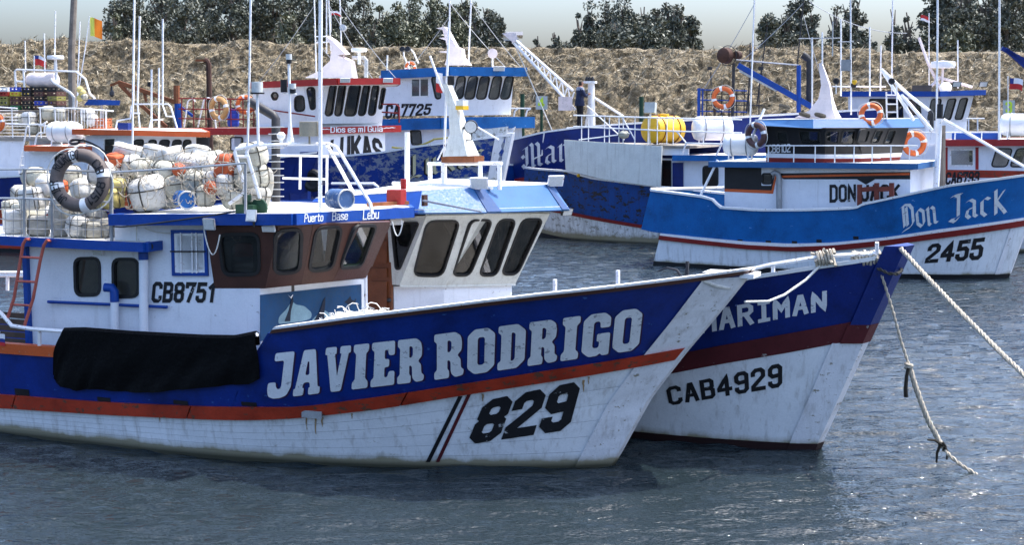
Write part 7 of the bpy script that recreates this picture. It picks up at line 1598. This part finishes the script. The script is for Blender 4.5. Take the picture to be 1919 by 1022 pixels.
# --- blue-banded white boat beyond it
Df = Frame(on_depth(1030, 400, 54.0), -18); fr = Df
boat = thing('fishing_boat', 'tall white boat with bright blue roof and band numbered CA7725', 'boat', Df)
h, zf = simple_hull(boat, fr, [(1030, 400), (1036, 330), (1040, 290)], 1.9, 2.2, 2.3, 13, [0.1, 1.6, 2.3], ['black_paint', 'hull_white', 'blue_trim'])
yd = -1.5
def Dd(u, v, y=yd): return fr.y(u, v, y)
e0, e1 = Dd(716, 272), Dd(836, 272); e2 = fr.vdir(978, 268, e1, 26); zb = Dd(800, 240).z
for p in (e0, e1, e2): p.z = zb
pl = Plane(fr, low(e0, 1.8), low(e1, 1.8), e0); wall(boat, fr, 'deckhouse_wall', 'house_white', [low(e0, 1.8), low(e1, 1.8), e1, e0], [{'px': [(769, 245), (788, 245), (790, 270), (772, 271)], 'gl': 'glass_dark'}], pl=pl, mirror=True, r=.08); mb = MB(); mb.poly([low(e1, 1.8), low(e2, 1.8), e2, e1]); part('deckhouse_front', mb, 'house_white', boat, fr, False)
b0, b1 = Dd(700, 234, yd - .3), Dd(826, 231, yd - .3); b2 = fr.vdir(1001, 229, b1, 24); roof_slab(boat, fr, [b0, b1, b2], .21, .20, 'roof_white', 'blue_mid', far=[mir(b1), mir(b0)])
u0, u1 = Dd(716, 217), Dd(834, 217); u2 = fr.vdir(957, 215, u1, 26); UB = [u0, u1, u2]; UT = rake(UB, [142, 141, 143], .25, fr)
UW = [[{'px': [(771, 148), (803, 147), (803, 180), (771, 181)], 'r': .02, 'frame': 'white_steel'}, [(808, 144), (823, 144), (826, 184), (817, 185)]], [[(858, 143), (873, 143), (867, 184), (849, 184)], [(879, 143), (896, 143), (888, 185), (870, 185)], [(901, 143), (918, 143), (910, 185), (892, 185)], [(925, 143), (941, 143), (934, 185), (915, 185)], [(948, 143), (963, 143), (954, 185), (937, 185)]]]
for i in range(2): wall(boat, fr, 'wheelhouse_wall', 'house_white', [UB[i], UB[i + 1], UT[i + 1], UT[i]], UW[i], pl=Plane(fr, UB[i], UB[i + 1], UT[i]), r=.14, gw=.03, mirror=i == 0, gl='glass_clear')
closed_house(boat, fr, UB, UT, 'house_white')
mb = MB(); sw = Dd(787, 147, yd - .02); mb.tube([Plane(fr, UB[0], UB[1], UT[0]).hit(787, 147), Plane(fr, UB[0], UB[1], UT[0]).hit(787, 181)], .025, 5); part('window_mullion', mb, 'white_steel', boat, fr)
text_px(boat, fr, 'registration', 'CA7725', [(726, 197), (808, 196), (804, 213), (724, 220)], psurf(Plane(fr, UB[0], UB[1], UT[0])), 'letter_black', 1.9, 2.3, off=.012)
t0, t1 = Dd(716, 140, yd - .45), Dd(842, 133, yd - .45); t2 = fr.vdir(986, 134, t1, 22); roof_slab(boat, fr, [t0, t1, t2], .17, .15, 'roof_white', 'blue_mid', far=[mir(t1), mir(t0)])
fin_mast(boat, fr, [(836, 122), (843, 100), (823, 97), (842, 95), (838, 76), (825, 71), (836, 70), (832, 56), (820, 53), (834, 50), (838, 52), (858, 88), (868, 92), (870, 108), (882, 122)], 0, 'pink_white')
pipes(boat, fr, 'aerial', [[Dd(842, 100, .1), Dd(843, 0, .1)], [Dd(878, 120, .4), Dd(883, 0, .4), Dd(884, -30, .4)], [Dd(725, 138, 0), Dd(726, 103, 0)], [Dd(923, 126, 0), Dd(923, 108, 0)]], .03); mb = MB(); mb.lathe([(.02, -.03), (.18, -.02), (.18, .02), (.02, .03)], Dd(923, 100, 0), (.1, -1, 0), 16); part('radar_reflector', mb, 'sign_pink', boat, fr)
pipes(boat, fr, 'searchlight_frame', [[Dd(768, 130, -.8), Dd(757, 105, -.8), Dd(756, 92, -.8)], [Dd(784, 118, -.8), Dd(775, 98, -.8), Dd(770, 92, -.8)]], .03)
for u in (756, 766): mb = MB(); mb.lathe([(.07, 0), (.10, .05), (.10, .15)], Dd(u, 93, -.8), (0, -1, .2), 12); part('search_light', mb, 'black_paint', boat, fr)
lifebuoy('small orange lifebuoy on the blue roof under the twin searchlights', fr, Dd(769, 126, yd - .2), (.1, -1, .1), .16, .05, 'ring_orange'); floodlight(boat, fr, fr.vdir(933, 134, t1, 22) + Vector((.1, -.15, .1)), (.5, -.8, -.3), .4, .16)
pipes(boat, fr, 'bow_rail', [[Dd(958, 203, -1), Dd(995, 203, -1)], [Dd(963, 218, -1), Dd(965, 208, -1), Dd(970, 204, -1)], [Dd(985, 218, -1), Dd(988, 207, -1), Dd(994, 204, -1)]], .03)

# --- orange-roofed boat
Bf = Frame(on_depth(588, 440, 43.0), -22); fr = Bf
boat = thing('fishing_boat', 'white boat with orange roof edges behind the heap of floats', 'boat', Bf)
h, zf = simple_hull(boat, fr, [(580, 440), (578, 350), (600, 284)], 1.8, 2.1, 2.4, 15, [0.1, 1.3, [(300, 318), (420, 310), (530, 296), (592, 288)]], ['black_paint', 'red_strake', 'blue_deep']); stem_post(boat, h, .2, h.sz[-1], 'blue_deep', .3, .2, .3)
yb = -1.5
def B_(u, v, y=yb): return fr.y(u, v, y)
k0, k1 = B_(160, 300), B_(246, 300); k2 = fr.vdir(368, 300, k1, 24); zk = 1.6
kt = [B_(160, 254), B_(246, 254)]; kt.append(Vector((k2.x, k2.y, fr.vdir(368, 256, k1, 24).z)))
for i, (a, b_, wp) in enumerate(((0, 1, [{'px': [(195, 260), (216, 259), (215, 291), (194, 291)], 'r': .03, 'frame': 'white_steel'}]), (1, 2, [[(252, 263), (269, 262), (266, 277), (250, 277)], [(280, 263), (293, 263), (290, 281), (276, 281)], [(301, 263), (318, 263), (312, 287), (295, 287)], [(325, 263), (340, 263), (336, 284), (321, 284)], [(345, 263), (358, 263), (355, 284), (341, 284)]]))):
    P = [low((k0, k1, k2)[a], zk), low((k0, k1, k2)[b_], zk), kt[b_], kt[a]]; wall(boat, fr, 'wheelhouse_wall', 'house_white', P, wp, pl=Plane(fr, P[0], P[1], P[3]), r=.08, mirror=i == 0)
closed_house(boat, fr, [low(p, zk) for p in (k0, k1, k2)], kt, 'house_white'); mb = MB(); mb.prism([fr.vdir(u, v, k1, 24) for u, v in ((368, 258), (391, 258), (391, 300), (368, 300))], (0, .05, 0)); part('dark_panel', mb, 'black_paint', boat, fr, False)
r0, r1 = B_(137, 247, yb - .25), B_(247, 249, yb - .25); r2 = fr.vdir(391, 252, r1, 20); roof_slab(boat, fr, [r0, r1, r2], .08, .08, 'roof_white', 'orange_roof', far=[mir(r1), mir(r0)]); bz = r1.z + .08
s0, s1 = B_(47, 278, yb - .25), B_(160, 280, yb - .25); roof_slab(boat, fr, [s0, s1], .08, .08, 'roof_white', 'orange_roof'); bz2 = s1.z + .08
o_ = [low(B_(45, 330), zk), low(B_(160, 330), zk), B_(160, 284), B_(45, 284)]; wall(boat, fr, 'deckhouse_wall', 'house_white', o_, [{'px': [(104, 289), (124, 289), (124, 320), (104, 320)], 'gl': 'glass_dark'}], r=.08, mirror=True)
pipes(boat, fr, 'roof_frame', [[B_(217, 240, -1), B_(220, 226, -1), B_(244, 222, -1), B_(246, 200, -1), B_(250, 195, -1), B_(315, 195, -1), B_(320, 200, -1), B_(332, 240, -1)], [B_(246, 212, -1), B_(262, 212, -1)], [B_(262, 240, -.8), B_(258, 195, -.8)], [B_(304, 195, -.8), B_(312, 218, -.8), B_(326, 218, -.8)], [B_(280, 240, -.8), B_(283, 225, -.8), B_(305, 224, -.8)]], .025)
pipes(boat, fr, 'aerial', [[B_(250, 195, -.5), B_(252, 0, -.5), B_(252, -30, -.5)], [B_(258, 195, -.4), B_(262, 30, -.4)], [B_(305, 195, -.4), B_(305, 35, -.4)], [B_(298, 240, -.4), B_(298, 127, -.4)], [B_(284, 240, -.6), B_(284, 130, -.6)]], .028); mb = MB(); mb.box(B_(280, 158, -.6), (.08, .08, .14)); part('signal_lamp', mb, 'black_paint', boat, fr, False)
mb = MB(); c = B_(236, 236, -1.2); mb.box((c.x, c.y, bz + .10), (.36, .3, .2)); part('navigation_light', mb, 'blue_dark', boat, fr, False)
pipes(boat, fr, 'loose_hose', [sag(B_(135, 262, yb - .35), B_(212, 300, yb - .35), -.18, 10)], .03, 'black_paint'); mb = MB(); mb.torus(B_(140, 266, yb - .35), (.2, -.4, 1), .14, .035, 14, 6); part('hose_coil', mb, 'black_paint', boat, fr)
liferaft('white lobed liferaft canister above the orange roof edge at left', fr, Vector((B_(121, 240, -1.2).x, -1.2, bz2 + .42)), (1, .05, 0), 1.1, .30, lobes=3)
t = thing('tyre', 'black tyre fender against the deep blue bow beside the barrel drum', 'tyre', fr, h.hit(594, 352)); c, n_ = h.surf(590, 338); mb = MB(); mb.torus(c + n_ * .12, n_, .24, .10, 20, 8); part('tread', mb, 'rubber', t, fr); mb = MB(); mb.lathe([(.16, 0), (.16, .04)], c + n_ * .06, n_, 14); part('rim', mb, 'dark_metal', t, fr)

# --- boat at the left edge with crates
Af = Frame(on_depth(260, 420, 49.0), -20); fr = Af
boat = thing('fishing_boat', 'white sided boat at the left edge carrying stacked fish crates', 'boat', Af)
h, zf = simple_hull(boat, fr, [(240, 400), (250, 340), (258, 300)], 1.9, 2.2, 2.3, 13, [.1, 1.2, 2.0], ['black_paint', 'red_strake', 'blue_trim'])
ya = -1.6
def A_(u, v, y=ya): return fr.y(u, v, y)
zc = A_(0, 258).z
o_ = [low(A_(-60, 300), 1.5), low(A_(44, 300), 1.5), low(A_(44, 258), zc), low(A_(-60, 258), zc)]; wall(boat, fr, 'deckhouse_wall', 'house_white', o_, [{'px': [(30, 300), (50, 300), (50, 325), (30, 325)], 'gl': 'glass_dark'}] if False else [], mirror=True)
mb = MB(); a, b_ = A_(-60, 258), A_(160, 258); mb.loft([[Vector((p.x, s * 1.65, zc - .05 + z)) for p, s in ((a, -1), (b_, -1), (b_, 1), (a, 1))] for z in (-.05, .05)]); part('upper_deck', mb, 'deck_grey', boat, fr, False)
pipes(boat, fr, 'cage_rail', [[A_(-40, 198), A_(32, 203)], [A_(-40, 232), A_(80, 233), A_(88, 228)], [A_(73, 202), A_(150, 203), A_(212, 208)], [A_(20, 262), A_(130, 262)], [A_(73, 235), A_(155, 237)]], .028)
for u, v0 in ((22, 203), (54, 214), (75, 203), (103, 204), (152, 204), (198, 207)): mb = MB(); p = A_(u, v0); mb.tube([p, Vector((p.x, ya, zc))], .022, 5); part('rail_post', mb, 'white_steel', boat, fr)
for k in range(9): mb = MB(); v = 207 + 6 * k; mb.tube([A_(-20, v, ya + .02), A_(34 if k < 5 else 50, v, ya + .02)], .010, 4); part('mesh_wire', mb, 'white_steel', boat, fr)
for k in range(16): mb = MB(); u = 110 + 6 * k; mb.tube([A_(u, 204, ya + .02), A_(u, 240, ya + .02)], .008, 4); part('mesh_wire', mb, 'white_steel', boat, fr)
t = thing('ladder', 'white pipe ladder leaning at the left edge against the white house side', 'ladder', fr, low(A_(40, 325, ya - .5), 1.9))
for l in ([A_(35, 325, ya - .5), A_(50, 240, ya - .3), A_(53, 236, ya - .3)], [A_(55, 322, ya - .5), A_(69, 254, ya - .3), A_(74, 249, ya - .3), A_(83, 249, ya - .3), A_(84, 230, ya - .3)]): mb = MB(); mb.tube(l, .028, 6); part('rail', mb, 'white_steel', t, fr)
for v in (310, 293): mb = MB(); mb.tube([A_(38 + (310 - v) * .17, v, ya - .45), A_(58 + (310 - v) * .17, v, ya - .45)], .022, 5); part('rung', mb, 'white_steel', t, fr)
CR = [['white', 'red', 'black', 'blue', 'olive'], ['white', 'red', 'olive', 'olive', 'black'], ['blue', 'yellow', 'brown', 'brown', 'green'], ['black', 'black', 'brown', 'black', 'black'], ['black', 'brown', 'black', 'blue', 'brown'], ['black', 'brown', 'olive', 'brown', 'black']]
def crate(fr, p, w, dp, hh, mat, label):
    t = thing('fish_crate', label, 'crate', fr, p, 'fish crates stacked on the left boat'); x, y, z = p; e = .02
    mb = MB(); mb.box((x, y, z + .012), (w, dp, .02)); part('bottom', mb, mat, t, fr, False)
    for sx, sy, bw, bd in ((0, -1, w, e), (0, 1, w, e), (-1, 0, e, dp - 2 * e), (1, 0, e, dp - 2 * e)):
        cx_, cy_ = x + sx * (w - e) / 2, y + sy * (dp - e) / 2; mb = MB()
        mb.box((cx_, cy_, z + hh * .24), (bw, bd, hh * .42)); mb.box((cx_, cy_, z + hh * .86), (bw * 1.03 if bw > bd else bw, bd * 1.03 if bd > bw else bd, hh * .26))
        for q in (-.42, 0, .42): mb.box((cx_ + (q * bw if bw > bd else 0), cy_ + (q * bd if bd >= bw else 0), z + hh * .58), (.05 if bw > bd else e, .05 if bd >= bw else e, hh * .32))
        part('side', mb, mat, t, fr, False)
lev = ('top', 'second', 'third', 'fourth', 'bottom'); crz = A_(60, 206, -.4).z
mb = MB(); a = A_(-10, 206, -.4); b_ = A_(150, 206, -.4); mb.loft([[Vector((p.x, s, crz + z)) for p, s in ((a, -1), (b_, -1), (b_, .3), (a, .3))] for z in (-.08, -.01)]); part('crate_platform', mb, 'wood_grey', boat, fr, False)
for u, sgn in ((0, 1), (140, 1)): mb = MB(); p = A_(u, 206, -.4); mb.tube([Vector((p.x, -.6, crz - .05)), Vector((p.x, -.6, zc))], .05, 6); part('platform_leg', mb, 'wood_grey', boat, fr)
cols_ = ('leftmost', 'second', 'third', 'fourth', 'fifth', 'rightmost')
for c, colr in enumerate(CR):
    for k, nmc in enumerate(colr):
        p = A_((2, 16, 37, 59, 82, 107)[c], 200, -.4); crate(fr, (p.x, -.4, crz + (4 - k) * .152), (.30 if c == 0 else .36), .50, .15, 'crate_' + nmc, '%s fish crate, %s in the %s stack on the left boat' % (nmc, lev[k], cols_[c]))
for k in range(4): p = A_(188, 220, -1.0); crate(fr, (p.x, -1.0, zc + .16 * k), .62, .4, .16, 'crate_orange', 'orange fish crate, %s in the short stack behind the mesh rail' % ('bottom', 'second lowest', 'second', 'top')[k])
for k, (u, v, w_, cl) in enumerate(((40, 226, 26, 'c'), (55, 222, 26, 'w'), (90, 212, 28, 'c'), (112, 214, 24, 'c'), (165, 215, 26, 'w'), (172, 226, 24, 'w'), (60, 240, 24, 'c'), (150, 168, 13, 'y'), (155, 174, 13, 'y'), (158, 181, 13, 'c'), (150, 184, 13, 'y'))):
    p = A_(u, v, -1.1); s = p_depth(fr, p) / FPX; put_float(fr.M @ p, (w_ * s,) * 3, (0, 0, k), 'ball' if v < 190 else 'drum', FNM[cl][0], ('small %s ball float in the cluster beside the wooden mast' if v < 190 else '%s net-wrapped float inside the cage on the left boat') % FNM[cl][1], 'floats on the left boat')
pipes(boat, fr, 'upper_frame', [[A_(30, 165, -.6), A_(28, 133, -.6), A_(32, 130, -.6), A_(144, 134, -.6)], [A_(46, 165, -.6), A_(44, 130, -.6)], [A_(31, 152, -.6), A_(46, 153, -.6)], [A_(143, 134, -.6), A_(160, 148, -.6), A_(168, 175, -.6), A_(178, 185, -.6)]], .035)
c = A_(80, 150, -.3); mb = MB(); mb.lathe([(.02, -.55), (.2, -.54), (.25, -.45), (.25, .45), (.2, .54), (.02, .55)], c, (1, 0, 0), 18); part('water_tank', mb, 'pink_white', boat, fr)
radar(boat, fr, A_(104, 112, -.5), .28, A_(104, 150, -.5).z); pipes(boat, fr, 'aerial', [[A_(84, 140, -.4), A_(83, 62, -.4)], [A_(102, 130, -.4), A_(104, 20, -.4)], [A_(48, 135, -.4), A_(47, 76, -.4)], [A_(144, 200, -.2), A_(150, 40, -.2)]], .02)
pipes(boat, fr, 'gooseneck', [[A_(95, 148, -.9), A_(100, 155, -.9), A_(132, 174, -.9), A_(138, 182, -.9), A_(138, 205, -.9)]], .05, 'galv_steel')
flag('drooping Chilean flag at the left beside the white radar dome', [fr.M @ A_(64, 165, -.4), fr.M @ A_(64, 104, -.4)], fr.M @ A_(65, 104, -.4), .36, .32, [('flag_blue', (0, .35, 0, .35)), ('flag_white', (.35, 1, 0, .35)), ('flag_red', (0, 1, .35, 1))], 6)
flag('orange and lime signal flag on a thin bending pole at the left', [fr.M @ A_(140, 215, .5), fr.M @ A_(160, 90, .5), fr.M @ A_(168, 30, .5)], fr.M @ A_(168, 33, .5), .40, .62, [('flag_lime', (0, .4, 0, 1)), ('flag_orange', (.4, 1, 0, 1))], 7)
mb = MB(); mb.loft([[A_(u, v, y) for u, v in ((157, 197), (166, 186), (225, 188), (224, 197))] for y in (-.6, .4)]); part('small_canopy', mb, 'blue_trim', boat, fr, False); mb = MB(); mb.tube([A_(190, 196, -.1), A_(190, 245, -.1)], .04, 6); part('canopy_post', mb, 'white_steel', boat, fr)
lifebuoy('orange lifebuoy cut by the left edge of the picture', fr, A_(-6, 230, ya - .1), (0, -1, 0), .23, .08, 'ring_orange')

# --- boat with blue steel gantry behind the right-hand boat
Kf = Frame(on_depth(1640, 400, 54.0), -14); fr = Kf
boat = thing('fishing_boat', 'boat with blue steel gantry, crane arm and black searchlight behind the white canisters', 'boat', Kf)
h, zf = simple_hull(boat, fr, [(1640, 400), (1650, 330), (1660, 290)], 1.9, 2.2, 2.3, 9, [.1, 1.4, 2.2], ['black_paint', 'hull_white', 'blue_trim'])
def K_(u, v, y=-1.2): return fr.y(u, v, y)
kz = K_(1400, 222).z; mb = MB(); a, b_ = K_(1312, 222, -1.8), K_(1570, 222, -1.8); mb.loft([[Vector((p.x, s * 1.8, kz + z)) for p, s in ((a, -1), (b_, -1), (b_, 1), (a, 1))] for z in (-.12, 0)]); part('gantry_deck', mb, 'blue_trim', boat, fr, False)
for u in (1330, 1550): mb = MB(); p = K_(u, 222); mb.beam(Vector((p.x, -1.2, 1.7)), Vector((p.x, -1.2, kz - .1)), .2, .2); part('gantry_leg', mb, 'blue_trim', boat, fr, False)
for u, w_ in ((1310, .12), (1317, .06), (1340, .10)): mb = MB(); p = K_(u, 165); mb.tube([p, Vector((p.x, -1.2, kz))], w_ / 2, 6); part('gantry_post', mb, 'blue_trim' if u != 1340 else 'wood_brown', boat, fr)
for v in (168, 187, 208): pipes(boat, fr, 'gantry_rail', [[K_(1306, v), K_(1400, v + 2)]], .025, 'blue_trim')
for k in range(8): mb = MB(); p = K_(1325 + 14 * k, 166, -1.1); mb.tube([p, Vector((p.x, -1.1, kz))], .022, 5); part('cage_bar', mb, 'dark_metal', boat, fr)
for v in (176, 197): pipes(boat, fr, 'cage_bar', [[K_(1325, v, -1.1), K_(1430, v, -1.1)]], .02, 'dark_metal')
lifebuoy('bright orange lifebuoy with white bands on the blue steel gantry', fr, K_(1355, 183, -1.35), (0, -1, 0), .33, .085, 'ring_orange', n=26)
mb = MB(); mb.beam(K_(1383, 122), K_(1525, 202), .10, .20); ca = part('crane_arm', mb, 'blue_trim', boat, fr, False); mb = MB(); mb.beam(K_(1385, 132), K_(1455, 170), .06, .07); part('crane_cylinder', mb, 'galv_steel', ca, fr, False)
mb = MB(); mb.tube([K_(1497, 122), Vector((K_(1497, 210).x, -1.2, kz))], .08, 8); part('crane_post', mb, 'blue_trim', boat, fr); mb = MB(); mb.tube([K_(1504, 102, -.8), K_(1512, 108, -.8), K_(1518, 114, -.8), K_(1517, 200, -.8)], .13, 10); part('exhaust_pipe', mb, 'dark_metal', boat, fr)
mb = MB(); mb.tube([K_(1375, 118), Vector((K_(1373, 200).x, -1.2, kz))], .06, 6); sp = part('search_light_post', mb, 'dark_metal', boat, fr); mb = MB(); mb.lathe([(.10, .35), (.27, .25), (.30, .05), (.30, 0), (.26, -.01)], K_(1362, 104), (-.45, -.9, 0), 20); part('search_light', mb, 'rust_dark', sp, fr); mb = MB(); mb.torus(K_(1364, 104), (-.45, -.9, 0), .36, .015, 22, 5); part('lamp_guard', mb, 'dark_metal', sp, fr); mb = MB(); mb.lathe([(.02, -.14), (.14, -.12), (.14, .12), (.02, .14)], K_(1382, 103), (-.45, -.9, 0), 12); part('lamp_motor', mb, 'rust_dark', sp, fr)
pipes(boat, fr, 'gantry_rail', [[K_(1380, 112, -.9), K_(1497, 122, -.9)]], .03, 'galv_steel'); pipes(boat, fr, 'aerial', [[K_(1398, 215, -.5), K_(1412, 90, -.5), K_(1415, -20, -.5)], [K_(1402, 215, -.6), K_(1406, 80, -.6)], [K_(1494, 122, -.8), K_(1506, 0, -.8), K_(1508, -20, -.8)], [K_(1418, 200, -.5), K_(1438, 50, -.5)], [K_(1333, 160, -.8), K_(1332, 135, -.8)]], .025, 'dark_metal')
pipes(boat, fr, 'mast_wire', [sag(K_(1516, 2, 0), K_(1700, 62, 0), .3, 12)], .014, 'galv_steel')
for u, v in ((1330, 128), (1426, 128), (1424, 140)): mb = MB(); mb.box(K_(u, v, -.8), (.16, .10, .12), .4); part('signal_lamp', mb, 'dark_metal', boat, fr, False)

# rigging wires between masts and decks
for fr_, bt_, lines in ((Cf, 'Lukas', [((589, 10, .4), (480, 160, .6)), ((612, 0, .2), (700, 150, .2)), ((637, 10, .5), (745, 150, .2)), ((590, 70, .4), (655, 146, .2))]), (Df, 'CA7725', [((843, 5, .1), (950, 128, 0)), ((883, 5, .4), (980, 130, 0)), ((843, 30, .1), (760, 135, 0))]), (Kf, 'gantry', [((1506, 5, -.8), (1385, 118, -.9)), ((1506, 30, -.8), (1560, 215, -.8)), ((1415, 5, -.5), (1320, 165, -1.2))])):
    own = [o for o in bpy.data.objects if o.parent is None and bt_ in o.get('label', '') and o.get('category') == 'boat'][0]
    for a, b_ in lines: mb = MB(); mb.tube(sag(fr_.y(a[0], a[1], a[2]), fr_.y(b_[0], b_[1], b_[2]), .08, 8), .012, 4); part('stay_wire', mb, 'grey_steel', own, fr_)
# ------------------------------------------------------------------ shore posts, signs, crane
def post(name, label, cat, u, v0, v1, Y, r, mat, group=None, r2=None):
    p = on_depth(u, v0, Y); q = on_depth(u, v1, Y); mb = MB(); mb.tube([Vector((p.x, Y, 0.2)), q], r, 8, r2); return solo(name, mb, mat, label, cat, None, group)
mb = MB(); a = on_depth(131, 200, 62); mb.tube([(a.x, 62, -.5), tuple(on_depth(134, 100, 62)), tuple(on_depth(140, -30, 62))], .17, 9, .13); solo('wooden_pole', mb, 'wood_grey', 'tall weathered wooden pole rising out of the frame at the left', 'pole')
t = thing('lamp_post', 'brown bent-top pipe post standing before the embankment at the left', 'post', None, (on_depth(393, 240, 60).x, 60, 0)); mb = MB(); mb.tube([(on_depth(394, 240, 60).x, 60, -.5), on_depth(391, 120, 60), on_depth(388, 114, 60), on_depth(383, 112, 60)], .11, 8); part('pole', mb, 'rust_dark', t); mb = MB(); mb.beam(on_depth(367, 113, 60), on_depth(387, 113, 60), .2, .08); part('lamp_head', mb, 'rust', t, None, False)
for u, v in ((979, 176), (1202, 181)): post('fence_post', 'dark green post on the shore %s' % ('beside the lime number four sign' if u < 1000 else 'above the yellow tank'), 'post', u, 215, v, 62, .09, 'green_post')
for u, v0, v1 in ((358, 235, 166), (906, 175, 172)): pass
for u0, u1, v0, v1, num, lab, pu in ((1004, 1026, 180, 205, '4', 'grey board with lime number 4 on the shore left of the boom', 1010), (1880, 1902, 188, 214, '3', 'grey board with lime number 3 at the right edge', 1886)):
    Y = 62.5; A, B, C, Dd_ = (on_depth(u, v, Y) for u, v in ((u0, v1), (u1, v1), (u1, v0), (u0, v0))); t = thing('number_sign', lab, 'sign', None, ((A.x + B.x) / 2, Y, 0)); mb = MB(); mb.prism([A, B, C, Dd_], (0, .04, 0)); part('board', mb, 'sign_grey', t, None, False)
    mb = MB(); mb.tube([((A.x + B.x) / 2, Y + .12, -.5), ((A.x + B.x) / 2, Y + .12, C.z)], .06, 8); part('post', mb, 'green_post', t)
    text_px(t, WORLD, 'number', num, [(u0 + 6, v0 + 4), (u1 - 7, v0 + 4), (u1 - 7, v1 - 4), (u0 + 6, v1 - 4)], lambda u, v: (on_depth(u, v, Y - .005), Vector((0, -1, 0))), 'sign_green', 1.7, 1)
Y = 61; t = thing('shore_crane', 'rusty derrick arm with blue lower post before the embankment at the left', 'crane', None, (on_depth(330, 235, Y).x, Y, 0))
def sc_(u, v, dy=0): return on_depth(u, v, Y + dy)
for nm_, a, b_, w_, mt in (('arm', (207, 160), (222, 154), .10, 'rust'), ('arm', (222, 154), (330, 192), .16, 'rust'), ('brace', (224, 158), (248, 182), .14, 'rust'), ('brace', (262, 195), (312, 238), .14, 'rust'), ('brace', (270, 172), (274, 190), .10, 'rust'), ('strut', (333, 196), (362, 218), .10, 'blue_trim')): mb = MB(); mb.beam(sc_(*a), sc_(*b_), w_, w_); part(nm_, mb, mt, t, None, False)
mb = MB(); mb.tube([sc_(331, 194), sc_(331, 160)], .13, 8); part('post', mb, 'rust', t); p = sc_(333, 194); mb = MB(); mb.tube([(p.x, Y, -.5), tuple(p)], .14, 8); part('post', mb, 'blue_trim', t)
mb = MB(); mb.tube([sc_(209, 158), sc_(209, 172), sc_(212, 176)], .04, 6); mb.lathe([(.02, 0), (.10, .08), (.10, .2), (.03, .3)], sc_(210, 182), (0, 0, 1), 8); part('hook', mb, 'dark_metal', t)
Y = 60; t = thing('derrick', 'deep blue steel derrick head cut by the right edge', 'crane', None, (on_depth(1950, 200, Y).x, Y, 0))
for a, b_ in (((1877, 90), (1960, 135)), ((1884, 92), (1950, 150))): mb = MB(); mb.beam(on_depth(*a, Y), on_depth(*b_, Y), .14, .16); part('arm', mb, 'blue_deep', t, None, False)
mb = MB(); p = on_depth(1950, 140, Y); mb.tube([(p.x, Y, -.5), tuple(p)], .15, 8); part('post', mb, 'blue_deep', t)
# low quay in front of the embankment
mb = MB(); mb.box((0, 63.6, .0), (140, 2.2, .9)); part('quay', mb, 'concrete', None, None, False, kind='structure')
cleanup_props()
